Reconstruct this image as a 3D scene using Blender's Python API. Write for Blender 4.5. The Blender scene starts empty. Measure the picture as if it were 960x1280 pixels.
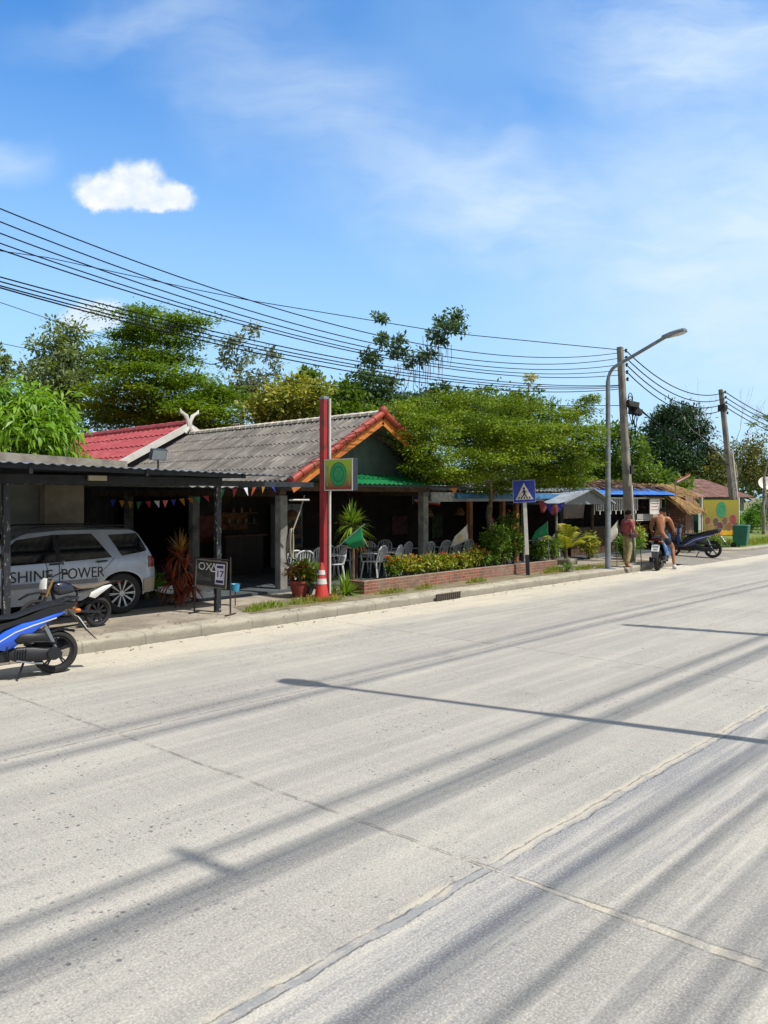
import bpy, bmesh, math, random
import numpy as np
from mathutils import Vector, Matrix
random.seed(7); RNG = np.random.default_rng(7)
S = bpy.context.scene
COL = S.collection
PI = math.pi
R = math.radians
# ------------------------------------------------------------------ camera geometry (photo is 960 x 1280)
FPX, HV, CAMZ = 970.0, 622.0, 2.25
YAW = math.atan2(940, 970)
CA, SA = math.cos(YAW), math.sin(YAW)
PZ = 0.17                                   # pavement level
def W(d, l): return (d * CA + l * SA, d * SA - l * CA)
def G(u, v, z=PZ):                          # photo point on the level z -> x, y
    d = FPX * (CAMZ - z) / (v - HV)
    return W(d, (u - 480) / FPX * d)
def YP(u, v, Y):                            # photo point on the vertical plane y = Y -> x, z
    t = (u - 480) / FPX
    d = Y / (SA - t * CA)
    return W(d, t * d)[0], CAMZ + (HV - v) / FPX * d
def DP(u, v, d):                            # photo point at distance d -> x, y, z
    x, y = W(d, (u - 480) / FPX * d)
    return Vector((x, y, CAMZ + (HV - v) / FPX * d))
# ------------------------------------------------------------------ materials
def lin(c):
    if isinstance(c, str):
        c = [int(c[i:i + 2], 16) / 255 for i in (0, 2, 4)]
    return tuple((x / 12.92 if x <= .04045 else ((x + .055) / 1.055) ** 2.4) for x in c)
class NT:
    def __init__(s, tree): s.t = tree; s.n = tree.nodes; s.l = tree.links
    def add(s, typ, **kw):
        n = s.n.new(typ)
        for k, v in kw.items():
            if k.startswith('i_'):
                n.inputs[k[2:].replace('_', ' ')].default_value = v
            else: setattr(n, k, v)
        return n
    def put(s, sock, val):
        if hasattr(val, 'is_linked') or isinstance(val, bpy.types.NodeSocket): s.l.new(val, sock)
        else: sock.default_value = val
    def math(s, op, a, b=None, c=None, clamp=False):
        n = s.n.new('ShaderNodeMath'); n.operation = op; n.use_clamp = clamp
        s.put(n.inputs[0], a)
        if b is not None: s.put(n.inputs[1], b)
        if c is not None: s.put(n.inputs[2], c)
        return n.outputs[0]
    def vmath(s, op, a, b=None):
        n = s.n.new('ShaderNodeVectorMath'); n.operation = op
        s.put(n.inputs[0], a)
        if b is not None: s.put(n.inputs[1], b)
        return n.outputs['Value'] if op in ('DOT_PRODUCT', 'LENGTH', 'DISTANCE') else n.outputs[0]
    def mix(s, f, a, b, typ='MIX'):
        n = s.n.new('ShaderNodeMix'); n.data_type = 'RGBA'; n.blend_type = typ
        s.put(n.inputs[0], f)
        s.put(n.inputs[6], a if not isinstance(a, tuple) else (*a, 1)[:4])
        s.put(n.inputs[7], b if not isinstance(b, tuple) else (*b, 1)[:4])
        return n.outputs[2]
    def noise(s, vec, scale, detail=4, rough=.55, dist=0):
        n = s.n.new('ShaderNodeTexNoise')
        if vec is not None: s.l.new(vec, n.inputs['Vector'])
        n.inputs['Scale'].default_value = scale; n.inputs['Detail'].default_value = detail
        n.inputs['Roughness'].default_value = rough; n.inputs['Distortion'].default_value = dist
        return n.outputs['Fac']
    def map(s, v, a, b, c=0., d=1., smooth=False):
        n = s.n.new('ShaderNodeMapRange')
        if smooth: n.interpolation_type = 'SMOOTHSTEP'
        s.put(n.inputs[0], v)
        for i, x in enumerate((a, b, c, d)): n.inputs[i + 1].default_value = x
        return n.outputs[0]
    def scale(s, vec, sc, loc=(0, 0, 0), rot=(0, 0, 0)):
        n = s.n.new('ShaderNodeMapping'); s.l.new(vec, n.inputs[0])
        n.inputs['Location'].default_value = loc; n.inputs['Rotation'].default_value = rot; n.inputs['Scale'].default_value = sc
        return n.outputs[0]
def newmat(name):
    m = bpy.data.materials.new(name); m.use_nodes = True
    t = NT(m.node_tree); b = m.node_tree.nodes['Principled BSDF']
    return m, t, b
def mul(c, k): return tuple(min(1, x * k) for x in c)
def M(name, col, rough=.7, var=.18, scale=5., metal=0., bump=0., bscale=30., col2=None, coat=0., spec=None, grime=None, gscale=1.3):
    m, t, b = newmat(name)
    c = lin(col); c2 = lin(col2) if col2 else mul(c, 1 - var)
    tc = t.add('ShaderNodeTexCoord'); P = tc.outputs['Object']
    n1 = t.noise(P, scale, 5, .6)
    f = t.map(n1, .35, .65)
    out = t.mix(f, c, c2)
    if grime:
        g = t.map(t.noise(P, gscale, 6, .65, .4), .52, .68)
        out = t.mix(t.math('MULTIPLY', g, .75), out, lin(grime))
    t.l.new(out, b.inputs['Base Color'])
    b.inputs['Roughness'].default_value = rough; b.inputs['Metallic'].default_value = metal
    t.l.new(t.map(n1, .3, .7, max(0, rough - .08), min(1, rough + .08)), b.inputs['Roughness'])
    if coat: b.inputs['Coat Weight'].default_value = coat; b.inputs['Coat Roughness'].default_value = .06
    if spec is not None: b.inputs['Specular IOR Level'].default_value = spec
    if bump:
        bn = t.add('ShaderNodeBump'); bn.inputs['Strength'].default_value = bump; bn.inputs['Distance'].default_value = .02
        t.l.new(t.noise(P, bscale, 5, .65), bn.inputs['Height']); t.l.new(bn.outputs[0], b.inputs['Normal'])
    return m
def LM(name, cols, trans=.35, rough=.5, hue=.0):
    """leaf material: every leaf its own tone, larger clumps of the plant drift in tone"""
    m, t, b = newmat(name)
    g = t.add('ShaderNodeNewGeometry')
    tc = t.add('ShaderNodeTexCoord')
    cols = [lin(c) for c in cols]
    a = t.mix(t.map(g.outputs['Random Per Island'], 0, 1), cols[0], cols[1])
    n = t.map(t.noise(tc.outputs['Object'], 1.3, 3, .6), .4, .66)
    col = t.mix(t.math('MULTIPLY', n, .8), a, cols[2] if len(cols) > 2 else cols[0])
    t.l.new(col, b.inputs['Base Color']); b.inputs['Roughness'].default_value = rough
    b.inputs['Specular IOR Level'].default_value = .35
    tr = t.add('ShaderNodeBsdfTranslucent')
    t.l.new(t.mix(1., col, (1.15, 1.1, .35), 'MULTIPLY'), tr.inputs['Color'])
    mx = t.add('ShaderNodeMixShader'); mx.inputs[0].default_value = trans
    t.l.new(b.outputs[0], mx.inputs[1]); t.l.new(tr.outputs[0], mx.inputs[2])
    t.l.new(mx.outputs[0], t.n['Material Output'].inputs['Surface'])
    return m
# ------------------------------------------------------------------ mesh builder
def wl(o):
    v = Vector((0, 0, 0))
    while o is not None: v = v + o.location; o = o.parent
    return v
def tag(o, label=None, cat=None, group=None, kind=None):
    if label: o['label'] = label
    if cat: o['category'] = cat
    if group: o['group'] = group
    if kind: o['kind'] = kind
    return o
def thing(name, label, cat, loc=(0, 0, 0), rz=0., group=None, sc=1.):
    o = bpy.data.objects.new(name, None); COL.objects.link(o)
    o.location = loc; o.rotation_euler = (0, 0, rz); o.scale = (sc, sc, sc)
    o.empty_display_size = .2
    return tag(o, label, cat, group)
def dup(root, loc=None, rz=None, label=None, group=None, parent=None):
    r = root.copy(); COL.objects.link(r)
    if parent: r.parent = parent
    if loc is not None: r.location = loc
    if rz is not None: r.rotation_euler = (0, 0, rz)
    if label: r['label'] = label
    if group: r['group'] = group
    for ch in list(root.children): dup(ch, parent=r)
    return r
def lerp(a, b, t): return a + (b - a) * t
def offs(poly, k):
    n = len(poly); out = []
    ar = sum(poly[i][0] * poly[(i + 1) % n][1] - poly[(i + 1) % n][0] * poly[i][1] for i in range(n))
    sg = 1 if ar > 0 else -1
    for i in range(n):
        p0, p1, p2 = Vector(poly[i - 1]), Vector(poly[i]), Vector(poly[(i + 1) % n])
        a = (p1 - p0).normalized(); b = (p2 - p1).normalized()
        nn = Vector((-(a.y + b.y), a.x + b.x)) * sg
        if nn.length < 1e-6: nn = Vector((-a.y, a.x)) * sg
        nn.normalize(); c = max(.5, nn.dot(Vector((-a.y, a.x)) * sg))
        out.append(tuple(p1 + nn * (k / c)))
    return out
class MB:
    def __init__(s): s.v = []; s.f = []; s.m = []
    def add(s, V, F, mi=0):
        o = len(s.v); s.v.extend([tuple(p) for p in V]); s.f.extend([tuple(i + o for i in f) for f in F]); s.m.extend([mi] * len(F)); return s
    def box(s, x0, x1, y0, y1, z0, z1, mi=0):
        V = [(x, y, z) for z in (z0, z1) for y in (y0, y1) for x in (x0, x1)]
        return s.add(V, [(0, 2, 3, 1), (4, 5, 7, 6), (0, 1, 5, 4), (2, 6, 7, 3), (0, 4, 6, 2), (1, 3, 7, 5)], mi)
    def obox(s, mat, sx, sy, sz, mi=0):
        V = [mat @ Vector((x * sx / 2, y * sy / 2, z * sz / 2)) for z in (-1, 1) for y in (-1, 1) for x in (-1, 1)]
        return s.add(V, [(0, 2, 3, 1), (4, 5, 7, 6), (0, 1, 5, 4), (2, 6, 7, 3), (0, 4, 6, 2), (1, 3, 7, 5)], mi)
    def bar(s, p, q, w, h, mi=0, up=(0, 0, 1)):
        p, q = Vector(p), Vector(q); d = q - p; L = d.length; x = d / L
        u = Vector(up)
        if abs(u.dot(x)) > .98: u = Vector((0, 1, 0))
        y = u.cross(x).normalized(); z = x.cross(y)
        m = Matrix((x, y, z)).transposed().to_4x4(); m.translation = (p + q) / 2
        return s.obox(m, L, w, h, mi)
    def tube(s, pts, r, n=8, mi=0, cap=True):
        pts = [Vector(p) for p in pts]; k = len(pts)
        rs = r if isinstance(r, (list, tuple)) else [r] * k
        t0 = (pts[1] - pts[0]).normalized(); a = t0.orthogonal().normalized(); V = []
        for i, p in enumerate(pts):
            t = (pts[min(i + 1, k - 1)] - pts[max(i - 1, 0)])
            t = t.normalized() if t.length > 1e-9 else t0
            a = (a - t * a.dot(t))
            a = a.normalized() if a.length > 1e-6 else t.orthogonal().normalized()
            b = t.cross(a)
            for j in range(n):
                an = 2 * PI * j / n; V.append(p + (a * math.cos(an) + b * math.sin(an)) * rs[i])
        F = [(i * n + j, i * n + (j + 1) % n, (i + 1) * n + (j + 1) % n, (i + 1) * n + j) for i in range(k - 1) for j in range(n)]
        if cap: F += [tuple(reversed(range(n))), tuple(range((k - 1) * n, k * n))]
        return s.add(V, F, mi)
    def lathe(s, prof, n=20, mat=None, mi=0, closed=False):
        mat = mat or Matrix.Identity(4); V = []; k = len(prof)
        for r, z in prof:
            for j in range(n):
                an = 2 * PI * j / n; V.append(mat @ Vector((r * math.cos(an), r * math.sin(an), z)))
        kk = k if closed else k - 1
        F = [(i * n + j, i * n + (j + 1) % n, ((i + 1) % k) * n + (j + 1) % n, ((i + 1) % k) * n + j) for i in range(kk) for j in range(n)]
        if not closed:
            if prof[0][0] > 1e-4: F.append(tuple(reversed(range(n))))
            if prof[-1][0] > 1e-4: F.append(tuple(range((k - 1) * n, k * n)))
        return s.add(V, F, mi)
    def sphere(s, c, r, n=10, sc=(1, 1, 1), mi=0):
        c = Vector(c)
        prof = [(math.sin(PI * i / n) * r, -math.cos(PI * i / n) * r) for i in range(n + 1)]
        prof[0] = (1e-5, -r); prof[-1] = (1e-5, r)
        m = Matrix.Translation(c) @ Matrix.Diagonal((*sc, 1))
        return s.lathe(prof, n + 2, m, mi)
    def layers(s, polys, mi=0):
        """list of rings with equal vertex counts -> skin with capped ends"""
        n = len(polys[0]); V = [p for r in polys for p in r]; k = len(polys)
        F = [(i * n + j, i * n + (j + 1) % n, (i + 1) * n + (j + 1) % n, (i + 1) * n + j) for i in range(k - 1) for j in range(n)]
        F += [tuple(reversed(range(n))), tuple(range((k - 1) * n, k * n))]
        return s.add(V, F, mi)
    def pil(s, poly, w, inset=.02, y0=0., mi=0, core=.6):
        """side outline in x,z swelled to half width w"""
        ins = offs(poly, inset)
        return s.layers([[(x, y0 - w, z) for x, z in ins], [(x, y0 - w * core, z) for x, z in poly], [(x, y0 + w * core, z) for x, z in poly], [(x, y0 + w, z) for x, z in ins]], mi)
    def slab(s, poly3, n, t, mi=0):
        n = Vector(n).normalized() * t
        return s.layers([[Vector(p) for p in poly3], [Vector(p) + n for p in poly3]], mi)
    def build(s, name, mats, parent=None, smooth=False, bevel=0., w=False, loc=None, ang=40, seg=2):
        me = bpy.data.meshes.new(name)
        o3 = Vector((0, 0, 0))
        if w and parent is not None: o3 = wl(parent)
        if loc is not None: o3 = Vector(loc)
        V = [(p[0] - o3.x, p[1] - o3.y, p[2] - o3.z) for p in s.v]
        me.from_pydata(V, [], s.f)
        if not isinstance(mats, (list, tuple)): mats = [mats]
        for m in mats: me.materials.append(m)
        if len(mats) > 1: me.polygons.foreach_set('material_index', s.m)
        bm = bmesh.new(); bm.from_mesh(me); bmesh.ops.recalc_face_normals(bm, faces=bm.faces); bm.to_mesh(me); bm.free()
        if smooth:
            me.shade_smooth() if hasattr(me, 'shade_smooth') else None
            me.set_sharp_from_angle(angle=R(ang))
        o = bpy.data.objects.new(name, me); COL.objects.link(o)
        if loc is not None: o.location = loc
        if parent is not None: o.parent = parent
        if bevel:
            b = o.modifiers.new('bevel', 'BEVEL'); b.width = bevel; b.segments = seg; b.limit_method = 'ANGLE'; b.angle_limit = R(35)
        return o
def fast_mesh(name, V, n, mat, parent=None, loc=None, faces_n=4):
    """V (N*n,3) numpy: N separate faces of n corners"""
    N = len(V) // n
    if loc is not None: V = V - np.array(loc)
    me = bpy.data.meshes.new(name)
    me.vertices.add(len(V)); me.vertices.foreach_set('co', V.astype(np.float32).ravel())
    me.loops.add(N * n); me.loops.foreach_set('vertex_index', np.arange(N * n, dtype=np.int32))
    me.polygons.add(N); me.polygons.foreach_set('loop_start', np.arange(0, N * n, n, dtype=np.int32))
    me.update(calc_edges=True)
    for m in (mat if isinstance(mat, (list, tuple)) else [mat]): me.materials.append(m)
    o = bpy.data.objects.new(name, me); COL.objects.link(o)
    if loc is not None and parent is None: o.location = loc
    if parent is not None: o.parent = parent
    return o
FONT = None
def text_geo(s, size=1., bold=0., align='CENTER'):
    cu = bpy.data.curves.new('lettering', 'FONT'); cu.body = s; cu.size = size; cu.align_x = align; cu.align_y = 'CENTER'
    cu.offset = bold; cu.resolution_u = 4
    ob = bpy.data.objects.new('lettering', cu); COL.objects.link(ob)
    dg = bpy.context.evaluated_depsgraph_get(); dg.update()
    me = bpy.data.meshes.new_from_object(ob.evaluated_get(dg))
    V = [v.co.copy() for v in me.vertices]; F = [tuple(p.vertices) for p in me.polygons]
    bpy.data.objects.remove(ob); bpy.data.curves.remove(cu); bpy.data.meshes.remove(me)
    return V, F
# ------------------------------------------------------------------ leaves and trees
def unit(v): return v / (np.linalg.norm(v, axis=1, keepdims=True) + 1e-9)
def leaf_quads(P, D, U, ln, wd, fold=.25, droop=0.):
    """P base (N,3), D direction, U approx normal, ln/wd arrays -> (N*4,3)"""
    D = unit(D); Sd = unit(np.cross(D, U)); Nn = np.cross(Sd, D)
    ln = ln[:, None]; wd = wd[:, None]
    a = P; b = P + D * ln * .5 + Sd * wd * .5 + Nn * wd * fold; c = P + D * ln - np.array([0, 0, 1.]) * droop * ln; d = P + D * ln * .5 - Sd * wd * .5 + Nn * wd * fold
    return np.stack([a, b, c, d], 1).reshape(-1, 3)
def spray_crown(pads, leaf, n_total, width=.5, sub=26, flat=.5, up=.5, gap=.0, droop=.0, spread=.34):
    """pads: (center Vector, rx, ry, rz). leaves sit in many little sprays through each pad"""
    out = []; vol = np.array([p[1] * p[2] for p in pads]); vol = vol / vol.sum()
    for (c, rx, ry, rz), share in zip(pads, vol):
        n = max(20, int(n_total * share)); k = max(4, int(sub * (0.6 + .8 * RNG.random())))
        q = unit(RNG.normal(size=(k, 3))) * (RNG.random((k, 1)) ** .42)
        q[:, 2] = q[:, 2] * .9 + .12 * RNG.random(k)
        cen = np.array(c) + q * np.array([rx, ry, rz])
        own = RNG.integers(0, k, n)
        size = (.55 + .9 * RNG.random(k))[own][:, None]
        o = RNG.normal(size=(n, 3)) * np.array([1, 1, flat]) * spread * ((rx + ry) / 2) * size * .62
        P = cen[own] + o
        D = o * 1.0 + RNG.normal(size=(n, 3)) * .3 * np.linalg.norm(o, axis=1, keepdims=True) + np.array([0, 0, -1.]) * (.12 + droop) * np.linalg.norm(o, axis=1, keepdims=True)
        U = RNG.normal(size=(n, 3)) * .55 + np.array([0, 0, up + .4])
        ln = leaf * (.6 + .8 * RNG.random(n)); out.append(leaf_quads(P, D, U, ln, ln * width, droop=droop))
    return np.concatenate(out)
def wiggle(p, q, k=5, amp=.06):
    p, q = Vector(p), Vector(q); L = (q - p).length; out = []
    for i in range(k + 1):
        t = i / k; w = math.sin(PI * t) * amp * L
        out.append(p.lerp(q, t) + Vector((random.uniform(-w, w), random.uniform(-w, w), random.uniform(-w, w) * .6 + w * .5)))
    return out
def tree(name, label, cat, base, fork_z, pads, leafmat, barkmat, leaf, n, trunk_r=.16, width=.5, sub=26, flat=.5, up=.5, group=None, droop=0., twigs=5, spread=.34, lean=(0, 0), vines=None, limb_r=.42):
    base = Vector(base)
    t = thing(name, label, cat, base, group=group)
    m = MB(); fork = Vector((base.x + lean[0], base.y + lean[1], fork_z))
    tr = wiggle(base - Vector((0, 0, .1)), fork, 6, .03)
    m.tube(tr, [trunk_r * (1.25 if i == 0 else 1 - .35 * i / 6) for i in range(7)], 9)
    nodes = [(Vector(tr[4]), trunk_r * .6), (Vector(tr[5]), trunk_r * .55), (fork, trunk_r * .5)]
    for c, rx, ry, rz in sorted(pads, key=lambda q: (Vector(q[0]) - fork).length):
        c = Vector(c)
        st, rs = min(nodes, key=lambda q: (q[0] - c).length + .55 * (q[0] - fork).length + (6 if q[0].z > c.z + .25 else 0))
        L = (c - st).length
        low = st.lerp(c, .55) + Vector((0, 0, -.06 * L))
        mid = wiggle(st, low, 3, .09) + wiggle(low, c, 3, .08)[1:]
        r0 = min(rs * .85, trunk_r * limb_r * 1.3)
        m.tube(mid, [r0 * (1 - .72 * i / 6) for i in range(7)], 6)
        nodes += [(mid[k], r0 * (1 - .72 * k / 6)) for k in (2, 4, 6)]
        for _ in range(twigs):
            e = c + Vector((random.uniform(-rx, rx), random.uniform(-ry, ry), random.uniform(-rz * .4, rz * .9))) * .85
            q0 = min(r0 * .3, .03)
            m.tube(wiggle(mid[random.choice((4, 5))], e, 3, .07), [q0, q0 * .75, q0 * .5, q0 * .25], 4, cap=False)
    m.build('trunk', barkmat, t, smooth=True, w=True)
    V = spray_crown(pads, leaf, n, width, sub, flat, up, droop=droop, spread=spread)
    fast_mesh('crown', V - np.array(base), 4, leafmat, t)
    if vines: vines(t)
    return t
def rosette(m, c, n, ln, wd, mi=0, el=(-10, 80), sag=.35, seg=4):
    """sword leaves bursting from a point"""
    c = Vector(c)
    for i in range(n):
        a = random.uniform(0, 2 * PI); e = R(random.uniform(*el)); L = ln * random.uniform(.7, 1.1)
        h = Vector((math.cos(a), math.sin(a), 0)); s = Vector((-math.sin(a), math.cos(a), 0))
        V = []
        for k in range(seg + 1):
            t = k / seg
            p = c + h * (math.cos(e) * L * t) + Vector((0, 0, math.sin(e) * L * t - sag * L * t * t * math.cos(e)))
            w = wd * (.6 + 1.2 * t if t < .35 else 1.05 * (1 - t) / .65 + .03)
            V += [p - s * w / 2, p + s * w / 2]
        m.add(V, [(2 * k, 2 * k + 1, 2 * k + 3, 2 * k + 2) for k in range(seg)], mi)
def frond(m, c, az, L, el, mi=0, pin=.28, n=16, sag=.9, wd=.035):
    """feather palm leaf"""
    c = Vector(c); h = Vector((math.cos(az), math.sin(az), 0)); s = Vector((-math.sin(az), math.cos(az), 0))
    pts = []
    for k in range(n + 1):
        t = k / n; pts.append(c + h * (L * t * math.cos(el) * (1 - .12 * t)) + Vector((0, 0, L * (t * math.sin(el) - sag * .5 * t * t))))
    m.tube(pts[::2], [.014 * (1 - .8 * i / (len(pts[::2]) - 1)) for i in range(len(pts[::2]))], 4, mi)
    for k in range(2, n + 1):
        for sg in (-1, 1):
            t = k / n; w = pin * (1 - .55 * abs(t - .4)) ; d = (pts[k] - pts[k - 1]).normalized()
            e = pts[k] + s * sg * w * .8 + d * w * .5 - Vector((0, 0, w * .35))
            b = d * wd
            m.add([pts[k] - b * .5, pts[k] + b * .5, e], [(0, 1, 2)], mi)
def bush_leaves(c, rx, ry, rz, n, leaf, width=.45, up=.5):
    pads = [(Vector(c) + Vector((random.uniform(-.5, .5) * rx, random.uniform(-.5, .5) * ry, random.uniform(-.3, .4) * rz)), rx * .65, ry * .65, rz * .65) for _ in range(5)]
    return spray_crown(pads, leaf, n, width, 12, .8, up)
# ------------------------------------------------------------------ camera
cd = bpy.data.cameras.new('camera'); cam = bpy.data.objects.new('camera', cd); COL.objects.link(cam)
cd.sensor_fit = 'VERTICAL'; cd.sensor_height = 36; cd.lens = 36 * FPX / 1280
cd.shift_y = -(640 - HV) / 1280
cam.location = (0, 0, CAMZ); cam.rotation_euler = (PI / 2, 0, YAW - PI / 2)
cd.clip_start = .05; cd.clip_end = 3000
S.camera = cam
cy = S.cycles; cy.max_bounces = 6; cy.diffuse_bounces = 3; cy.glossy_bounces = 2; cy.transmission_bounces = 3; cy.transparent_max_bounces = 4; cy.caustics_reflective = False; cy.caustics_refractive = False
vs = S.view_settings; vs.view_transform = 'Standard'; vs.look = 'None'; vs.gamma = 1; vs.exposure = EXPO = 0.08
# ------------------------------------------------------------------ sun and sky
EL = R(57); SDX, SDY = .30, -.954                     # horizontal direction towards the sun
sd = bpy.data.lights.new('sun', 'SUN'); sd.energy = 5.0; sd.angle = R(.53); sd.color = (1, .95, .87)
so = bpy.data.objects.new('sun', sd); COL.objects.link(so)
tosun = Vector((SDX * math.cos(EL), SDY * math.cos(EL), math.sin(EL)))
so.rotation_euler = tosun.to_track_quat('Z', 'Y').to_euler(); so.location = (0, -20, 40)
wd = bpy.data.worlds.new('World'); S.world = wd; wd.use_nodes = True; wd.cycles.sampling_method = 'MANUAL'; wd.cycles.sample_map_resolution = 256
t = NT(wd.node_tree); bg = t.n['Background']; bg.inputs['Strength'].default_value = .105
sky = t.add('ShaderNodeTexSky'); sky.sky_type = 'NISHITA'; sky.sun_disc = False
sky.sun_elevation = EL; sky.sun_rotation = math.atan2(SDX, SDY); sky.air_density = 1.0; sky.dust_density = .6; sky.ozone_density = 3.0; sky.altitude = 0
D = t.vmath('NORMALIZE', t.add('ShaderNodeTexCoord').outputs['Generated'])
Fv = (CA, SA, 0); Rv = (SA, -CA, 0)
df = t.math('MAXIMUM', t.vmath('DOT_PRODUCT', D, Fv), .12)
a = t.math('DIVIDE', t.vmath('DOT_PRODUCT', D, Rv), df)
sx = t.add('ShaderNodeSeparateXYZ'); t.l.new(D, sx.inputs[0])
b = t.math('DIVIDE', sx.outputs['Z'], df)
cx = t.add('ShaderNodeCombineXYZ'); t.l.new(a, cx.inputs[0]); t.l.new(b, cx.inputs[1])
P0 = cx.outputs[0]
wn = t.add('ShaderNodeTexNoise'); wn.inputs['Scale'].default_value = 5; wn.inputs['Detail'].default_value = 3; wn.inputs['Roughness'].default_value = .6
t.l.new(P0, wn.inputs['Vector'])
wv = t.vmath('SUBTRACT', wn.outputs['Color'], (.5, .5, .5))
def warp(k):
    n = t.add('ShaderNodeVectorMath'); n.operation = 'SCALE'; t.l.new(wv, n.inputs[0]); n.inputs['Scale'].default_value = k
    return t.vmath('ADD', P0, n.outputs[0])
def blob(vec, u, v, ru, rv, rot=0., soft=.0):
    c = t.vmath('SUBTRACT', vec, ((u - 480) / FPX, (HV - v) / FPX, 0))
    r = t.add('ShaderNodeVectorRotate'); r.rotation_type = 'Z_AXIS'; t.l.new(c, r.inputs['Vector']); r.inputs['Angle'].default_value = R(rot)
    q = t.vmath('MULTIPLY', r.outputs[0], (FPX / ru, FPX / rv, 0))
    return t.map(t.vmath('LENGTH', q), soft, 1, 1, 0, True)
# thin high cloud: wind streaks, stronger along a few bands of the sky
w1 = warp(.16)
st = t.scale(warp(.09), (1.5, 4.2, 1), rot=(0, 0, R(28)))
cir = t.map(t.noise(st, 1.6, 6, .60, .5), .30, .72)
fine = t.map(t.noise(t.scale(warp(.09), (4, 13, 1), rot=(0, 0, R(33))), 2.0, 5, .60, .3), .3, .72)
def mx(x, y): return t.math('MAXIMUM', x, y)
band = t.math('MULTIPLY', blob(w1, 400, 140, 440, 150, 35), .5)
band = mx(band, t.math('MULTIPLY', blob(w1, 640, 250, 360, 150, 14), .85))
band = mx(band, t.math('MULTIPLY', blob(w1, 880, 60, 320, 170, 18), .85))
band = mx(band, t.math('MULTIPLY', blob(w1, 930, 330, 420, 330, 0), 1.))
band = mx(band, t.math('MULTIPLY', blob(w1, 20, 190, 70, 40, 10), .55))
band = mx(band, t.math('MULTIPLY', blob(w1, 200, 10, 260, 60, -8), .5))
tex = t.math('ADD', t.math('ADD', t.math('MULTIPLY', cir, .55), t.math('MULTIPLY', fine, .35)), .18)
c1 = t.math('MULTIPLY', band, tex)
c1 = t.math('MULTIPLY', c1, 1.12, clamp=True)
# milky haze near the horizon and to the right
hz = t.map(sx.outputs['Z'], .05, .55, .80, 0, True)
hr = t.math('MULTIPLY', blob(P0, 1010, 400, 680, 480, 0), .78)
c2 = mx(mx(hz, hr), t.math('MULTIPLY', blob(w1, 580, 60, 300, 170, 10), .24))
# low heaps of cumulus
w2 = warp(.05)
puffn = t.noise(P0, 36, 5, .6)
en = t.add('ShaderNodeTexNoise'); en.inputs['Scale'].default_value = 22; en.inputs['Detail'].default_value = 4; en.inputs['Roughness'].default_value = .6
t.l.new(P0, en.inputs['Vector'])
ev = t.add('ShaderNodeVectorMath'); ev.operation = 'SCALE'; t.l.new(t.vmath('SUBTRACT', en.outputs['Color'], (.5, .5, .5)), ev.inputs[0]); ev.inputs['Scale'].default_value = .036
w3 = t.vmath('ADD', P0, ev.outputs[0])
def puff(lobes, k=.95):
    bl = None
    for q in lobes:
        x = blob(w3, *q); bl = x if bl is None else t.math('ADD', bl, x)
    e = t.math('ADD', bl, t.math('MULTIPLY', t.math('SUBTRACT', puffn, .5), t.map(bl, 0, .7, .15, .8)))
    return t.math('MULTIPLY', t.map(e, .15, 1.05, 0, 1, True), k)
cu = mx(puff([(110, 238, 38, 34), (150, 230, 48, 44), (184, 230, 46, 46), (220, 248, 42, 26), (150, 252, 74, 26), (196, 252, 54, 24)], .96), puff([(98, 394, 42, 26), (126, 388, 48, 28), (112, 402, 60, 18)], .7))
tint = t.mix(1., sky.outputs[0], (.78, 1.62, 2.25), 'MULTIPLY')
def W3(r, g, b_): return tuple(x / .105 for x in (r, g, b_))
k1 = t.mix(c2, tint, W3(.53, .77, .97))
k2 = t.mix(c1, k1, W3(.72, .86, .99))
shade = t.map(puffn, .35, .65)
k3 = t.mix(cu, k2, t.mix(shade, W3(.74, .83, .95), W3(.96, .98, 1.0)))
# pale cloud added to the unseen rear sky so shadows fill less blue
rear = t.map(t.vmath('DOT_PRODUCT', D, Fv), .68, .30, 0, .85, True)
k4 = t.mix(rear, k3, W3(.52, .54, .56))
t.l.new(k4, bg.inputs['Color'])
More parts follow.
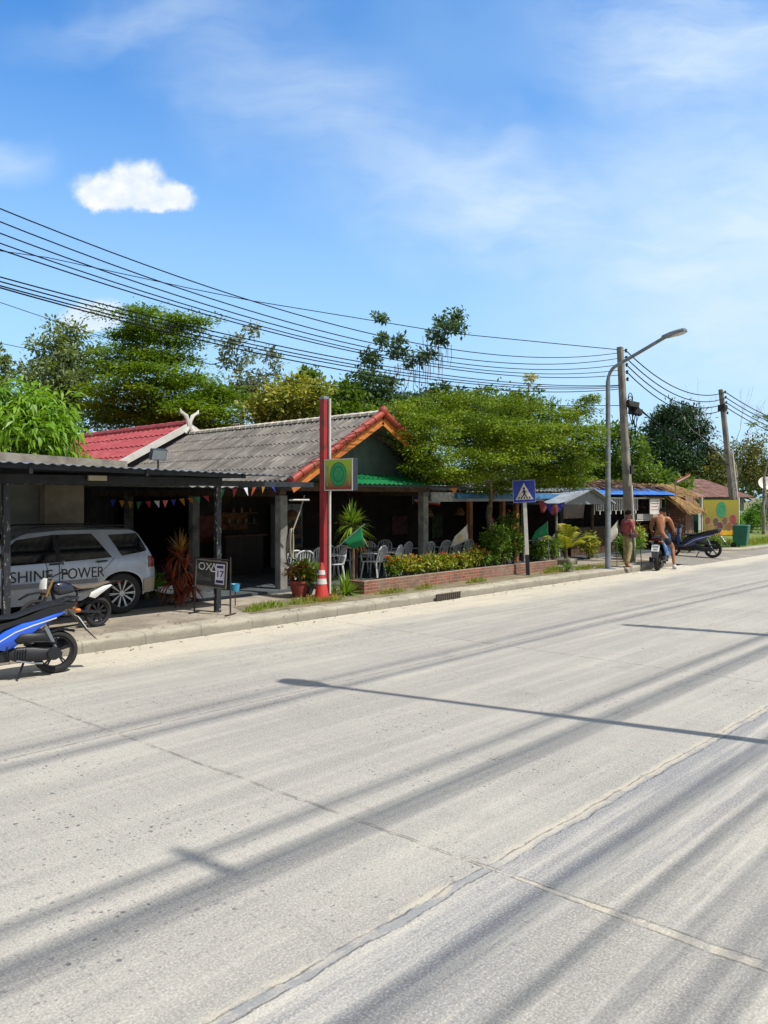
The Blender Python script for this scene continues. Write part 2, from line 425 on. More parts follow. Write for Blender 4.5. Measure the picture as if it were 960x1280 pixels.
# ------------------------------------------------------------------ ground, road, kerbs
KY = 10.9
def road_mat():
    m, t, b = newmat('worn_concrete_road')
    P = t.add('ShaderNodeTexCoord').outputs['Object']
    s = t.add('ShaderNodeSeparateXYZ'); t.l.new(P, s.inputs[0]); X, Y = s.outputs[0], s.outputs[1]
    mulf = lambda a, b_: t.math('MULTIPLY', a, b_)
    big = t.map(t.noise(P, .5, 4, .6), .35, .65)
    col = t.mix(big, lin('a09c95'), lin('aeaaa0'))
    lane = t.map(t.noise(t.scale(P, (.05, 1.3, 1)), 1.0, 4, .6), .38, .62)
    col = t.mix(mulf(lane, .5), col, lin('8e8b86'))
    streak = t.map(t.noise(t.scale(P, (.22, 5, 1)), 1.0, 5, .65), .46, .68)
    near = t.map(t.math('ADD', Y, mulf(t.noise(P, 3, 4, .7), .12)), 2.93, 2.85)
    # the near slab: blue grey polish with chalky worn streaks
    col = t.mix(mulf(near, .6), col, lin('96938d'))
    pol = mulf(mulf(near, t.map(t.math('ADD', Y, mulf(t.math('SUBTRACT', t.noise(t.scale(P, (.6, 2, 1)), 1.3, 4, .6), .5), 1.6)), 2.0, 2.6)), .7)
    col = t.mix(pol, col, lin('84868a'))
    col = t.mix(mulf(streak, t.map(near, 0, 1, .35, .85)), col, lin('c9c3b5'))
    pat = mulf(t.map(t.noise(t.scale(P, (.16, .5, 1)), 1.2, 5, .65, .4), .5, .6), t.map(Y, 6.8, 7.6))
    col = t.mix(mulf(pat, .45), col, lin('8f8b85'))
    # cream dust that gathers along the far kerb
    wob = mulf(t.math('SUBTRACT', t.noise(t.scale(P, (.3, 1, 1)), 1.4, 5, .65), .5), 2.0)
    yy = t.math('ADD', Y, wob)
    dust = mulf(t.map(yy, 9.2, 10.2, 0, 1, True), t.map(t.noise(t.scale(P, (.5, 2, 1)), 2, 5, .7), .22, .55, .5, 1))
    col = t.mix(dust, col, lin('c6beac'))
    # grain of sand and cement, broom marks across the road
    fine = t.noise(P, 70, 3, .75)
    col = t.mix(mulf(t.map(fine, .50, .30), .55), col, mul_c(t, col, .52))
    col = t.mix(mulf(t.map(fine, .50, .68), .5), col, lin('d8d3c8'))
    mot = t.map(t.noise(P, 14, 5, .7), .36, .64)
    col = t.mix(mulf(mot, .32), col, mul_c(t, col, .74))
    broom = t.noise(t.scale(P, (46, .7, 1)), 1.2, 3, .65)
    col = t.mix(mulf(t.map(broom, .52, .68), .38), col, mul_c(t, col, .70))
    # exposed stones, in drifts
    vo = t.add('ShaderNodeTexVoronoi'); vo.inputs['Scale'].default_value = 27; t.l.new(t.vmath('ADD', P, wvn(t, P, 40, .025)), vo.inputs['Vector'])
    sep = t.add('ShaderNodeSeparateColor'); t.l.new(vo.outputs['Color'], sep.inputs[0])
    rad = mulf(t.math('POWER', sep.outputs[0], 1.6), .46)
    stone = mulf(t.math('LESS_THAN', vo.outputs['Distance'], t.math('SUBTRACT', rad, .05)), t.math('GREATER_THAN', sep.outputs[1], .35))
    area = mulf(t.map(t.noise(P, .62, 4, .65), .44, .58), t.map(near, 0, 1, 1, .35))
    stone = mulf(stone, area)
    v2 = t.add('ShaderNodeTexVoronoi'); v2.inputs['Scale'].default_value = 75; t.l.new(t.vmath('ADD', P, wvn(t, P, 60, .02)), v2.inputs['Vector'])
    s2 = t.add('ShaderNodeSeparateColor'); t.l.new(v2.outputs['Color'], s2.inputs[0])
    grit = mulf(t.math('LESS_THAN', v2.outputs['Distance'], mulf(s2.outputs[0], .42)), t.math('GREATER_THAN', s2.outputs[1], .5))
    col = t.mix(mulf(grit, t.map(area, 0, 1, .25, .75)), col, t.mix(s2.outputs[2], lin('66635f'), lin('a39d93')))
    col = t.mix(mulf(stone, .78), col, t.mix(sep.outputs[2], lin('4c4b51'), lin('7a7672')))
    # joints
    jn = t.math('SUBTRACT', t.noise(P, 2.4, 5, .7), .5); jw = mulf(jn, .10); je = mulf(t.math('SUBTRACT', t.noise(P, 15, 4, .7), .5), .07)
    yj = t.math('ADD', t.math('SUBTRACT', Y, 2.85), jw); dj = t.math('ABSOLUTE', yj)
    tx = t.math('ADD', t.math('ADD', X, mulf(Y, .07)), mulf(jn, .07)); dtx = t.math('PINGPONG', t.math('SUBTRACT', tx, 4.03), 3.1)
    dl = t.math('ABSOLUTE', t.math('ADD', t.math('SUBTRACT', Y, 6.98), mulf(jw, .3)))
    inj = t.map(t.math('ABSOLUTE', t.math('ADD', yj, .03)), .040, .034)              # filler between the two lips
    fill = mulf(t.map(t.math('ADD', X, mulf(jn, 3)), 4.4, 3.6), t.map(t.noise(P, 2.8, 4, .7), .36, .5, .2, 1))
    col = t.mix(mulf(inj, mulf(fill, .7)), col, lin('7f8286'))
    cs_ = t.map(t.noise(t.scale(P, (.7, 2, 1)), 2.2, 5, .75), .53, .60)
    col = t.mix(mulf(t.map(t.math('ADD', dj, je), .06, .03), mulf(t.math('MAXIMUM', cs_, mulf(t.map(X, 3.9, 4.6, 0, 1), t.map(t.noise(P, 3.3, 4, .7), .36, .5))), .62)), col, lin('bfb6a4'))
    wid = t.map(Y, 3.0, 1.6, .012, .055)
    ct = t.map(t.noise(P, 4.6, 6, .78), .43, .53)
    bandt = mulf(t.math('LESS_THAN', t.math('ADD', dtx, je), mulf(wid, t.map(t.noise(P, 6, 4, .7), .32, .68, .1, 1.5))), mulf(ct, t.map(Y, 9, 3, .45, 1)))
    col = t.mix(mulf(bandt, mulf(t.map(fine, .3, .6, .45, 1.), .75)), col, lin('c4bba8'))
    lip = t.math('MAXIMUM', t.map(dj, .009, .003), t.map(t.math('ABSOLUTE', t.math('ADD', yj, .066)), .009, .003))
    crack = t.math('MAXIMUM', mulf(lip, .62), t.math('MAXIMUM', mulf(t.map(t.math('ABSOLUTE', t.math('SUBTRACT', dtx, mulf(wid, .8))), .011, .004), .6), mulf(t.map(dl, .022, .006), .5)))
    crack = mulf(crack, t.map(t.noise(P, 6, 5, .75), .40, .56, .08, 1))
    # tar blots and small cement repairs
    v3 = t.add('ShaderNodeTexVoronoi'); v3.inputs['Scale'].default_value = 1.0; t.l.new(t.vmath('ADD', P, wvn(t, P, 9, .12)), v3.inputs['Vector'])
    s3 = t.add('ShaderNodeSeparateColor'); t.l.new(v3.outputs['Color'], s3.inputs[0])
    tar = t.math('LESS_THAN', v3.outputs['Distance'], mulf(t.math('MAXIMUM', t.math('SUBTRACT', s3.outputs[0], .5), 0), .11))
    col = t.mix(mulf(tar, .85), col, t.mix(t.math('GREATER_THAN', s3.outputs[1], .45), lin('434246'), lin('cdc3ae')))
    oil = mulf(t.map(t.noise(t.scale(P, (.5, .9, 1)), 1.5, 4, .6), .62, .74), .3); col = t.mix(oil, col, lin('6c6a67'))
    col = t.mix(crack, col, lin('47443f'))
    t.l.new(col, b.inputs['Base Color']); b.inputs['Roughness'].default_value = .85; b.inputs['Specular IOR Level'].default_value = .25
    hgt = t.math('ADD', mulf(broom, .45), t.math('ADD', mulf(fine, .8), mulf(mot, .35)))
    hgt = t.math('SUBTRACT', hgt, t.math('ADD', mulf(crack, 1.4), mulf(inj, .4)))
    bn = t.add('ShaderNodeBump'); bn.inputs['Strength'].default_value = .5; bn.inputs['Distance'].default_value = .01
    t.l.new(hgt, bn.inputs['Height']); t.l.new(bn.outputs[0], b.inputs['Normal'])
    return m
def mul_c(t, c, k): return t.mix(1., c, (k, k, k), 'MULTIPLY')
def wvn(t, P, sc, k):
    n = t.add('ShaderNodeTexNoise'); n.inputs['Detail'].default_value = 1; n.inputs['Scale'].default_value = sc; t.l.new(P, n.inputs['Vector'])
    v = t.add('ShaderNodeVectorMath'); v.operation = 'SCALE'; t.l.new(t.vmath('SUBTRACT', n.outputs['Color'], (.5, .5, .5)), v.inputs[0]); v.inputs['Scale'].default_value = k
    return v.outputs[0]
def sheet(name, x0, x1, y0, y1, z, mat, kind='structure'):
    m = MB(); m.add([(x0, y0, z), (x1, y0, z), (x1, y1, z), (x0, y1, z)], [(0, 1, 2, 3)])
    return tag(m.build(name, mat), kind=kind)
m_earth = M('dry_earth', '7d7a52', .95, col2='5d6339', scale=.8, grime='8a7a58', gscale=.5, bump=.4, bscale=9)
m_conc = M('grey_concrete', 'a39a8a', .9, col2='8c8375', scale=2.2, bump=.35, bscale=45, grime='6f675a', gscale=1.1)
def kerb_mat():
    m, t, b = newmat('weathered_kerb'); P = t.add('ShaderNodeTexCoord').outputs['Object']; s = t.add('ShaderNodeSeparateXYZ'); t.l.new(P, s.inputs[0])
    col = t.mix(t.map(t.noise(P, 2.5, 5, .65), .35, .65), lin('aca594'), lin('8f897b'))
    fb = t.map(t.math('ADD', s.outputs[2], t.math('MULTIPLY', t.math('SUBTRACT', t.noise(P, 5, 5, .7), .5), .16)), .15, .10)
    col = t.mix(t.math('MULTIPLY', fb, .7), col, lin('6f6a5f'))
    sp = t.map(t.noise(P, 11, 5, .7), .56, .66); col = t.mix(t.math('MULTIPLY', sp, .5), col, lin('57534b'))
    jt = t.map(t.math('ADD', t.math('PINGPONG', s.outputs[0], .5), t.math('MULTIPLY', t.math('SUBTRACT', t.noise(P, 9, 3), .5), .02)), .012, .004); col = t.mix(t.math('MULTIPLY', jt, .22), col, lin('3f3b35'))
    t.l.new(col, b.inputs['Base Color']); b.inputs['Roughness'].default_value = .93
    bn = t.add('ShaderNodeBump'); bn.inputs['Strength'].default_value = .7; bn.inputs['Distance'].default_value = .015
    t.l.new(t.math('SUBTRACT', t.noise(P, 26, 5, .7), jt), bn.inputs['Height']); t.l.new(bn.outputs[0], b.inputs['Normal']); return m
m_kerb = kerb_mat()
m_gravel = M('grey_gravel', '9b958b', .95, col2='6d6963', scale=30, bump=.9, bscale=60, grime='b3aa97', gscale=.8)
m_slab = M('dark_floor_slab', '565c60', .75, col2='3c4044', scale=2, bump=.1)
sheet('ground', -400, 600, -300, 700, -.03, m_earth)
sheet('road', -90, 260, .72, KY, 0, road_mat())
# far kerb and pavement (a driveway breaks it before the thatched bar)
def kerb(name, pts, w, z0=-.1, z1=PZ):
    """pts along the road face; rounded nose"""
    m = MB(); rings = []
    for i, (x, y) in enumerate(pts):
        a = Vector(pts[max(0, i - 1)]); c = Vector(pts[min(len(pts) - 1, i + 1)]); d = (c - a).normalized(); n = Vector((-d.y, d.x))
        q = lambda o, z: (x + n.x * o, y + n.y * o, z)
        j = random.uniform(-.008, .008); h = z1 + random.uniform(-.006, .006)
        rings.append([q(j, z0), q(j + .012, h - .035), q(j + .045, h), q(w, z1 + .004), q(w, z0)])
    m.layers(rings); return tag(m.build(name, m_kerb, smooth=True, ang=50), kind='structure')
kp = [(-60 + .45 * i, KY + .02 * math.sin(i * .9)) for i in range(int((24.9 + 60) / .45))]
kp += [(24.9, KY + .02), (25.4, KY + .12), (25.8, KY + .4)]
kerb('kerb', kp, .42)
pv = MB(); pv.box(-60, 25.6, KY + .4, 13.4, -.1, PZ - .002)
tag(pv.build('pavement', m_conc), kind='structure')
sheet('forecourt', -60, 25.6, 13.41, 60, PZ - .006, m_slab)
dv = MB()
dv.add([(25.55, KY - .35, .006), (70, KY - .35, .006), (70, 13.2, .12), (25.55, 13.2, .12), (70, 60, .12), (25.55, 60, .12)], [(0, 1, 2, 3), (3, 2, 4, 5)])
tag(dv.build('gravel_driveway', m_gravel), kind='structure')
k2 = [(31.9, 12.9), (32.1, 12.3), (32.6, 11.85), (33.4, 11.6)] + [(34 + .5 * i, 11.5 - .012 * i) for i in range(80)]
kerb('kerb', k2, .3)
vg = MB(); top = [(x, y + .28) for x, y in k2]
vg.add([(x, y, PZ - .01) for x, y in top] + [(74, 60, PZ - .01), (32.2, 60, PZ - .01)], [tuple(range(len(top) + 2))])
m_grassy = M('mown_grass', '74803a', .95, col2='566b2a', scale=3, bump=.6, bscale=40, grime='8f8452', gscale=1.4)
tag(vg.build('grass_verge', m_grassy), kind='structure')
nk = [(-60 + .6 * i, .72) for i in range(500)]
kk = MB(); kk.box(-60, 240, .4, .72, -.1, PZ); tag(kk.build('near_kerb', m_kerb, bevel=.03), kind='structure')
sheet('near_pavement', -60, 240, -6, .4, PZ - .004, m_conc)
# earth strip with weeds between kerb and buildings
es = MB()
es.add([(8.3, 11.34, PZ + .004), (24.6, 11.34, PZ + .004), (24.6, 12.2, PZ + .004), (11.6, 12.6, PZ + .004), (8.6, 12.35, PZ + .004)], [(0, 1, 2, 3, 4)])
tag(es.build('earth_strip', M('grey_brown_soil', '877b63', .95, col2='6b6250', scale=4, bump=.6, bscale=35, grime='6d7340', gscale=2.2)), kind='structure')
def grass(name, label, spots, hgt, n, mat):
    """spots: (x,y,rx,ry)"""
    out = []
    for x, y, rx, ry in spots:
        k = int(n * rx * ry / .5) + 20
        r = np.sqrt(RNG.random(k)) * (0.6 + .4 * RNG.random(k)); a = RNG.random(k) * 2 * PI
        Pt = np.stack([x + rx * r * np.cos(a), y + ry * r * np.sin(a), np.full(k, PZ)], 1)
        Dr = RNG.normal(size=(k, 3)) * .45 + np.array([0, 0, 1.])
        ln = hgt * (.4 + .9 * RNG.random(k)) * (1.15 - .6 * r)
        out.append(leaf_quads(Pt, Dr, RNG.normal(size=(k, 3)), ln, np.full(k, .012) + ln * .03))
    o = fast_mesh(name, np.concatenate(out), 4, mat)
    tag(o, label, 'grass', kind='stuff')
m_blade = LM('grass_blades', ['6f8f2c', '8fa038', 'a39a4e'], .35)
grass('grass', 'tufts of green grass growing along the back of the kerb', [(9.0, 11.75, .5, .22), (9.9, 11.75, .6, .22), (8.55, 11.6, .28, .18), (10.5, 11.6, .4, .14), (12.2, 11.62, .55, .14), (13.3, 11.6, .4, .12), (15.2, 11.6, .5, .12), (18.6, 11.6, .6, .15), (20.2, 11.5, .6, .16), (21.0, 11.4, .25, .12), (19.2, 11.9, .5, .2)], .16, 1100, m_blade)
grass('grass', 'rough green grass on the verge around the rubbish bin', [(35.6, 12.6, 1.2, .8), (37.5, 12.4, 1.6, .8), (39.5, 12.3, 1.6, .8), (34.2, 12.5, .7, .5), (36, 14, 2, 1.), (41.5, 12.6, 1.6, 1), (32.8, 12.9, .5, .5)], .3, 260, m_blade)
# ------------------------------------------------------------------ buildings
m_fib = M('old_fibre_cement', '7d756a', .9, col2='5b544c', scale=3.2, bump=.25, bscale=25, grime='a09686', gscale=1.6)
def fibre_roof():
    m, t, b = newmat('old_fibre_cement'); P = t.add('ShaderNodeTexCoord').outputs['Object']
    col = t.mix(t.map(t.noise(P, 2.2, 5, .6), .36, .64), lin('7f7a73'), lin('625e59'))
    run = t.map(t.noise(t.scale(P, (.55, 9, .55)), 1., 5, .65), .45, .66); col = t.mix(t.math('MULTIPLY', run, .7), col, lin('45413d'))
    pale = t.map(t.noise(t.scale(P, (.9, 4, .9)), 1.6, 6, .7), .54, .7); col = t.mix(t.math('MULTIPLY', pale, .6), col, lin('a39d94'))
    spot = t.map(t.noise(P, 9, 5, .7), .58, .68); col = t.mix(t.math('MULTIPLY', spot, .5), col, lin('3f3a34'))
    t.l.new(col, b.inputs['Base Color']); b.inputs['Roughness'].default_value = .92
    bn = t.add('ShaderNodeBump'); bn.inputs['Strength'].default_value = .3; bn.inputs['Distance'].default_value = .01; t.l.new(t.noise(P, 28, 4, .7), bn.inputs['Height']); t.l.new(bn.outputs[0], b.inputs['Normal']); return m
m_fib = fibre_roof()
m_ridge = M('pale_ridge_mortar', 'cfc7b8', .9, col2='a39a8b', scale=6)
m_rake = M('red_rake_tile', '9c3824', .6, col2='7d2a1e', scale=5, grime='8a6048', gscale=4)
m_orange = M('orange_board', 'cc8030', .65, col2='a25a22', scale=4)
m_green_wall = M('dull_green_panel', '5a6a60', .8, col2='46544c', scale=2, grime='3a423c', gscale=1.5)
m_pillar = M('stained_plaster', '8f8d87', .85, col2='6f6d68', scale=3, grime='4f4d48', gscale=2.5)
m_wood = M('dark_timber', '5d4630', .75, col2='3b2b1d', scale=6)
m_post = M('orange_timber', '9a6232', .7, col2='6e4524', scale=5)
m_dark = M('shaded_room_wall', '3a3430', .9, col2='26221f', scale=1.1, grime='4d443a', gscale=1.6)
m_dim = M('dim_plaster', '4a4c4b', .9, col2='37393a', scale=1.2)
m_steel = M('dark_steel', '22252b', .5, col2='15171b', scale=6, metal=.2)
m_gutter = M('grey_gutter', '3c424a', .5, col2='2b3036', scale=4, metal=.3)
def corr_sheet(m, o, du, dv, nu, nv_, pitch, amp, t=.012, rows=1, mi=0, lap=.02):
    """corrugated sheet: o corner, du vector across the waves, dv down the slope; rows lapped like shingled sheets"""
    o, du, dv = Vector(o), Vector(du), Vector(dv); L = du.length; n = int(L / pitch * 6); ud = du / L
    nrm = du.cross(dv).normalized(); nrm = nrm if nrm.z > 0 else -nrm
    for r in range(rows):
        top = []; bot = []
        for i in range(n + 1):
            s = i / n * L; h = amp * math.sin(2 * PI * s / pitch)
            a = o + ud * s + dv * (r / rows) + nrm * (h + (0 if rows == 1 else .0))
            b = o + ud * s + dv * ((r + 1) / rows) * (1 + (.02 if r < rows - 1 else 0)) + nrm * (h + (lap if rows > 1 else 0))
            top.append(a); bot.append(b)
        V = top + bot + [p - nrm * t for p in top] + [p - nrm * t for p in bot]; k = n + 1
        F = [(i, i + 1, k + i + 1, k + i) for i in range(n)] + [(2 * k + i, 3 * k + i, 3 * k + i + 1, 2 * k + i + 1) for i in range(n)]
        F += [(k + i, k + i + 1, 3 * k + i + 1, 3 * k + i) for i in range(n)] + [(i, 2 * k + i, 2 * k + i + 1, i + 1) for i in range(n)]
        m.add(V, F, mi)
# ---- the grey gabled restaurant
AX, AZ, EX, EZ, GY = 13.3, 4.25, 2.78, 2.6, 12.9
rest = thing('restaurant_house', 'open fronted restaurant with grey corrugated gable roof and red rake tiles', 'building', (AX, 13.66, PZ))
m = MB(); BY = 23.5
for sg in (-1, 1):
    corr_sheet(m, (AX, GY + .02, AZ), (0, BY - GY, 0), (sg * EX, 0, EZ - AZ), 0, 0, .177, .03, rows=5, lap=.022)
m.build('roof', m_fib, rest, smooth=True, w=True, ang=50)
m = MB(); n = 36
for i in range(n):
    y0 = GY + .1 + (BY - GY) * i / n; y1 = y0 + (BY - GY) / n * 1.08
    ring = lambda y, r: [(AX + r * math.sin(a), y, AZ + .0 + r * math.cos(a) * .8) for a in [R(x) for x in (-100, -60, -20, 20, 60, 100)]]
    m.layers([ring(y0, .13), ring(y1, .105)])
m.build('ridge_cap', m_ridge, rest, w=True, smooth=True)
for sg in (-1, 1):
    m = MB(); k = 9; p0 = Vector((AX, GY, AZ + .03)); p1 = Vector((AX + sg * (EX + .06), GY, EZ + .0)); dd = (p1 - p0)
    for i in range(k):
        a = p0 + dd * (i / k); b = p0 + dd * ((i + 1.1) / k)
        m.tube([a, b], [.078, .094], 12)
    m.build('rake_tile', m_rake, rest, w=True, smooth=True)
    m = MB(); m.bar(p0 + Vector((0, .03, -.2)), p1 + Vector((-sg * .06, .03, -.17)), .03, .17)
    m.build('barge_board', m_orange, rest, w=True)
m = MB(); m.sphere((AX, GY, AZ + .06), .13, 10, (1, .8, 1)); m.build('apex_cap', m_rake, rest, w=True, smooth=True)
m = MB(); wy = 13.72
m.slab([(AX - 2.35, wy, 2.62), (AX + 2.35, wy, 2.62), (AX + 2.35, wy, 2.72), (AX, wy, AZ - .12), (AX - 2.35, wy, 2.72)], (0, 1, 0), .08)
m.build('gable_wall', m_green_wall, rest, w=True)
tl_ = [((AX - .1, 13.5, AZ - .3), (AX + 2.2, 13.2, 2.95), .06, .09), ((AX - 1.2, 13.62, 2.75), (AX - .1, 13.62, 3.9), .05, .08), ((AX, 12.95, AZ - .22), (AX, 13.7, AZ - .22), .07, .1)]
tl_ += [((AX + x, 12.95, AZ - .16 - abs(x) * .59), (AX + x, 13.72, AZ - .16 - abs(x) * .59), .06, .1) for x in (-2.3, -1.2, 1.2, 2.3)]
for q in tl_:
    m = MB(); m.bar(*q); m.build('roof_timber', m_wood, rest, w=True)
m = MB(); m.box(10.72, 10.9, 13.6, 23, 2.28, 2.46); m.box(10.9, 15.8, 13.6, 13.76, 2.4, 2.6); m.box(15.62, 15.8, 13.8, 20, 2.3, 2.48); m.build('eave_beam', m_wood, rest, w=True)
m = MB()
for q in range(2): m.box(10.36, 10.5, 13.0, 22, 2.42 + q * .0, 2.56)
m = MB(); m.layers([[(10.34 + a, y, 2.44 + b) for a, b in ((0, 0), (.16, 0), (.18, .13), (.165, .13), (.15, .015), (.015, .015), (0, .13), (-.015, .13))] for y in (12.95, 23)])
m.build('gutter', m_gutter, rest, w=True)
for x, y in ((10.81, 13.66), (15.6, 13.66), (10.81, 17.2), (10.81, 20.6)):
    m = MB(); m.box(x - .1, x + .1, y - .1, y + .1, PZ - .05, 2.3 if x < 15 else 2.41); m.build('pillar', m_pillar, rest, w=True, bevel=.012)
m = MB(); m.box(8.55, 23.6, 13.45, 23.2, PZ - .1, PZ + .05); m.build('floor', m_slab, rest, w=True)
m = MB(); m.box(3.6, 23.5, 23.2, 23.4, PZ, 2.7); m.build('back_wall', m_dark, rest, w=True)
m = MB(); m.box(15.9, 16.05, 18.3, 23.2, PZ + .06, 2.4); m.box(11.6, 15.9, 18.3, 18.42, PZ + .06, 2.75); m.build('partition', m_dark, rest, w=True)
m = MB(); m.box(12.1, 13.2, 18.2, 18.25, 1.35, 1.85); m.build('wall_picture', M('faded_orange_poster', '8a5a22', .7, col2='4a2c16', scale=7), rest, w=True)
m = MB(); m.box(5.2, 6.7, 23.05, 23.15, 1.0, 1.9); m.build('wall_board', m_dim, rest, w=True)
m = MB(); m.box(8.9, 9.8, 23.05, 23.15, PZ + .06, 2.1); m.box(8.7, 8.9, 23.0, 23.15, PZ + .06, 2.3); m.box(9.8, 10, 23, 23.15, PZ + .06, 2.3); m.build('door', m_wood, rest, w=True)
# lean-to sheet covering the yard on the left of the house
m = MB(); corr_sheet(m, (5.2, 14.6, 2.52), (5.25, 0, -.03), (0, 8.2, .12), 0, 0, .25, .02)
m.build('lean_to_sheet', M('pale_lean_to_sheet', '8f8d85', .7, col2='6e6c66', scale=2), rest, w=True, smooth=True)
m = MB(); m.box(9.25, 9.4, 19.9, 20.05, PZ + .06, 2.5); m.build('yard_post', m_dim, rest, w=True)
m = MB(); m.box(6.2, 8.2, 20.6, 20.72, PZ + .06, 2.35); m.build('yard_wall', m_dim, rest, w=True)
# coiled hose on the front pillar
m = MB(); m.tube([(10.95 + .05 * math.sin(i * .5) , 13.52 - .002 * i, 1.25 + .32 * math.cos(i * .5) * (1 if i % 13 else .9)) for i in range(40)], .014, 6)
m.tube([(10.98, 13.5, 1.45), (11.2, 13.48, 1.95), (11.35, 13.5, 2.3)], .016, 6); m.build('hose', M('pale_hose', 'a8a08c', .6), rest, w=True, smooth=True)
# ---- green awning across the restaurant front
aw = thing('green_awning', 'bright green corrugated plastic awning under the restaurant gable', 'awning', (13.8, 13.3, 2.6))
m = MB(); corr_sheet(m, (11.75, 13.7, 2.83), (4.3, 0, 0), (0, -1.05, -.26), 0, 0, .16, .016, t=.004)
ga = LM('green_plastic_sheet', ['2f9a62', '3aa86c', '2a8a58'], .45, .35)
m.build('sheet', ga, aw, smooth=True, w=True)
m = MB(); m.box(11.75, 16.05, 12.68, 12.72, 2.5, 2.55); m.build('front_rail', m_steel, aw, w=True)
# ---- annex with blue fascia
an = thing('restaurant_annex', 'low open dining annex with pale blue fascia behind the big green tree', 'building', (19.5, 13.9, PZ))
m = MB(); corr_sheet(m, (15.95, 13.7, 2.46), (7.7, 0, 0), (0, 7, .5), 0, 0, .22, .02); m.build('roof', m_fib, an, smooth=True, w=True)
m = MB(); m.box(16.0, 23.4, 13.72, 13.78, 2.14, 2.4); m.build('fascia', M('pale_fascia_board', 'a9aca8', .7, col2='8b908e', scale=2), an, w=True)
m = MB(); m.box(17.0, 23.4, 13.6, 13.7, 2.22, 2.36); m.build('blue_trim', M('blue_trim_paint', '3f7fae', .6, col2='2f6690', scale=3), an, w=True)
for u in (587, 628, 645):
    x, z = YP(u, 690, 13.95); m = MB(); m.box(x - .07, x + .07, 13.88, 14.02, PZ + .06, 2.3); m.build('post', m_post, an, w=True, bevel=.01)
x, z = YP(742, 690, 14.2)
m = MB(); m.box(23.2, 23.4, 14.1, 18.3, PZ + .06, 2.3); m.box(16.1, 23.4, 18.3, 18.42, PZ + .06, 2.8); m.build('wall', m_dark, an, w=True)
m = MB(); m.box(20.7, 20.8, 13.9, 14., PZ + .06, 2.3); m.build('steel_post', m_pillar, an, w=True)
# ---- red roofed house at the back left
rh = thing('red_roof_house', 'house with red metal gable roof and white gable finials behind the carport', 'house', (8, 22.8, PZ))
hY = 21.5; ap = YP(232, 531, hY); el = YP(132, 585, hY); er = (2 * ap[0] - el[0], el[1])
m_redm = M('red_metal_roof', 'a8484a', .6, col2='943a3d', scale=2.5, grime='b0665c', gscale=3)
m = MB()
for s_, e in ((-1, el), (1, er)):
    corr_sheet(m, (ap[0], hY - .15, ap[1]), (0, 13, 0), (e[0] - ap[0], 0, e[1] - ap[1]), 0, 0, .33, .022, rows=4, lap=.03)
m.build('roof', m_redm, rh, smooth=True, w=True)
m = MB()
for i in range(26): m.tube([(ap[0], hY - .1 + i * .5, ap[1] + .03), (ap[0], hY + .45 + i * .5, ap[1] + .03)], [.12, .1], 8)
m.build('ridge_cap', m_redm, rh, smooth=True, w=True)
m_white = M('white_gloss_paint', 'cfccc4', .55, col2='b9b6ae', scale=3)
for e in (el, er):
    m = MB(); m.bar((ap[0], hY - .2, ap[1] - .06), (e[0], hY - .2, e[1] - .06), .05, .2); m.build('barge_board', m_white, rh, w=True)
m = MB(); m.slab([(el[0] + .3, hY, 2.2), (er[0] - .3, hY, 2.2), (er[0] - .3, hY, el[1] - .1), (ap[0], hY, ap[1] - .18), (el[0] + .3, hY, el[1] - .1)], (0, 1, 0), .15)
m.box(el[0] + .3, el[0] + .45, hY + .15, hY + 12, PZ, el[1] - .15); m.box(er[0] - .45, er[0] - .3, hY + .15, hY + 12, PZ, el[1] - .15)
m.build('wall', M('dark_gable_boards', '4b4743', .9, col2='383531', scale=3), rh, w=True)
for sg in (-1, 1):
    m = MB(); pts = []
    for i in range(9):
        t_ = i / 8; pts.append((ap[0] + sg * (-.25 + .95 * t_ * .8 + .06 * math.sin(t_ * 9)) * .62, hY - .22, ap[1] - .28 + .78 * t_ + .05 * math.sin(t_ * 12)))
    m.tube(pts, [.06, .075, .06, .08, .055, .07, .045, .06, .012], 6); m.build('gable_finial', m_white, rh, smooth=True, w=True)
# ---- terracotta house glimpsed through the tree
th = thing('terracotta_roof_house', 'house with pinkish terracotta tile roof glimpsed through the big green tree', 'house', (24, 27, PZ))
m = MB(); corr_sheet(m, (19.5, 29.5, 5.6), (9, 0, 0), (0, -3.4, -1.7), 0, 0, .3, .035, rows=9, lap=.05); corr_sheet(m, (19.5, 29.5, 5.6), (9, 0, 0), (0, 3.4, -1.7), 0, 0, .3, .035, rows=9, lap=.05)
m.build('roof', M('terracotta_tile', '9c5648', .85, col2='7e3f36', scale=5, grime='b88472', gscale=2), th, smooth=True, w=True)
m = MB(); m.box(20, 28, 26.8, 32.2, PZ, 3.9); m.slab([(20, 26.8, 3.9), (20, 32.2, 3.9), (20, 29.5, 5.4)], (1, 0, 0), 8); m.build('wall', m_pillar, th, w=True)
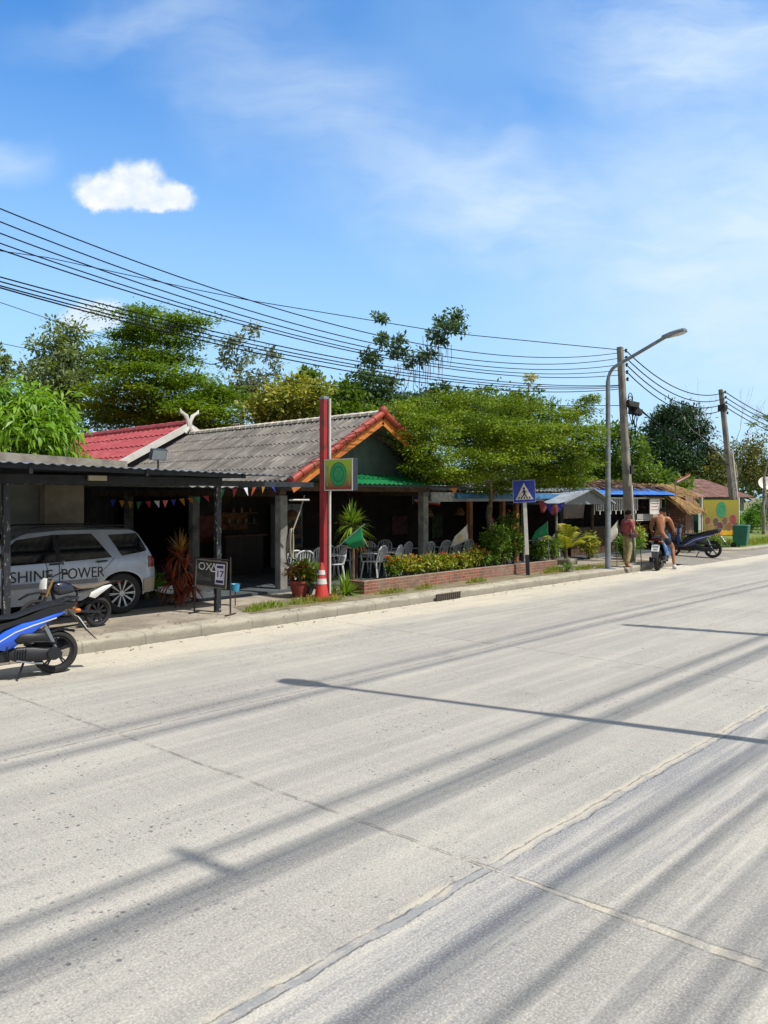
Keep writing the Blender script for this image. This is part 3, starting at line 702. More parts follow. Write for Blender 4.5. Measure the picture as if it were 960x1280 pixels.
# ---- carport
cp = thing('carport', 'black steel carport with corrugated roof over the silver car', 'carport', (6.4, 12, PZ))
m = MB(); corr_sheet(m, (-1.5, 11.15, 2.85), (10.6, 0, -.2), (0, 4.6, .14), 0, 0, .15, .012, t=.006)
m.build('roof_sheet', M('zinc_sheet', 'a3a6a8', .45, col2='7f8285', scale=3, metal=.55, grime='6a5f52', gscale=3), cp, smooth=True, w=True)
m = MB(); m.box(-1.5, 8.1, 11.95, 12.05, 2.46, 2.6)
for y in (11.25, 13.2, 14.8): m.bar((-1.5, y, 2.80 + (y - 11.15) * .03), (8.1, y, 2.62 + (y - 11.15) * .03), .05, .07)
for x in (-1.4, 1.5, 4.4, 6.2, 8.05): m.bar((x, 11.2, 2.64), (x, 15.6, 2.7), .05, .1)
m.build('roof_frame', m_steel, cp, w=True)
m = MB(); m.box(8.1, 10.3, 11.97, 12.05, 2.46, 2.56); m.build('beam_extension', m_gutter, cp, w=True)
def peel():
    m, t, b = newmat('peeling_black_paint'); P = t.add('ShaderNodeTexCoord').outputs['Object']
    n = t.noise(t.scale(P, (9, 9, 3.2)), 2.2, 6, .7); f = t.map(n, .58, .62)
    t.l.new(t.mix(f, lin('20242a'), lin('b5b2aa')), b.inputs['Base Color']); b.inputs['Roughness'].default_value = .55; return m
mp = peel()
for x in (4.35, 8.03):
    m = MB(); m.box(x - .05, x + .05, 11.95, 12.05, PZ - .05, 2.458); m.build('post', mp, cp, w=True, bevel=.006)
m = MB(); m.box(5.55, 5.85, 11.86, 11.9, 2.52, 2.6); m.build('lamp_holder', M('cream_fitting', 'b8b298', .6), cp, w=True)
# floodlight above the carport edge
fl = thing('floodlight', 'small grey floodlight standing on the carport roof edge', 'floodlight', (6.95, 12.2, 2.8))
mt = Matrix.Translation((0, 0, .2)) @ Matrix.Rotation(R(20), 4, 'X'); m = MB(); m.obox(mt, .3, .07, .2); m.build('housing', m_gutter, fl, bevel=.01)
m = MB(); m.obox(mt @ Matrix.Translation((0, -.04, 0)), .26, .012, .165); m.build('glass', M('floodlight_glass', '7f878c', .2, spec=.8), fl)
m = MB(); m.tube([(0, 0, -.12), (0, 0, .12)], .018, 6); m.build('bracket', m_steel, fl)
# ---- concrete shed behind the car
sh = thing('concrete_shed', 'bare concrete shed with slab roof edge behind the silver car', 'shed', (5, 16, PZ))
m = MB(); m.slab([(-2, 15.3, 3.12), (8.0, 15.3, 2.86), (8.0, 15.3, 3.02), (-2, 15.3, 3.36)], (0, 1, 0), 4.5); m.build('roof_slab', M('rough_cast_slab', '928c82', .95, col2='706a61', scale=4, bump=.5, bscale=14), sh, w=True)
m = MB(); m.box(-2, 6.35, 15.75, 15.9, PZ, 2.9); m.build('wall', M('grey_board_wall', '8f918c', .9, col2='747670', scale=1.6), sh, w=True)
m = MB(); m.box(6.36, 7.15, 15.5, 16.2, PZ, 2.88); m.build('column', m_conc, sh, w=True)
m = MB(); m.box(3.1, 4.2, 15.66, 15.72, PZ, 2.2); m.build('door', m_wood, sh, w=True)
m = MB(); m.box(5.2, 5.45, 15.7, 15.74, 1.75, 2.35); m.build('hanging_cloth', m_dark, sh, w=True)
# ---- thatched bar on the right
hb = thing('thatched_bar', 'open roadside bar with leaf thatch roof and white hanging fringe', 'bar', (28, 14, PZ))
m_thatch = M('dry_thatch', 'b3925f', .95, col2='7d6038', scale=14, bump=.6, bscale=30)
m_leafroof = M('brown_leaf_roof', '8f6f58', .95, col2='54402f', scale=11, bump=.6, bscale=26, grime='b99a78', gscale=5)
def thatch(m, o, du, dv, n, ln, wd, jit=.12):
    o, du, dv = Vector(o), Vector(du), Vector(dv); nr = du.cross(dv).normalized(); nr = nr if nr.z > 0 else -nr
    for _ in range(n):
        s, t_ = random.random(), random.random() ** .8
        p = o + du * s + dv * t_ * .9 + nr * random.uniform(0, .06)
        d = dv.normalized() + Vector((random.uniform(-jit, jit) * 2, random.uniform(-jit, jit), random.uniform(-jit, jit) - .06)) + nr * random.uniform(-.02, .1)
        d = d.normalized() * ln * random.uniform(.5, 1.2); sd_ = d.cross(nr).normalized() * wd * random.uniform(.5, 1.3)
        m.add([p - sd_ * .5, p + sd_ * .5, p + d + sd_ * .3, p + d - sd_ * .3], [(0, 1, 2, 3)])
m = MB(); m.slab([(24.2, 13.9, 2.66), (30.8, 13.9, 2.66), (30.8, 16.4, 2.92), (24.2, 16.4, 2.92)], (0, 0, 1), .05)
thatch(m, (24.0, 16.4, 2.98), (6.8, 0, 0), (0, -2.9, -.36), 1300, .5, .09, .3); m.build('leaf_roof', m_leafroof, hb, w=True)
m = MB(); m.slab([(24.5, 13.2, 2.36), (30.4, 13.2, 2.36), (30.4, 14.3, 2.74), (24.5, 14.3, 2.74)], (0, 0, 1), .015); m.build('blue_tarp', M('blue_tarpaulin', '2f63b5', .5, col2='3f7fcf', scale=5), hb, w=True)
for (x0, y0, z0, x1, y1) in ((28.4, 13.7, 2.36, 32.3, 13.0), (29.8, 12.5, 1.92, 31.9, 12.3)):
    m = MB(); o = Vector((x0, y0 + .9, z0 + .42)); du = Vector((x1 - x0, y1 - y0 + .3, 0)); dv_ = Vector((.25, -1.0, -.5)) if z0 > 2 else Vector((.2, -.7, -.62))
    m.slab([o, o + du, o + du + dv_, o + dv_], (0, 0, -1), .06); thatch(m, o + Vector((0, 0, .03)), du, dv_, 900 if z0 > 2 else 2200, .45 if z0 > 2 else .34, .05, .25 if z0 > 2 else .16); m.build('thatch_eave', m_thatch, hb, w=True)
m_brick = None
def brick_mat(name, c1, c2, mortar, scale=1., bw=.22, bh=.07):
    m, t, b = newmat(name); P = t.add('ShaderNodeTexCoord').outputs['Object']; s = t.add('ShaderNodeSeparateXYZ'); t.l.new(P, s.inputs[0])
    c = t.add('ShaderNodeCombineXYZ'); t.l.new(t.math('ADD', s.outputs[0], s.outputs[1]), c.inputs[0]); t.l.new(s.outputs[2], c.inputs[1])
    br = t.add('ShaderNodeTexBrick'); t.l.new(t.vmath('ADD', c.outputs[0], wvn(t, P, 9, .012)), br.inputs['Vector'])
    br.inputs['Color1'].default_value = (*lin(c1), 1); br.inputs['Color2'].default_value = (*lin(c2), 1); br.inputs['Mortar'].default_value = (*lin(mortar), 1)
    br.inputs['Scale'].default_value = 1; br.inputs['Brick Width'].default_value = bw; br.inputs['Row Height'].default_value = bh; br.inputs['Mortar Size'].default_value = .008; br.inputs['Mortar Smooth'].default_value = .3
    g = t.map(t.noise(P, 4, 6, .7), .42, .66)
    mo = t.map(t.noise(P, 1.1, 4, .6), .42, .6); cc_ = t.mix(t.math('MULTIPLY', mo, .5), br.outputs['Color'], lin('8d8272'))
    t.l.new(t.mix(t.math('MULTIPLY', g, .7), cc_, lin('5c5348')), b.inputs['Base Color']); b.inputs['Roughness'].default_value = .92
    bn = t.add('ShaderNodeBump'); bn.inputs['Strength'].default_value = .7; bn.inputs['Distance'].default_value = .01
    t.l.new(t.math('ADD', t.math('MULTIPLY', br.outputs['Fac'], -1), t.math('MULTIPLY', t.noise(P, 30, 4), .5)), bn.inputs['Height']); t.l.new(bn.outputs[0], b.inputs['Normal']); return m
m_brick = brick_mat('old_red_brick', '9a5a42', '7d4433', '9c9080')
m = MB(); m.box(30.95, 31.75, 13.05, 13.85, PZ - .05, 2.3); m.build('brick_column', m_brick, hb, w=True)
m_teal = M('teal_paint', '2f6f66', .6, col2='24564f', scale=4)
m = MB(); m.box(31.76, 32.55, 13.2, 13.26, .14, 2.15); [m.box(31.78 + .1 * i, 31.80 + .1 * i, 13.16, 13.199, .14, 2.15) for i in range(8)]; m.build('teal_door', m_teal, hb, w=True)
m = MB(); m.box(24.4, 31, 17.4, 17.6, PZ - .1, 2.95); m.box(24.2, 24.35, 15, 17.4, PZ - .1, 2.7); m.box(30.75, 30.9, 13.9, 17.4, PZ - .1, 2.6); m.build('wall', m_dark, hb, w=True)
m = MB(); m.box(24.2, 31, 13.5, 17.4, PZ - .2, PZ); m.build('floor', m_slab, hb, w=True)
m = MB(); m.box(24.4, 30.5, 14.4, 14.9, PZ, 1.15); m.build('counter', m_wood, hb, w=True)
m = MB()
for i in range(26):
    x = 24.5 + i * .13; L = .42 if i % 3 else .55; m.box(x, x + .05, 13.55, 13.56, 2.2 - L, 2.2)
m.box(24.4, 30.6, 13.54, 13.57, 2.2, 2.26); m.build('fringe', m_white, hb, w=True)
m = MB()
for i in range(34): m.box(27.9 + i * .085, 27.94 + i * .085, 13.62, 13.64, 1.42, 1.62)
m.box(27.8, 30.8, 13.62, 13.65, 1.36, 1.4); m.box(29.9, 29.96, 13.6, 13.66, PZ, 2.2); m.build('white_rail', m_white, hb, w=True)
for x, y in ((24.45, 13.6), (27.6, 13.6), (30.5, 13.6)):
    m = MB(); m.tube([(x, y, PZ - .05), (x, y, 2.5)], .055, 8); m.build('post', m_wood, hb, w=True, smooth=True)
x, z = YP(818, 633, 13.4)
m = MB(); m.box(x - .42, x + .42, 13.38, 13.41, z - .3, z + .3, 0); m.box(x - .36, x + .36, 13.374, 13.379, z + .1, z + .13, 1); m.box(x - .3, x + .2, 13.374, 13.379, z - .02, z + .005, 1); m.box(x - .33, x + .3, 13.374, 13.379, z - .14, z - .115, 1)
m.build('menu_board', [m_white, M('faded_red_strokes', '9a5550', .7)], hb, w=True)
for i, (x, zz) in enumerate(((25.6, 1.95), (26.6, 1.92), (28.6, 1.97), (29.3, 1.9))):
    m = MB(); m.lathe([(.02, .18), (.03, .05), (.12, 0), (.13, -.08), (.1, -.08)], 10, Matrix.Translation((x, 14.1, zz))); m.build('lamp_shade', m_wood, hb, w=True, smooth=True)
# grey gable canopy at the left end of the bar
gc = thing('gable_canopy', 'pale grey gabled canopy standing left of the thatched bar', 'canopy', (23.2, 13.3, PZ))
g0 = YP(741, 611, 12.9); gl = YP(702, 633, 12.9); gr = YP(768, 630, 12.9); gl = (gl[0], gr[1])
m = MB()
for e in (gl, gr):
    a_, b_ = Vector((g0[0], 12.85, g0[1])), Vector((e[0], 12.85, e[1])); n_ = Vector((0, 2.2, 0))
    m.slab([a_, b_, b_ + n_, a_ + n_], (0, 0, 1), .04)
m.build('roof', M('pale_canopy_sheet', '9aa0a4', .6, col2='7f868a', scale=3, grime='6a6a64'), gc, w=True)
m = MB(); m.slab([(gl[0] + .05, 13.1, gl[1]), (gr[0] - .05, 13.1, gr[1]), (g0[0], 13.1, g0[1] - .04)], (0, 1, 0), .03); m.build('gable_panel', M('grey_gable_panel', '858b8e', .7), gc, w=True)
for x in (gl[0] + .1, gr[0] - .1):
    m = MB(); m.tube([(x, 13.15, PZ), (x, 13.15, gl[1])], .04, 8); m.build('post', m_pillar, gc, w=True, smooth=True)
# ---- rusty roofed house far right
rr = thing('rusty_roof_house', 'white walled house with long rusty metal roof behind the food billboard', 'house', (40, 22, .1))
pL, pR = YP(800, 622, 20), YP(936, 622, 20)
m_rust = M('rusty_sheet', '74524a', .85, col2='5a3a34', scale=2.2, grime='8d7468', gscale=1.2)
m = MB(); corr_sheet(m, (pL[0], 23.2, pL[1] + 1.35), (pR[0] - pL[0], 0, 0), (0, -3.6, -1.35), 0, 0, .3, .03, rows=2, lap=.04); corr_sheet(m, (pL[0], 23.2, pL[1] + 1.35), (pR[0] - pL[0], 0, 0), (0, 3.6, -1.35), 0, 0, .3, .03); m.build('roof', m_rust, rr, w=True, smooth=True)
m = MB(); m.box(pL[0] + .3, pR[0] - .4, 20.2, 26.2, .05, pL[1] - .06); m.build('wall', M('pale_house_wall', 'a9adaa', .85, col2='8d9390', scale=1.2, grime='77756c', gscale=1), rr, w=True)
m = MB(); m.slab([(pR[0] - .4, 20.2, pL[1] - .06), (pR[0] - .4, 26.2, pL[1] - .06), (pR[0] - .4, 23.2, pL[1] + 1.2)], (-1, 0, 0), .1); m.build('gable_wall', M('brown_gable', '5c4c42', .9), rr, w=True)
m = MB(); corr_sheet(m, (pR[0] - .5, 20.0, pL[1] - .05), (3.2, 0, 0), (0, -1.6, -.9), 0, 0, .3, .03); m.build('porch_sheet', M('grey_porch_sheet', '7a766c', .8), rr, w=True, smooth=True)
for x in (pL[0] + 6, pL[0] + 10):
    m = MB(); m.box(x, x + 1.1, 20.12, 20.198, .9, 1.9); m.build('window', m_dark, rr, w=True)

# ---- what the shade of the open rooms lets through
def room_thing(name, label, cat, loc, parts):
    t = thing(name, label, cat, loc)
    for nm, mat, fn in parts:
        m = MB(); fn(m); m.build(nm, mat, t, bevel=.006)
    return t
m_fr = M('off_white_enamel', '9aa0a2', .4); m_coolglass = M('cooler_glass', '2c3a40', .1, spec=.8); m_rattan = M('brown_cane', '6f5335', .7)
room_thing('drinks_cooler', 'tall white glass door drinks cooler in the shade right of the red pole', 'cooler', (14.2, 17.7, FLZ := PZ + .05), [('cabinet', m_fr, lambda m: m.box(-.35, .35, -.3, .3, 0, 1.85)), ('glass_door', m_coolglass, lambda m: m.box(-.29, .29, -.335, -.302, .2, 1.5)), ('shelf_goods', M('bottle_row', '7a5a2c', .5, var=.6, scale=25), lambda m: [m.box(-.27, .27, -.345, -.336, .3 + .28 * k, .42 + .28 * k) for k in range(4)])])
room_thing('bar_counter', 'brown counter at the back of the open restaurant left of the red pole', 'counter', (12.2, 17.2, FLZ), [('front', M('dark_counter_wood', '2a1f17', .7), lambda m: m.box(-.6, .6, -.25, .25, 0, 1.0)), ('worktop', m_wood, lambda m: m.box(-.68, .68, -.32, .32, 1.002, 1.05))])
room_thing('wall_shelf', 'wooden wall shelf with rows of jars at the back of the restaurant', 'shelf', (12.9, 18.12, 1.5), [('board', m_rattan, lambda m: [m.box(-.5, .5, -.12, .15, .3 * k, .3 * k + .03) for k in range(2)]), *[('jar', M('jar_tone_%d' % k, ('8a7a5a', '7a3a2a', '5a6a3a', '9a8a6a')[k % 4], .4), lambda m, k=k: m.lathe([(.001, .031 + .3 * (k % 2)), (.04, .031 + .3 * (k % 2)), (.04, .14 + .3 * (k % 2)), (.025, .17 + .3 * (k % 2)), (.001, .17 + .3 * (k % 2))], 10, Matrix.Translation((-.42 + .14 * k, -.04, 0)))) for k in range(7)]])
for i, (x, y, w, h, z, c, lab) in enumerate(((11.9, 18.26, .5, .7, 1.4, '7a3a2a', 'small reddish poster on the back wall behind the hose pillar'), (14.9, 18.26, .7, .5, 1.6, '4a6a7a', 'bluish poster on the back wall under the green awning'), (17.2, 18.26, .9, .6, 1.4, '8a7a3a', 'yellowish banner on the annex back wall left of the tree'), (19.6, 18.26, .8, .6, 1.3, '6a3a3a', 'dull red banner on the annex back wall right of the tree'), (21.6, 18.26, .6, .8, 1.2, '5a6a4a', 'greenish poster on the annex back wall under the flags'))):
    room_thing('wall_poster', lab, 'poster', (x, y, z), [('sheet', M('poster_print_%d' % i, c, .6, var=.6, scale=6), lambda m, w=w, h=h: m.box(-w / 2, w / 2, -.03, -.005, -h / 2, h / 2)), ('frame', m_wood, lambda m, w=w, h=h: (m.box(-w / 2 - .03, w / 2 + .03, -.028, 0, h / 2, h / 2 + .03), m.box(-w / 2 - .03, w / 2 + .03, -.028, 0, -h / 2 - .03, -h / 2)))])
for i, (x, y, lab) in enumerate(((12.2, 15.0, 'round cane lampshade hanging left of the red pole'), (14.4, 15.2, 'round cane lampshade hanging above the chairs right of the red pole'), (17.3, 15.0, 'round cane lampshade hanging in the annex left of the tree trunk'), (19.3, 15.4, 'round cane lampshade hanging in the annex behind the crossing sign'))):
    t_ = thing('pendant_lamp', lab, 'lamp', (x, y, 1.75)); m = MB(); m.lathe([(.03, .2), (.1, .17), (.19, .02), (.17, -.06), (.15, -.06), (.17, .02), (.09, .15)], 16); m.build('lamp_shade', m_rattan, t_, smooth=True); m = MB(); m.tube([(0, 0, .18), (0, 0, .62)], .008, 5); m.build('cord', m_steel, t_)
# ------------------------------------------------------------------ trees and plants
m_bark = M('grey_brown_bark', '7a6a55', .95, col2='4d4235', scale=9, bump=.7, bscale=25)
m_barkg = M('pale_bark', '9a9184', .95, col2='6a6359', scale=7, bump=.5, bscale=25)
def pads_px(lst, d, rdep=1., zsq=1., jit=.5):
    """(u, v, half width px, half height px[, depth shift]) at distance d"""
    out = []
    for q in lst:
        u, v, ru, rv = q[:4]; dd = d + (q[4] if len(q) > 4 else random.uniform(-jit, jit))
        rx = ru * dd / FPX; out.append((DP(u, v, dd), rx, rx * rdep, rv * dd / FPX * zsq))
    return out
# the big feathery tree in front of the annex
lf_front = LM('feathery_leaf', ['638418', '94a52a', '3b5a17'], .3)
front = [(515, 540, 30, 18, -2.5), (534, 562, 34, 18, -2.4), (526, 582, 32, 14, -2.4), (552, 588, 32, 12, -2.2), (506, 512, 20, 12, -2.6), (545, 535, 34, 18, -2.2), (585, 540, 55, 24, .3), (630, 550, 55, 24, .2), (665, 560, 50, 24, .1), (560, 525, 40, 20, .4), (700, 560, 40, 22, .2), (598, 575, 48, 18, -1.6), (640, 572, 48, 18, -1.6), (680, 600, 46, 16, -1.1), (740, 498, 12, 6, .6), (726, 512, 18, 9, .7), (600, 488, 16, 6, .9), (650, 492, 14, 6, .5), (508, 528, 26, 14, -2.3), (520, 556, 30, 14, -2.2), (512, 585, 16, 10, -2.1), (535, 598, 26, 9, -2.0), (545, 575, 26, 10, -2.2), (545, 520, 46, 20), (520, 512, 34, 16, 1.2), (575, 505, 40, 16, .8), (600, 530, 52, 20, -.6), (560, 548, 48, 16, -.8), (640, 515, 45, 18, .4), (650, 545, 58, 22, -1.), (690, 540, 45, 20, .3), (715, 520, 30, 14, .6), (735, 503, 20, 9, .8), (722, 545, 34, 16, -.5), (742, 540, 24, 10, -.3), (540, 590, 34, 10, -.9), (575, 595, 40, 12, -1.3), (615, 588, 45, 16, -1.2), (655, 590, 50, 18, -1.), (695, 585, 45, 20, -.6), (700, 608, 42, 14, -.3), (728, 580, 26, 14, .2), (620, 560, 55, 18, 1.2), (670, 570, 50, 20, 1.4), (600, 565, 40, 18, 2.), (715, 600, 30, 16, 1.), (590, 500, 30, 10, 1.8), (660, 505, 30, 12, 1.8), (525, 545, 28, 14, .9), (620, 608, 40, 12, .4)]
tree('shade_tree', 'broad bright green feathery shade tree rising from the planter behind the crossing sign', 'tree', (17.75, 13.05, PZ), 2.05, pads_px([q if q[1] < 584 or q[0] < 640 or q[0] - q[2] > 672 else (q[0], q[1] - 4, q[2], q[3], .9) for q in front], 21.6, 1., .9), lf_front, m_bark, .078, 104000, .13, width=.44, sub=20, flat=.26, up=.6, twigs=6, spread=.30, limb_r=.38)
# twig with a pale flower head above it
tw = thing('flower_stalk', 'thin bare stalk with a pale yellow flower head above the big green tree', 'plant', DP(652, 560, 22.4))
m = MB(); st = [DP(652, 560, 22.4), DP(654, 520, 22.4), DP(660, 495, 22.4), DP(661, 478, 22.4)]; m.tube(st, [.03, .028, .022, .015], 6); m.build('stem', m_bark, tw, w=True)
V = spray_crown([(DP(661, 473, 22.4), .28, .28, .1)], .1, 160, .5, 10, .5, 1.); fast_mesh('flower_head', V - np.array(tw.location), 4, LM('pale_flower', ['c9c48a', 'a9b070', 'd8d0a0'], .3), tw)
# big layered tree behind the red roof
lf_lay = LM('layered_leaf', ['648a20', '8aa02e', '41661c'], .38)
lay = [(190, 402, 58, 16), (160, 415, 36, 12), (228, 402, 32, 10), (205, 425, 55, 16), (165, 440, 45, 14, 1.5), (205, 452, 52, 14), (150, 462, 40, 14), (190, 474, 70, 18, -1), (235, 478, 38, 10, 1.), (150, 490, 48, 18, -1.5), (200, 500, 70, 20, -1.5), (255, 492, 50, 14), (285, 496, 32, 12), (235, 515, 60, 18, -1.), (275, 515, 38, 14, .5), (165, 515, 60, 18), (205, 530, 80, 16, .5), (255, 533, 55, 14), (130, 520, 40, 20, 1), (135, 455, 22, 10, 1.)]
tree('layered_tree', 'tall dark green tree with flat layered branches behind the red roof', 'tree', (*DP(200, 622, 33)[:2], 0), 5.2, pads_px(lay, 33, 1., .9), lf_lay, m_bark, .135, 70000, .26, width=.5, sub=24, flat=.22, up=1.1, twigs=5, spread=.3)
lf_gg = LM('grey_green_leaf', ['73875a', '97a676', '587042'], .35)
gg = [(82, 425, 26, 22), (60, 445, 26, 22), (95, 450, 30, 25), (45, 470, 22, 25), (75, 478, 35, 26, -1), (100, 485, 30, 28), (55, 505, 34, 25), (95, 520, 40, 25), (115, 460, 16, 20, 1)]
tree('grey_green_tree', 'grey green open crowned tree left of the tall layered tree', 'tree', (*DP(75, 622, 36)[:2], 0), 4.5, pads_px(gg, 36), lf_gg, m_barkg, .2, 11000, .2, width=.5, sub=22, flat=.9, up=.4, spread=.3)
tree('edge_tree', 'small grey green tree at the left edge of the photo', 'tree', (*DP(-8, 622, 40)[:2], 0), 6, pads_px([(2, 452, 15, 13), (-14, 462, 18, 15), (5, 475, 14, 14), (-12, 490, 22, 16)], 40), lf_gg, m_barkg, .24, 2200, .15, width=.5, sub=16, flat=.9, spread=.3)
# mango tree in front of the red roof
lf_mango = LM('mango_leaf', ['6f9b22', '95b83c', '4d7d1e'], .4, .4)
mg = [(10, 505, 40, 22), (50, 515, 38, 22), (25, 535, 48, 24, -.6), (70, 535, 28, 18), (-20, 530, 40, 30), (5, 560, 45, 22, -.5), (55, 562, 34, 18, -.4), (25, 580, 40, 14), (85, 545, 14, 14)]
tree('mango_tree', 'bright green tree with long drooping leaves above the carport roof', 'tree', (4.2, 21.0, PZ), 2.6, pads_px(mg, 18.3, 1.), lf_mango, m_bark, .27, 6500, .15, width=.22, sub=26, flat=.9, up=.5, droop=.30, spread=.27)
tree('roof_shrub', 'low yellowish green shrub creeping over the lower red roof edge', 'shrub', (7.3, 19.9, PZ), 2.2, pads_px([(85, 572, 20, 7, 0), (108, 576, 18, 6, 0), (65, 568, 18, 8, 0)], 19.4), LM('yellow_green_leaf', ['8a9a3a', 'a5ad4e', '6b8230'], .4), m_bark, .1, 900, .06, width=.45, sub=14, flat=.7)
# sparse grey tree
lf_grey = LM('dusty_grey_leaf', ['7a8876', '97a08c', '606e58'], .35)
sp = [(315, 412, 10, 10), (290, 430, 16, 10), (305, 450, 14, 12), (335, 445, 12, 12), (345, 462, 10, 14), (285, 452, 12, 8), (318, 475, 26, 18), (340, 490, 18, 14), (300, 490, 22, 14), (325, 505, 30, 14), (277, 440, 6, 6)]
tree('sparse_grey_tree', 'thin grey half bare tree between the layered tree and the yellow green crown', 'tree', (*DP(320, 622, 40)[:2], 0), 4.6, pads_px(sp, 40), lf_grey, m_barkg, .24, 3300, .17, width=.45, sub=14, flat=.9, up=.2, twigs=9, spread=.34)
lf_yel = LM('olive_yellow_leaf', ['8f9638', 'b0ac54', '6c842e'], .36)
yl = [(355, 500, 36, 20), (330, 520, 28, 18), (372, 485, 24, 14), (385, 505, 24, 22), (360, 525, 40, 18), (398, 490, 16, 16)]
tree('yellow_green_tree', 'round yellowish green tree crown above the grey gable roof', 'tree', (*DP(360, 622, 32)[:2], 0), 4, pads_px(yl, 32), lf_yel, m_bark, .2, 8000, .18, width=.5, sub=24, flat=.9, up=.6, spread=.26)
lf_mid = LM('mid_green_leaf', ['5a7a2c', '7d963f', '426224'], .36)
tree('pointed_green_tree', 'small pointed green tree top right of the yellow green crown', 'tree', (*DP(388, 622, 34)[:2], 0), 5, pads_px([(386, 466, 10, 6), (390, 476, 12, 9), (384, 486, 14, 8)], 34), lf_mid, m_bark, .2, 1100, .1, sub=14, flat=.9, spread=.3)
# dark tree with hanging vines
lf_dk = LM('dark_blue_green_leaf', ['527052', '6f8a68', '3c583a'], .32, .4)
dk = [(476, 397, 10, 6), (478, 424, 11, 9), (500, 428, 9, 9), (462, 448, 15, 11), (500, 442, 12, 9), (518, 450, 12, 10), (540, 418, 9, 9), (552, 402, 9, 8), (572, 396, 12, 7), (566, 410, 14, 6), (550, 424, 9, 10), (536, 444, 10, 9), (455, 472, 16, 10), (480, 480, 14, 10), (465, 498, 34, 13), (500, 506, 34, 13)]
def vines(t):
    m = MB()
    for _ in range(46):
        u, v = random.choice([(530, 455), (545, 440), (520, 450), (500, 460), (540, 425), (512, 468), (552, 450), (560, 425)]); p = DP(u + random.uniform(-14, 14), v + random.uniform(-8, 8), 36 + random.uniform(-.7, .7))
        L = random.uniform(.5, 1.5); m.tube([p, p + Vector((.03, 0, -L * .5)), p + Vector((random.uniform(-.1, .1), 0, -L))], [.016, .014, .008], 3)
    o = m.build('hanging_vines', m_barkg, t, w=True)
tree('vine_hung_tree', 'tall ragged dark tree with hanging vines behind the restaurant roof ridge', 'tree', (*DP(505, 622, 36)[:2], 0), 5.6, pads_px(dk, 36), lf_dk, m_barkg, .21, 6800, .22, width=.5, sub=14, flat=.9, up=.2, twigs=4, spread=.32, vines=vines)
for (lst, d, lab, lf, n) in (([(425, 492, 24, 16), (445, 505, 30, 18), (420, 512, 30, 16), (455, 520, 30, 16), (408, 525, 30, 16)], 35, 'dense mid green tree just behind the grey roof ridge', lf_mid, 5000),
                             ([(548, 490, 16, 8), (572, 498, 20, 10), (560, 510, 24, 14), (535, 505, 24, 14), (590, 515, 24, 14), (520, 520, 34, 14)], 38, 'dark leafy tree behind the left side of the feathery tree', lf_dk, 4500),
                             ([(620, 505, 30, 14), (655, 512, 30, 14), (690, 525, 34, 16), (640, 530, 40, 16), (600, 530, 30, 14), (668, 495, 8, 14)], 40, 'shadowy tree behind the middle of the feathery tree', lf_mid, 4500),
                             ([(760, 545, 26, 18), (742, 560, 26, 18), (785, 560, 26, 20), (765, 580, 34, 18), (800, 585, 26, 16), (725, 575, 30, 20), (748, 600, 30, 14)], 44, 'bushy green tree between the street lamp and the dark conical tree', lf_mid, 7000)):
    c = lst[len(lst) // 2]
    tree('background_tree', lab, 'tree', (*DP(c[0], 622, d)[:2], 0), 3., pads_px(lst, d), lf, m_bark, .24, n, .2, sub=22, flat=.9, spread=.28)
# dark conical tree on the right
lf_con = LM('dark_needle_leaf', ['2b4a2a', '3c5c33', '1f3a22'], .15)
cn = [(845, 515, 20, 12), (862, 518, 16, 12), (828, 525, 18, 14), (850, 535, 32, 18), (820, 545, 22, 18), (872, 545, 20, 18), (845, 560, 40, 20), (812, 568, 18, 16), (880, 572, 18, 18), (845, 585, 46, 20), (865, 598, 34, 14), (815, 595, 24, 16)]
tree('dark_conical_tree', 'large dark bluish green conical tree beyond the thatched bar', 'tree', (*DP(846, 622, 72)[:2], 0), 3, pads_px(cn, 72, 1., jit=1.2), lf_con, m_bark, .36, 21000, .3, width=.35, sub=34, flat=1., up=.2, spread=.24)
lf_ol = LM('dry_olive_leaf', ['69703a', '8b8450', '4c5f2c'], .25)
for lst, d, lab, lf, n in (([(945, 560, 22, 14), (925, 570, 24, 16), (955, 578, 26, 16), (935, 590, 34, 16), (965, 595, 30, 20)], 74, 'olive green tree behind the rusty roof at the right edge', lf_ol, 5500), ([(890, 575, 16, 18), (900, 590, 22, 16), (880, 595, 26, 12), (912, 585, 14, 16)], 70, 'yellowish bushy tree between the conical tree and the leaning pole', lf_ol, 4200), ([(790, 595, 20, 14), (812, 602, 26, 10), (835, 606, 26, 10), (770, 600, 20, 12)], 46, 'dull green bushes showing just over the leaf roof of the bar', lf_mid, 3600)):
    c = lst[2]
    tree('background_tree', lab, 'tree', (*DP(c[0], 622, d)[:2], 0), 3.2, pads_px(lst, d), lf, m_bark, .28, n, .2, sub=22, flat=.9, spread=.28)
def bare_tree(lab, u, vtop, d, spread, n, seed):
    rs = random.Random(seed); base = DP(u, 640, d); base.z = 0; top = DP(u, vtop, d)
    t = thing('bare_tree', lab, 'tree', base); m = MB()
    def grow(p, dr, L, r, lev):
        q = p + dr * L; mid = p.lerp(q, .5) + Vector((rs.uniform(-1, 1), rs.uniform(-1, 1), rs.uniform(-.4, .6))) * L * .08
        m.tube([p, mid, q], [r, r * .85, r * .65], 5 if lev < 2 else 3, cap=False)
        if lev < 5:
            for _ in range(2 if lev else 3):
                nd = (dr + Vector((rs.gauss(0, spread), rs.gauss(0, spread), rs.uniform(-.1, .45)))).normalized(); grow(q, nd, L * rs.uniform(.6, .82), r * .6, lev + 1)
    grow(base, Vector((0, 0, 1)), (top.z - base.z) * .34, .085, 0); m.build('trunk', m_barkg, t, w=True)
    return t
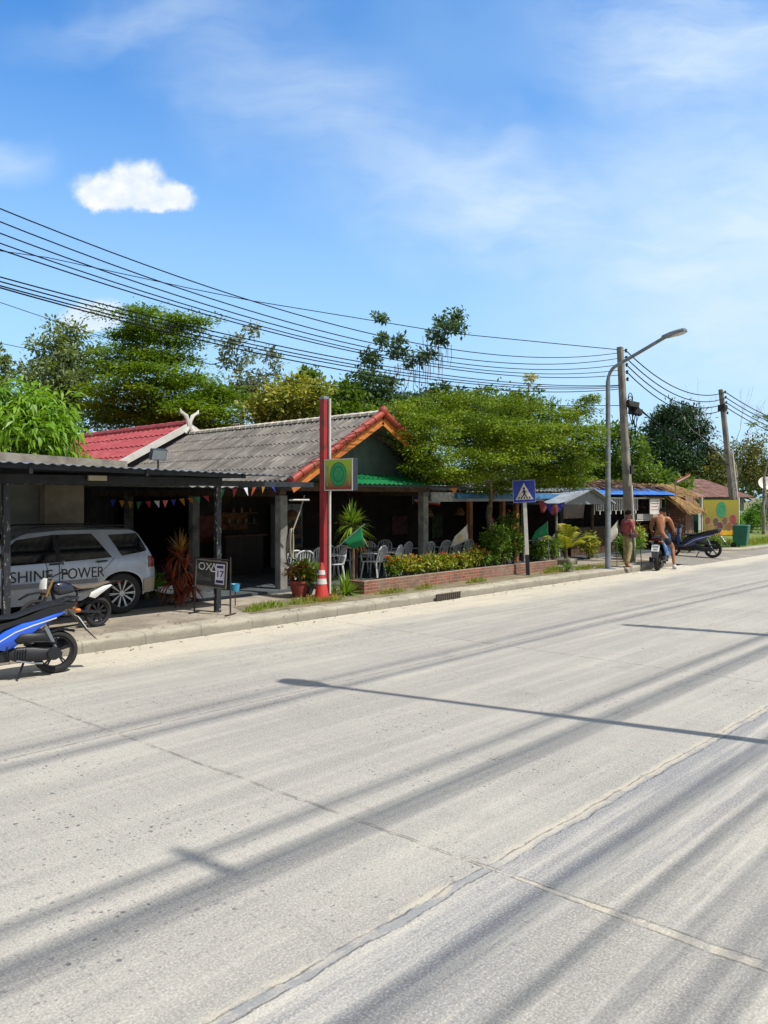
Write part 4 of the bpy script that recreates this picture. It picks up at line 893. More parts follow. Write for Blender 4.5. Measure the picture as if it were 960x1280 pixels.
bare_tree('leafless grey tree with fine upright twigs right of the leaning pole', 922, 488, 66, .42, 1, 3)
bare_tree('leafless spreading tree at the right edge of the photo', 968, 505, 62, .7, 1, 8)
tree('leafy_twig_tree', 'sparse tree with small bright leaf tufts at the right edge', 'tree', (*DP(955, 622, 44)[:2], 0), 3.4, pads_px([(955, 522, 14, 5), (968, 535, 14, 5), (940, 530, 8, 4)], 44), lf_mid, m_barkg, .16, 420, .12, sub=10, flat=.5, twigs=6)
# dark tree mass beyond everything: hedge rows along the back
# bushes at the right around the bin
lf_big = LM('broad_bright_leaf', ['4f7f2a', '78a03c', '35611f'], .35, .4)
lf_bush = LM('garden_leaf', ['4d7424', '7a9436', '365a1c'], .35)
def bush(label, c, rx, ry, rz, n, leaf, lf, group=None, width=.45, name='bush', stem=True, flowers=None):
    c = Vector(c); t = thing(name, label, 'bush' if name == 'bush' else 'plant', c, group=group)
    V = bush_leaves(c + Vector((0, 0, rz)), rx, ry, rz, n, leaf, width)
    V = V[np.repeat(V.reshape(-1, 4, 3)[:, :, 2].min(1) > c.z - .02, 4)]
    fast_mesh('foliage', V - np.array(c), 4, lf, t)
    m = MB()
    for _ in range(5): m.tube(wiggle(c - Vector((0, 0, .05)), c + Vector((random.uniform(-rx, rx) * .6, random.uniform(-ry, ry) * .6, rz * random.uniform(.8, 1.6))), 4, .06), [.02, .018, .015, .012, .008], 5)
    m.build('stem', m_bark, t, w=True)
    if flowers:
        P = [c + Vector((random.uniform(-rx, rx) * .8, random.uniform(-ry, ry) * .8, rz * random.uniform(1.0, 2.15))) for _ in range(flowers[0])]
        for p in P:
            m = MB()
            for _ in range(flowers[2] if len(flowers) > 2 else 14):
                q = p + Vector((random.gauss(0, .03), random.gauss(0, .03), random.gauss(0, .022))); s_ = .022
                m.add([q + Vector((-s_, 0, 0)), q + Vector((0, -s_, .006)), q + Vector((s_, 0, 0)), q + Vector((0, s_, .006))], [(0, 1, 2, 3)])
            m.build('flower', flowers[1], t, w=True)
    return t
for u, v, Y, rx, rz, lab in ((938, 650, 16.5, .9, .8, 'broad leaved green bush just behind the rubbish bin'), (956, 648, 17.5, 1., 1.0, 'tall leafy bush at the right edge behind the grass'), (912, 655, 16.2, .6, .7, 'leafy bush behind the right side of the food billboard'), (966, 625, 18.5, 1.2, 1.3, 'large bush below the satellite dish')):
    x, z = YP(u, v, Y); bush(lab, (x, Y, .1), rx, rx, rz, 1900, .17, lf_big)
for u, v, lab in ((878, 690, 'low shrub growing left of the billboard post'), (893, 688, 'low reddish tipped shrub below the food billboard'), (905, 687, 'low shrub beside the green rubbish bin')):
    x, y = G(u, v, .14); bush(lab, (x, y + .5, .13), .6, .45, .33, 700, .08, lf_bush, flowers=(6, M('small_red_bloom', '8d4a3a', .7), 8))
# planter of red brick with its shrubs
planter = thing('brick_planter', 'long low weathered red brick planter wall behind the pavement', 'planter', (15.6, 12.05, PZ))
m = MB()
px = [(11.7, 11.93), (13.5, 11.97), (16.3, 12.08), (19.55, 11.98)]
for (x0, y0), (x1, y1) in zip(px, px[1:]):
    m.bar((x0, y0 + .06, PZ + .12), (x1 + .002, y1 + .06, PZ + .12), .12, .30 + .001 * x0)
m.build('front_wall', m_brick, planter, w=True, bevel=.008)
m = MB(); m.bar((11.76, 12.0, PZ + .118), (11.76, 12.7, PZ + .118), .12, .29); m.build('end_wall', m_brick, planter, w=True)
m = MB(); m.bar((19.5, 12.05, PZ + .118), (19.5, 12.75, PZ + .118), .12, .29); m.build('end_wall', m_brick, planter, w=True)
m = MB(); m.box(11.82, 19.44, 12.09, 12.75, PZ, PZ + .2); m.build('soil', M('dark_soil', '4b3d2c', .95, col2='362b1f', scale=8, bump=.5), planter, w=True)
m_of = M('orange_bloom', 'd9691e', .6, col2='c2481a', scale=20); m_rf = M('red_bloom', 'b5322a', .6, col2='d0502f', scale=20)
lf_cr = LM('variegated_leaf', ['7d8f2c', 'b3a84a', '557a22'], .35, .4)
def plant_at(u, Y, z, *a, **k):
    x, _ = YP(u, 700, Y); return (x, Y, z)
us = [488, 499, 509, 520, 531, 542, 553, 564, 575, 585, 594, 604]
labs = {488: 'round low shrub full of orange flowers at the left end of the brick planter', 594: 'tall thin shrub with a red flower spike near the tree trunk in the planter', 604: 'low shrub with bright red orange blooms beside the tree trunk'}
for i, u in enumerate(us):
    big = u in (499, 594); lab = labs.get(u, 'yellow green variegated shrub in the middle row of the brick planter')
    bush(lab, plant_at(u, 12.35, PZ + .18), .19, .17, .26 if not big else .34, 330, .10, lf_cr if u not in (488, 604) else lf_bush, group='shrubs in the brick planter', name='planter_shrub', flowers=(13 if u in (488,) else 5 if u in (594, 604, 509, 564, 520) else 2, m_of if u < 590 else m_rf))
for u, Y, rx, rz, lab in ((626, 12.5, .42, .62, 'tall dense green bush left of the crossing sign pole'), (642, 12.45, .35, .5, 'dense bush with red blooms directly left of the crossing sign pole'), (612, 12.55, .3, .5, 'leafy bush at the foot of the feathery tree'), (672, 12.5, .4, .34, 'low green bush right of the crossing sign pole'), (692, 12.45, .42, .36, 'rounded light green bush at the right end of the brick planter'), (634, 12.7, .4, .8, 'high leafy shrub behind the bushes left of the crossing sign')):
    bush(lab, plant_at(u, Y, PZ + .18), rx, .3, rz, 1300, .085, lf_bush, name='bush', flowers=(5, m_rf) if u in (642, 634, 626) else None)
# spiky and palm plants
lf_yuc = LM('sword_leaf_green', ['6f9428', '9ab04a', '4f7a20'], .35, .4)
lf_cord = LM('red_cordyline_leaf', ['93392f', 'b0704a', '74282c'], .4, .4)
lf_cord2 = LM('olive_orange_leaf', ['8f6a30', 'a9843c', '7f4a2c'], .35, .4)
b0 = Vector(plant_at(441, 12.75, PZ)); yz = CAMZ + (HV - 652) / FPX * 17.2
yu = thing('dracaena', 'spiky green tuft plant on a thin stem right of the red pole', 'plant', b0)
m = MB(); m.tube([b0, b0 + Vector((.02, 0, .6)), b0 + Vector((-.03, 0, yz - PZ))], [.045, .035, .035], 8); m.build('stem', m_bark, yu, w=True, smooth=True)
m = MB(); rosette(m, (b0.x - .03, b0.y, yz - .12), 70, .62, .045, el=(-25, 85), sag=.45); rosette(m, (b0.x - .03, b0.y, yz - .02), 50, .55, .04, el=(20, 88), sag=.3); m.build('leaf_tuft', lf_yuc, yu, w=True)
m = MB(); rosette(m, (b0.x - .03, b0.y, yz - .2), 16, .6, .035, el=(-60, -15), sag=.5); m.build('dry_leaf', lf_cord2, yu, w=True)
def tuft(label, c, n, ln, wd, mat, el=(15, 85), name='grassy_plant', sag=.4, group=None):
    t = thing(name, label, 'plant', c, group=group); m = MB(); rosette(m, c, n, ln, wd, el=el, sag=sag); m.build('leaf_tuft', mat, t, w=True); return t
x, y = G(436, 744); tuft('large arching clump of grassy leaves right of the red pole base', (x, y + .1, PZ), 110, .62, .03, lf_yuc)
x, y = G(424, 747); tuft('lower bushy clump of grassy leaves beside the red pole base', (x, y + .15, PZ), 60, .36, .03, lf_bush)
b1 = Vector((8.05, 13.35, PZ)); co = thing('cordyline', 'tall clump of dark red spiky leaves behind the silver car', 'plant', b1)
m = MB()
for dx, h in ((-.15, .5), (.1, .65), (.02, .95), (.2, .35)): m.tube([b1, b1 + Vector((dx, 0, h))], [.03, .025], 6)
m.build('stem', m_bark, co, w=True)
m = MB()
for dx, dy, h, n, L in ((-.15, 0, .5, 60, .52), (.12, -.05, .65, 60, .52), (.02, .05, .9, 60, .5), (.22, -.1, .35, 50, .46), (-.05, -.15, .25, 50, .42)): rosette(m, b1 + Vector((dx, dy, h)), n, L, .045, el=(-40, 80), sag=.5)
m.build('red_leaves', lf_cord, co, w=True)
m = MB(); rosette(m, b1 + Vector((.03, 0, 1.02)), 55, .5, .032, el=(15, 88), sag=.2); m.build('young_leaves', lf_cord2, co, w=True)
def palm(name, label, c, n, L, mat, h=.0, el=(25, 80), pot=None, azr=(0, 2 * PI), **k):
    c = Vector(c); t = thing(name, label, 'palm', c); m = MB()
    m.tube([c, c + Vector((0, 0, max(h, .12)))], [.07, .05], 8); m.build('stem', m_bark, t, w=True)
    m = MB()
    for i in range(n): frond(m, c + Vector((0, 0, max(h, .1))), random.uniform(*azr), L * random.uniform(.75, 1.1), R(random.uniform(*el)), **k)
    m.build('frond', mat, t, w=True); return t
palm('small_palm', 'yellow green arching palm at the right end of the planter', (21.3, 12.75, PZ + .1), 16, 1.5, LM('yellow_palm', ['8f9a2c', 'b5a93a', '6f8a2a'], .35), h=.35, el=(40, 80), wd=.05)
palm('young_palm', 'bright green palm clump between the silver car and the red spiky plant', (8.05, 14.6, PZ), 16, 1.05, LM('fresh_palm', ['5f9a2a', '8db83e', '3f7a22'], .35), el=(45, 85))
for u, v, lab, s_ in ((755, 700, 'leafy potted plant left of the standing man by the bar', .55), (748, 690, 'bushy plant with yellow leaves behind the street lamp post', .6), (800, 700, 'round green bush between the two men in front of the bar', .5), (812, 697, 'green bush by the bar counter behind the rider', .5)):
    x, y = G(u, v); bush(lab, (x, min(y + .6, 13.3), PZ), s_ * .7, s_ * .6, s_, 700, .16, lf_cr if u in (755, 748) else lf_big, width=.3, name='bush')
# flower pots
def pot(label, c, r, h, mat, foliage, lf, n=220, leaf=.1, rz=.2):
    c = Vector(c); t = thing('potted_plant', label, 'potted plant', c)
    m = MB(); m.lathe([(r * .62, 0), (r * .95, h * .6), (r, h * .86), (r * 1.1, h * .86), (r * 1.1, h), (r * .92, h), (r * .88, h * .85)], 18); m.build('pot', mat, t, smooth=True)
    m = MB(); m.lathe([(r * .86, h * .84), (.001, h * .88)], 14); m.build('soil', m_bark, t)
    V = bush_leaves(c + Vector((0, 0, h + rz * .8)), r * 1.3, r * 1.3, rz, n, leaf); fast_mesh('foliage', V - np.array(c), 4, lf, t)
    m = MB()
    for _ in range(4): m.tube([Vector((0, 0, h * .84)), Vector((random.uniform(-r, r), random.uniform(-r, r), h + rz))], [.012, .006], 4)
    m.build('stem', m_bark, t); return t
m_terra = M('red_clay_pot', '96483c', .75, col2='7a372e', scale=6)
x, y = G(374, 746); pot('red clay pot with a mixed leafy plant left of the traffic cone', (x, y, PZ), .2, .34, m_terra, None, lf_cord2, 170, .1, .2)
x, y = G(388, 747); pot('dark pot with long green leaves just behind the traffic cone', (x + .1, y + .25, PZ), .17, .26, M('dark_pot', '3a3835', .7), None, lf_bush, 260, .16, .3)
x, y = G(228, 752); t = thing('stone_block', 'rough pale concrete block at the foot of the red spiky plant', 'block', (x, y, PZ)); m = MB(); m.box(-.13, .13, -.13, .13, 0, .34); m.box(-.3, -.13, -.1, .08, 0, .1); m.build('block', m_conc, t, bevel=.02)
x, y = G(176, 755); bush('low weeds growing behind the rear wheel of the silver car', (x + .5, y + .9, PZ), .5, .3, .18, 500, .09, lf_bush)
x, y = G(705, 716); bush('small weedy clump at the corner of the brick planter', (x + .3, y + .1, PZ), .3, .2, .12, 260, .07, lf_bush)
bx = thing('planter_box', 'small mossy concrete box holding the yellow palm', 'planter', (21.3, 12.75, PZ - .02)); m = MB(); m.box(-.28, .28, -.25, .25, 0, .2); m.build('box', m_kerb, bx, bevel=.02)

# far wood closing the horizon
pads = []
for i in range(46):
    u = 600 + i * 11.5; pads.append((DP(u, 608 + random.uniform(-9, 5), 105 + random.uniform(-8, 8)), 3.4, 3.4, 2.6))
V = spray_crown(pads, .62, 15000, .5, 22, .9, .5, spread=.28)
tag(fast_mesh('far_wood', V, 4, LM('far_wood_leaf', ['54693a', '6b7a48', '42562f'], .25), loc=(90, 45, 0)), 'continuous line of far green trees closing the horizon on the right', 'wood', kind='stuff')

# fallen leaves and scraps along kerb and pavement
k = 420; Xs = 5 + 20 * RNG.random(k); side = RNG.random(k)
Ys = np.where(side < .45, KY - .02 - .35 * RNG.random(k) ** 2, np.where(side < .7, KY + .5 + 1.0 * RNG.random(k), KY + .1 + .35 * RNG.random(k)))
Zs = np.where(Ys < KY, .006, PZ + .012)
an = RNG.random(k) * 2 * PI; D_ = np.stack([np.cos(an), np.sin(an), .15 * RNG.random(k)], 1)
V = leaf_quads(np.stack([Xs, Ys, Zs], 1), D_, np.tile(np.array([0, 0, 1.]), (k, 1)), .03 + .06 * RNG.random(k), .015 + .03 * RNG.random(k), fold=.2)
tag(fast_mesh('fallen_leaves', V, 4, LM('dry_leaf_litter', ['7d6238', '9a8250', '5c4a30'], .1)), 'scattered dry leaves along the kerb and pavement', 'leaf litter', kind='stuff')
# ------------------------------------------------------------------ vehicles
m_tyre = M('tyre_rubber', '1d1d1e', .85, col2='2a2927', scale=20)
m_alloy = M('silver_alloy', 'b4b8bd', .3, metal=.85, var=.1)
m_darkal = M('dark_alloy', '35373b', .4, metal=.6, var=.15)
m_blackp = M('black_plastic', '17181b', .55, var=.2)
m_glass = M('dark_car_glass', '10161a', .05, spec=1., var=.1, coat=1.)
m_silver = M('dusty_silver_paint', 'abb4c0', .34, metal=.35, var=.06, scale=3, coat=.5, grime='94938d', gscale=1.2)
m_chrome = M('worn_chrome', 'a5a8aa', .22, metal=.9, var=.1)
m_redlens = M('red_lens', '8a1a1c', .2, var=.15, coat=.6)
m_amber = M('amber_lens', 'c06a1c', .25, var=.1)
m_platew = M('white_plate', 'd5d6d4', .5, var=.06)
m_ink = M('black_lettering', '1b1c20', .6, var=.05)
XZ = Matrix.Rotation(PI / 2, 4, 'X')             # lathe axis z -> y
# ---- silver car, local frame: x forward, origin under the middle of the rear axle
car = thing('parked_car', 'dusty silver four wheel drive car lettered SHINE POWER under the carport', 'car', (6.72, 13.94, PZ), R(180))
RA, FA, WR = 0., 2.82, .365
def lerpt(x, tab):
    if x <= tab[0][0]: return tab[0][1]
    for (x0, y0), (x1, y1) in zip(tab, tab[1:]):
        if x <= x1:
            t = (x - x0) / (x1 - x0); t = t * t * (3 - 2 * t) * .35 + t * .65; return y0 + (y1 - y0) * t
    return tab[-1][1]
TOP = [(-.84, .72), (-.80, 1.02), (-.74, 1.12), (-.62, 1.32), (-.42, 1.66), (-.28, 1.725), (.3, 1.75), (1.0, 1.755), (1.55, 1.71), (1.9, 1.55), (2.42, 1.16), (2.55, 1.09), (3.2, 1.02), (3.5, .93), (3.66, .8), (3.72, .6)]
def z_bot(x):
    z = .30 if -.45 < x < 3.3 else .34
    for a in (RA, FA):
        q = .43 ** 2 - (x - a) ** 2
        if q > 0: z = max(z, WR + math.sqrt(q) * .98)
    return z
def half_w(x, z):
    e = max(0, (-.45 - x) / .4); f = max(0, (x - 3.0) / .75)
    w = .915 - .13 * e ** 2 - .17 * f ** 2
    if z > .98: w -= .30 * ((z - .98) / .77) ** 1.15
    if z < .6: w -= .05 * ((.6 - z) / .3)
    for a in (RA, FA):                                     # flared arches
        d = abs(math.hypot(x - a, z - WR) - .46)
        if z > WR - .1 and d < .1: w += .022 * (1 - d / .1)
    if .60 < z < .66: w += .012
    return w
xs = sorted(set([round(-.84 + .04 * i, 3) for i in range(115)])); NR = 18; V = []; F = []; ring = 2 * (NR + 1) + 3
for x in xs:
    zt = lerpt(x, TOP); zb = min(z_bot(x), zt - .05); side = []
    for k in range(NR + 1):
        t = k / NR; z = zb + (zt - .03 - zb) * t; side.append((half_w(x, z), z))
    wt = side[-1][0]; sec = [(-w, z) for w, z in side] + [(-wt * .86, zt), (0, zt + .015), (wt * .86, zt)] + [(w, z) for w, z in reversed(side)]
    V += [(x, y, z) for y, z in sec]
for i in range(len(xs) - 1):
    for j in range(ring - 1): F.append((i * ring + j, i * ring + j + 1, (i + 1) * ring + j + 1, (i + 1) * ring + j))
F.append(tuple(range(ring))); F.append(tuple((len(xs) - 1) * ring + j for j in range(ring)))
m = MB(); m.add(V, F); m.build('body', m_silver, car, smooth=True, ang=42)
m = MB(); m.box(-.7, 3.55, -.78, .78, .32, .62); m.build('chassis', m_blackp, car)
def patch(m, quad, off=.006, nu=10, nv=6, sides=(1, -1), mi=0):
    """curved panel on the car side through four x,z corners"""
    for sg in sides:
        V = []
        for j in range(nv + 1):
            for i in range(nu + 1):
                s, t = i / nu, j / nv
                p = [quad[0][k] * (1 - s) * (1 - t) + quad[1][k] * s * (1 - t) + quad[2][k] * s * t + quad[3][k] * (1 - s) * t for k in (0, 1)]
                V.append((p[0], sg * (half_w(p[0], p[1]) + off), p[1]))
        m.add(V, [(j * (nu + 1) + i, j * (nu + 1) + i + 1, (j + 1) * (nu + 1) + i + 1, (j + 1) * (nu + 1) + i) for j in range(nv) for i in range(nu)], mi)
for sg in (1, -1):
    for nm, qd in (('rear_quarter_window', [(-.60, 1.22), (-.02, 1.13), (.16, 1.60), (-.40, 1.62)]), ('rear_door_window', [(.17, 1.11), (1.07, 1.07), (1.09, 1.64), (.46, 1.64)]), ('front_door_window', [(1.16, 1.07), (2.32, 1.04), (1.75, 1.56), (1.16, 1.64)])):
        m = MB(); patch(m, qd, .007, sides=(sg,)); m.build(nm, m_glass, car, smooth=True)
    m = MB(); patch(m, [(1.07, 1.07), (1.16, 1.07), (1.16, 1.64), (1.09, 1.64)], .009, 2, 6, (sg,)); m.build('door_pillar', m_blackp, car, smooth=True)
    m = MB()                                                    # shut lines and rubbing strip
    for x0, z0, x1, z1 in ((1.12, .42, 1.12, 1.06), (.50, .66, .12, 1.1), (2.38, .46, 2.40, 1.02)):
        patch(m, [(x0, z0), (x0 + .012, z0), (x1 + .012, z1), (x1, z1)], .004, 1, 8, (sg,))
    m.build('shut_line', m_ink, car)
    m = MB(); patch(m, [(.46, .60), (2.36, .58), (2.36, .66), (.46, .68)], .02, 12, 1, (sg,)); m.build('side_strip', M('grey_side_strip', '7d8084', .6), car, smooth=True)
    for hx in (.38, 1.20):
        m = MB(); w_ = half_w(hx, .97); m.bar((hx - .10, sg * (w_ + .02), 1.045), (hx + .10, sg * (w_ + .02), 1.04), .025, .035); m.build('door_handle', m_blackp, car, bevel=.008)
    m = MB(); m.sphere((2.14, sg * 1.03, 1.12), .14, 10, (.55, .75, .75)); mo = m.build('wing_mirror', M('tan_mirror_shell', '93897a', .4), car, smooth=True)
    m = MB(); m.tube([(-.35, sg * .60, 1.77), (-.2, sg * .62, 1.80), (1.3, sg * .62, 1.82), (1.5, sg * .6, 1.78)], .018, 6); m.build('roof_rail', m_blackp, car, smooth=True)
    m = MB(); patch(m, [(-.80, .84), (-.58, .84), (-.60, 1.10), (-.75, 1.08)], .012, 4, 4, (sg,)); m.build('tail_light', m_redlens, car, smooth=True)
    m = MB(); m.sphere((3.55, sg * .62, .78), .15, 10, (.5, 1, .6)); m.build('headlight', M('headlamp_glass', 'c3c8cc', .1, spec=.9), car, smooth=True)
    m = MB(); patch(m, [(-.83, .36), (-.44, .36), (-.44, .60), (-.83, .62)], .014, 6, 3, (sg,)); m.build('bumper_corner', M('tan_bumper', 'a59a86', .6), car, smooth=True)
m = MB(); V = []
for z, xx in ((1.17, -.735), (1.35, -.625), (1.5, -.54), (1.63, -.455)):
    for y in (-.62, -.3, 0, .3, .62): V.append((xx - .006, y * (1 - (z - 1.17) * .22), z))
m.add(V, [(j * 5 + i, j * 5 + i + 1, (j + 1) * 5 + i + 1, (j + 1) * 5 + i) for j in range(3) for i in range(4)]); m.build('rear_window', m_glass, car)
V = []; m = MB()
for x in (1.72, 1.9, 2.1, 2.3, 2.40):
    z = lerpt(x, TOP) + .012
    for y in (-1, -.5, 0, .5, 1): V.append((x, y * (half_w(x, z - .06) - .07), z + .004))
m.add(V, [(j * 5 + i, j * 5 + i + 1, (j + 1) * 5 + i + 1, (j + 1) * 5 + i) for j in range(4) for i in range(4)]); m.build('windscreen', m_glass, car)
m = MB(); m.box(-.86, -.825, -.26, .26, .74, .86); m.build('number_plate', m_platew, car)
def car_wheel(x, y):
    sg = 1 if y > 0 else -1; M0 = Matrix.Translation((x, y, WR)) @ XZ
    m = MB(); m.lathe([(.25, -.12), (.31, -.125), (.345, -.115), (.365, -.08), (.366, 0), (.365, .08), (.345, .115), (.31, .125), (.25, .12)], 36, M0, closed=True); w = m.build('wheel', m_tyre, car, smooth=True)
    m = MB(); m.lathe([(.255, -.11), (.262, -.115), (.262, .115), (.255, .11), (.238, .09), (.238, -.09)], 32, M0, closed=True)
    for k in range(10):
        a = 2 * PI * k / 10
        for da in (-.055, .055):
            p = lambda r, an, yy: (x + r * math.cos(an), y + sg * yy, WR + r * math.sin(an)); m.bar(p(.05, a, .075), p(.245, a + da, .1), .013, .02, up=(0, 1, 0))
    m.lathe([(.001, -.095), (.05, -.09), (.06, -.07), (.06, .07), (.05, .09), (.001, .095)], 14, M0); m.build('rim', m_alloy, w, smooth=True)
    m = MB(); m.lathe([(.001, -.03), (.16, -.03), (.16, .03), (.001, .03)], 20, M0); m.build('brake_disc', m_darkal, w, smooth=True)
for a in (RA, FA):
    for sg in (1, -1): car_wheel(a, sg * .80)
# lettering on both doors
for sg in (1, -1):
    for word, cx, sz, wdt in (('SHINE', 1.585, .225, .69), ('POWER', .71, .225, .75)):
        m = MB(); V, F_ = text_geo(word, 1.); x0 = min(v.x for v in V); x1 = max(v.x for v in V)
        k = wdt / (x1 - x0)
        pts = []
        for v in V:
            x = cx + (v.x - (x0 + x1) / 2) * k * (-1 if sg > 0 else 1); z = .80 + v.y * sz * 1.45
            pts.append((x, sg * (half_w(x, z) + .008), z))
        m.add(pts, F_)
        m.build('lettering', m_ink, car)
# squat the body to the photographed height, wheels untouched
def squat(o):
    for c_ in o.children:
        if c_.name.split('.')[0] == 'wheel': continue
        for v_ in c_.data.vertices:
            x_, y_, z_ = v_.co
            if z_ > .66: z_ = .66 + (z_ - .66) * .80
            if x_ < -.38: x_ = -.38 + (x_ + .38) * .72
            v_.co = (x_, y_ * .97, z_)
squat(car)
# ---- scooters. local frame: x forward, origin on the ground under the rear axle
def wheel_part(root, x, r, tw, spokes, rim_mat, name='wheel', double=True):
    M0 = Matrix.Translation((x, 0, r)) @ XZ; ri = r - tw * 1.25
    m = MB(); m.lathe([(ri, -tw * .55), (ri + tw * .35, -tw * .9), (r - tw * .3, -tw * .8), (r, -tw * .25), (r, tw * .25), (r - tw * .3, tw * .8), (ri + tw * .35, tw * .9), (ri, tw * .55)], 36, M0, closed=True); w = m.build(name, m_tyre, root, smooth=True)
    m = MB(); m.lathe([(ri + .006, -tw * .6), (ri + .006, tw * .6), (ri - .014, tw * .5), (ri - .014, -tw * .5)], 32, M0, closed=True)
    for k in range(spokes):
        a = 2 * PI * k / spokes + .3
        for da in ((-.09, .09) if double else (0,)):
            m.bar((x + .03 * math.cos(a), 0, r + .03 * math.sin(a)), (x + (ri - .005) * math.cos(a + da), 0, r + (ri - .005) * math.sin(a + da)), .02, .016, up=(0, 1, 0))
    m.lathe([(.001, -tw * .9), (.045, -tw * .9), (.05, -tw * .5), (.05, tw * .5), (.045, tw * .9), (.001, tw * .9)], 14, M0); m.build('rim', rim_mat, w, smooth=True)
    return w
def make_scooter(name, label, loc, rz, paint, seatmat, group=None, sc=1., dark=None, plate_txt=False):
    t = thing(name, label, 'scooter', loc, rz, group, sc); dark = dark or m_blackp
    wheel_part(t, 0, .275, .062, 5, m_darkal); wheel_part(t, 1.27, .27, .05, 5, m_darkal)
    # painted tail swoosh, both sides
    sw = [(-.10, .80), (.10, .76), (.26, .715), (.42, .69), (.60, .62), (.80, .50), (.98, .36), (.90, .33), (.72, .40), (.62, .37), (.52, .40), (.34, .53), (.14, .67), (-.04, .76)]
    m = MB()
    for sg in (1, -1): m.pil(sw, .032, .012, sg * .135)
    m.build('tail_fairing', paint, t, smooth=True, ang=50)
    m = MB()
    for sg in (1, -1): m.pil([(.02, .735), (.30, .665), (.50, .60), (.86, .40), (.85, .39), (.50, .585), (.29, .652), (.02, .722)], .004, .001, sg * .167)
    m.build('pinstripe', m_platew, t)
    tail = [(-.24, .90), (-.10, .93), (.10, .90), (.34, .80), (.55, .74), (.78, .70), (.90, .60), (1.0, .42), (.86, .44), (.62, .62), (.42, .68), (.26, .70), (-.06, .79), (-.22, .84)]
    m = MB(); m.pil(tail, .135, .02); m.build('tail_body', dark, t, smooth=True, ang=50)
    seat = [(-.16, .92), (.06, .915), (.30, .855), (.50, .79), (.72, .775), (.86, .80), (.88, .76), (.76, .71), (.55, .735), (.34, .79), (.10, .875), (-.12, .89)]
    m = MB(); m.pil(seat, .145, .03); m.build('seat', seatmat, t, smooth=True, ang=60)
    m = MB(); m.tube([(-.02, .11, .915), (-.18, .12, .955), (-.27, .05, .95), (-.27, -.05, .95), (-.18, -.12, .955), (-.02, -.11, .915)], .016, 6); m.build('grab_rail', m_darkal, t, smooth=True)
    m = MB(); m.pil([(-.27, .88), (-.20, .89), (-.05, .80), (-.02, .76), (-.16, .81)], .075, .012); m.build('tail_light', m_redlens, t, smooth=True)
    for sg in (1, -1):
        m = MB(); m.sphere((-.24, sg * .15, .80), .035, 8, (1.2, 1, .8)); m.tube([(-.22, sg * .06, .80), (-.24, sg * .14, .80)], .012, 6); m.build('indicator', m_amber, t, smooth=True)
    # hanging mudguard with plate
    m = MB(); m.slab([(-.14, -.07, .80), (-.14, .07, .80), (-.34, .085, .56), (-.50, .07, .39), (-.50, -.07, .39), (-.34, -.085, .56)], (-.6, 0, -.5), .02); m.build('rear_mudguard', dark, t)
    m = MB(); m.slab([(-.255, -.10, .71), (-.255, .10, .71), (-.37, .10, .54), (-.37, -.10, .54)], (-.7, 0, .45), .008); pl_ = m.build('number_plate', m_platew, t)
    m = MB(); m.slab([(-.28, -.075, .69), (-.28, .075, .69), (-.31, .075, .64), (-.31, -.075, .64)], (-.7, 0, .45), .010); m.slab([(-.33, -.06, .61), (-.33, .06, .61), (-.355, .06, .575), (-.355, -.06, .575)], (-.7, 0, .45), .010); m.build('plate_marks', M('grey_plate_marks', '7f8388', .6), pl_)
    # power unit
    m = MB(); m.pil([(-.05, .29), (.02, .35), (.16, .36), (.30, .39), (.48, .40), (.58, .35), (.58, .27), (.46, .21), (.12, .21), (-.04, .23)], .045, .018, .15); m.build('engine_cover', M('grey_engine_case', '2b2c2f', .5, metal=.3), t, smooth=True, ang=55)
    m = MB(); m.lathe([(.001, .018), (.075, .016), (.085, 0), (.001, -.01)], 18, Matrix.Translation((.06, .205, .29)) @ Matrix.Rotation(-PI / 2, 4, 'X')); m.build('clutch_cap', m_darkal, t, smooth=True)
    m = MB(); m.tube([(.46, .20, .245), (.50, .225, .25), (.30, .235, .20), (.20, .24, .19)], .011, 6); m.build('kick_lever', m_chrome, t, smooth=True)
    m = MB(); [m.box(.38 + .03 * i, .392 + .03 * i, .16, .214, .26, .38) for i in range(5)]; m.build('cooling_fins', m_darkal, t)
    m = MB(); m.tube([(.40, .14, .42), (.30, .19, .46), (.12, .17, .44), (.02, .12, .40)], .012, 6); m.tube([(.54, .13, .5), (.60, .17, .40), (.58, .16, .28)], .01, 6); m.build('hose_run', m_blackp, t, smooth=True)
    m = MB(); m.bar((-.02, .10, .29), (.20, .12, .27), .03, .05); m.build('swing_bracket', m_chrome, t, bevel=.008)
    m = MB(); m.pil([(.10, .44), (.16, .56), (.44, .57), (.52, .50), (.48, .44)], .055, .018, .13); m.build('air_filter_box', dark, t, smooth=True, ang=55)
    m = MB(); m.pil([(-.22, .30), (-.20, .42), (.05, .40), (.32, .36), (.32, .28), (.02, .26)], .05, .02, -.17); m.build('exhaust', m_darkal, t, smooth=True, ang=55)
    m = MB(); m.tube([(0, .10, .30), (.16, .11, .68)], .022, 8); m.lathe([(.036, 0), (.036, .22)], 10, Matrix.Translation((.06, .11, .42)) @ Matrix.Rotation(R(23), 4, 'Y')); m.build('shock_absorber', m_chrome, t, smooth=True)
    m = MB(); m.pil([(.0, .575), (.18, .53), (.30, .44), (.27, .42), (.14, .50), (-.02, .545), (-.18, .53), (-.22, .50), (-.24, .53)], .065, .008); m.build('rear_hugger', dark, t, smooth=True)
    m = MB(); m.pil([(.46, .34), (.52, .42), (.92, .30), (1.02, .38), (1.06, .32), (.94, .22), (.56, .22)], .13, .02); m.build('floor_panel', dark, t, smooth=True, ang=50)
    m = MB(); m.bar((.40, .12, .2), (.48, .22, .03), .02, .02); m.build('side_stand', m_darkal, t)
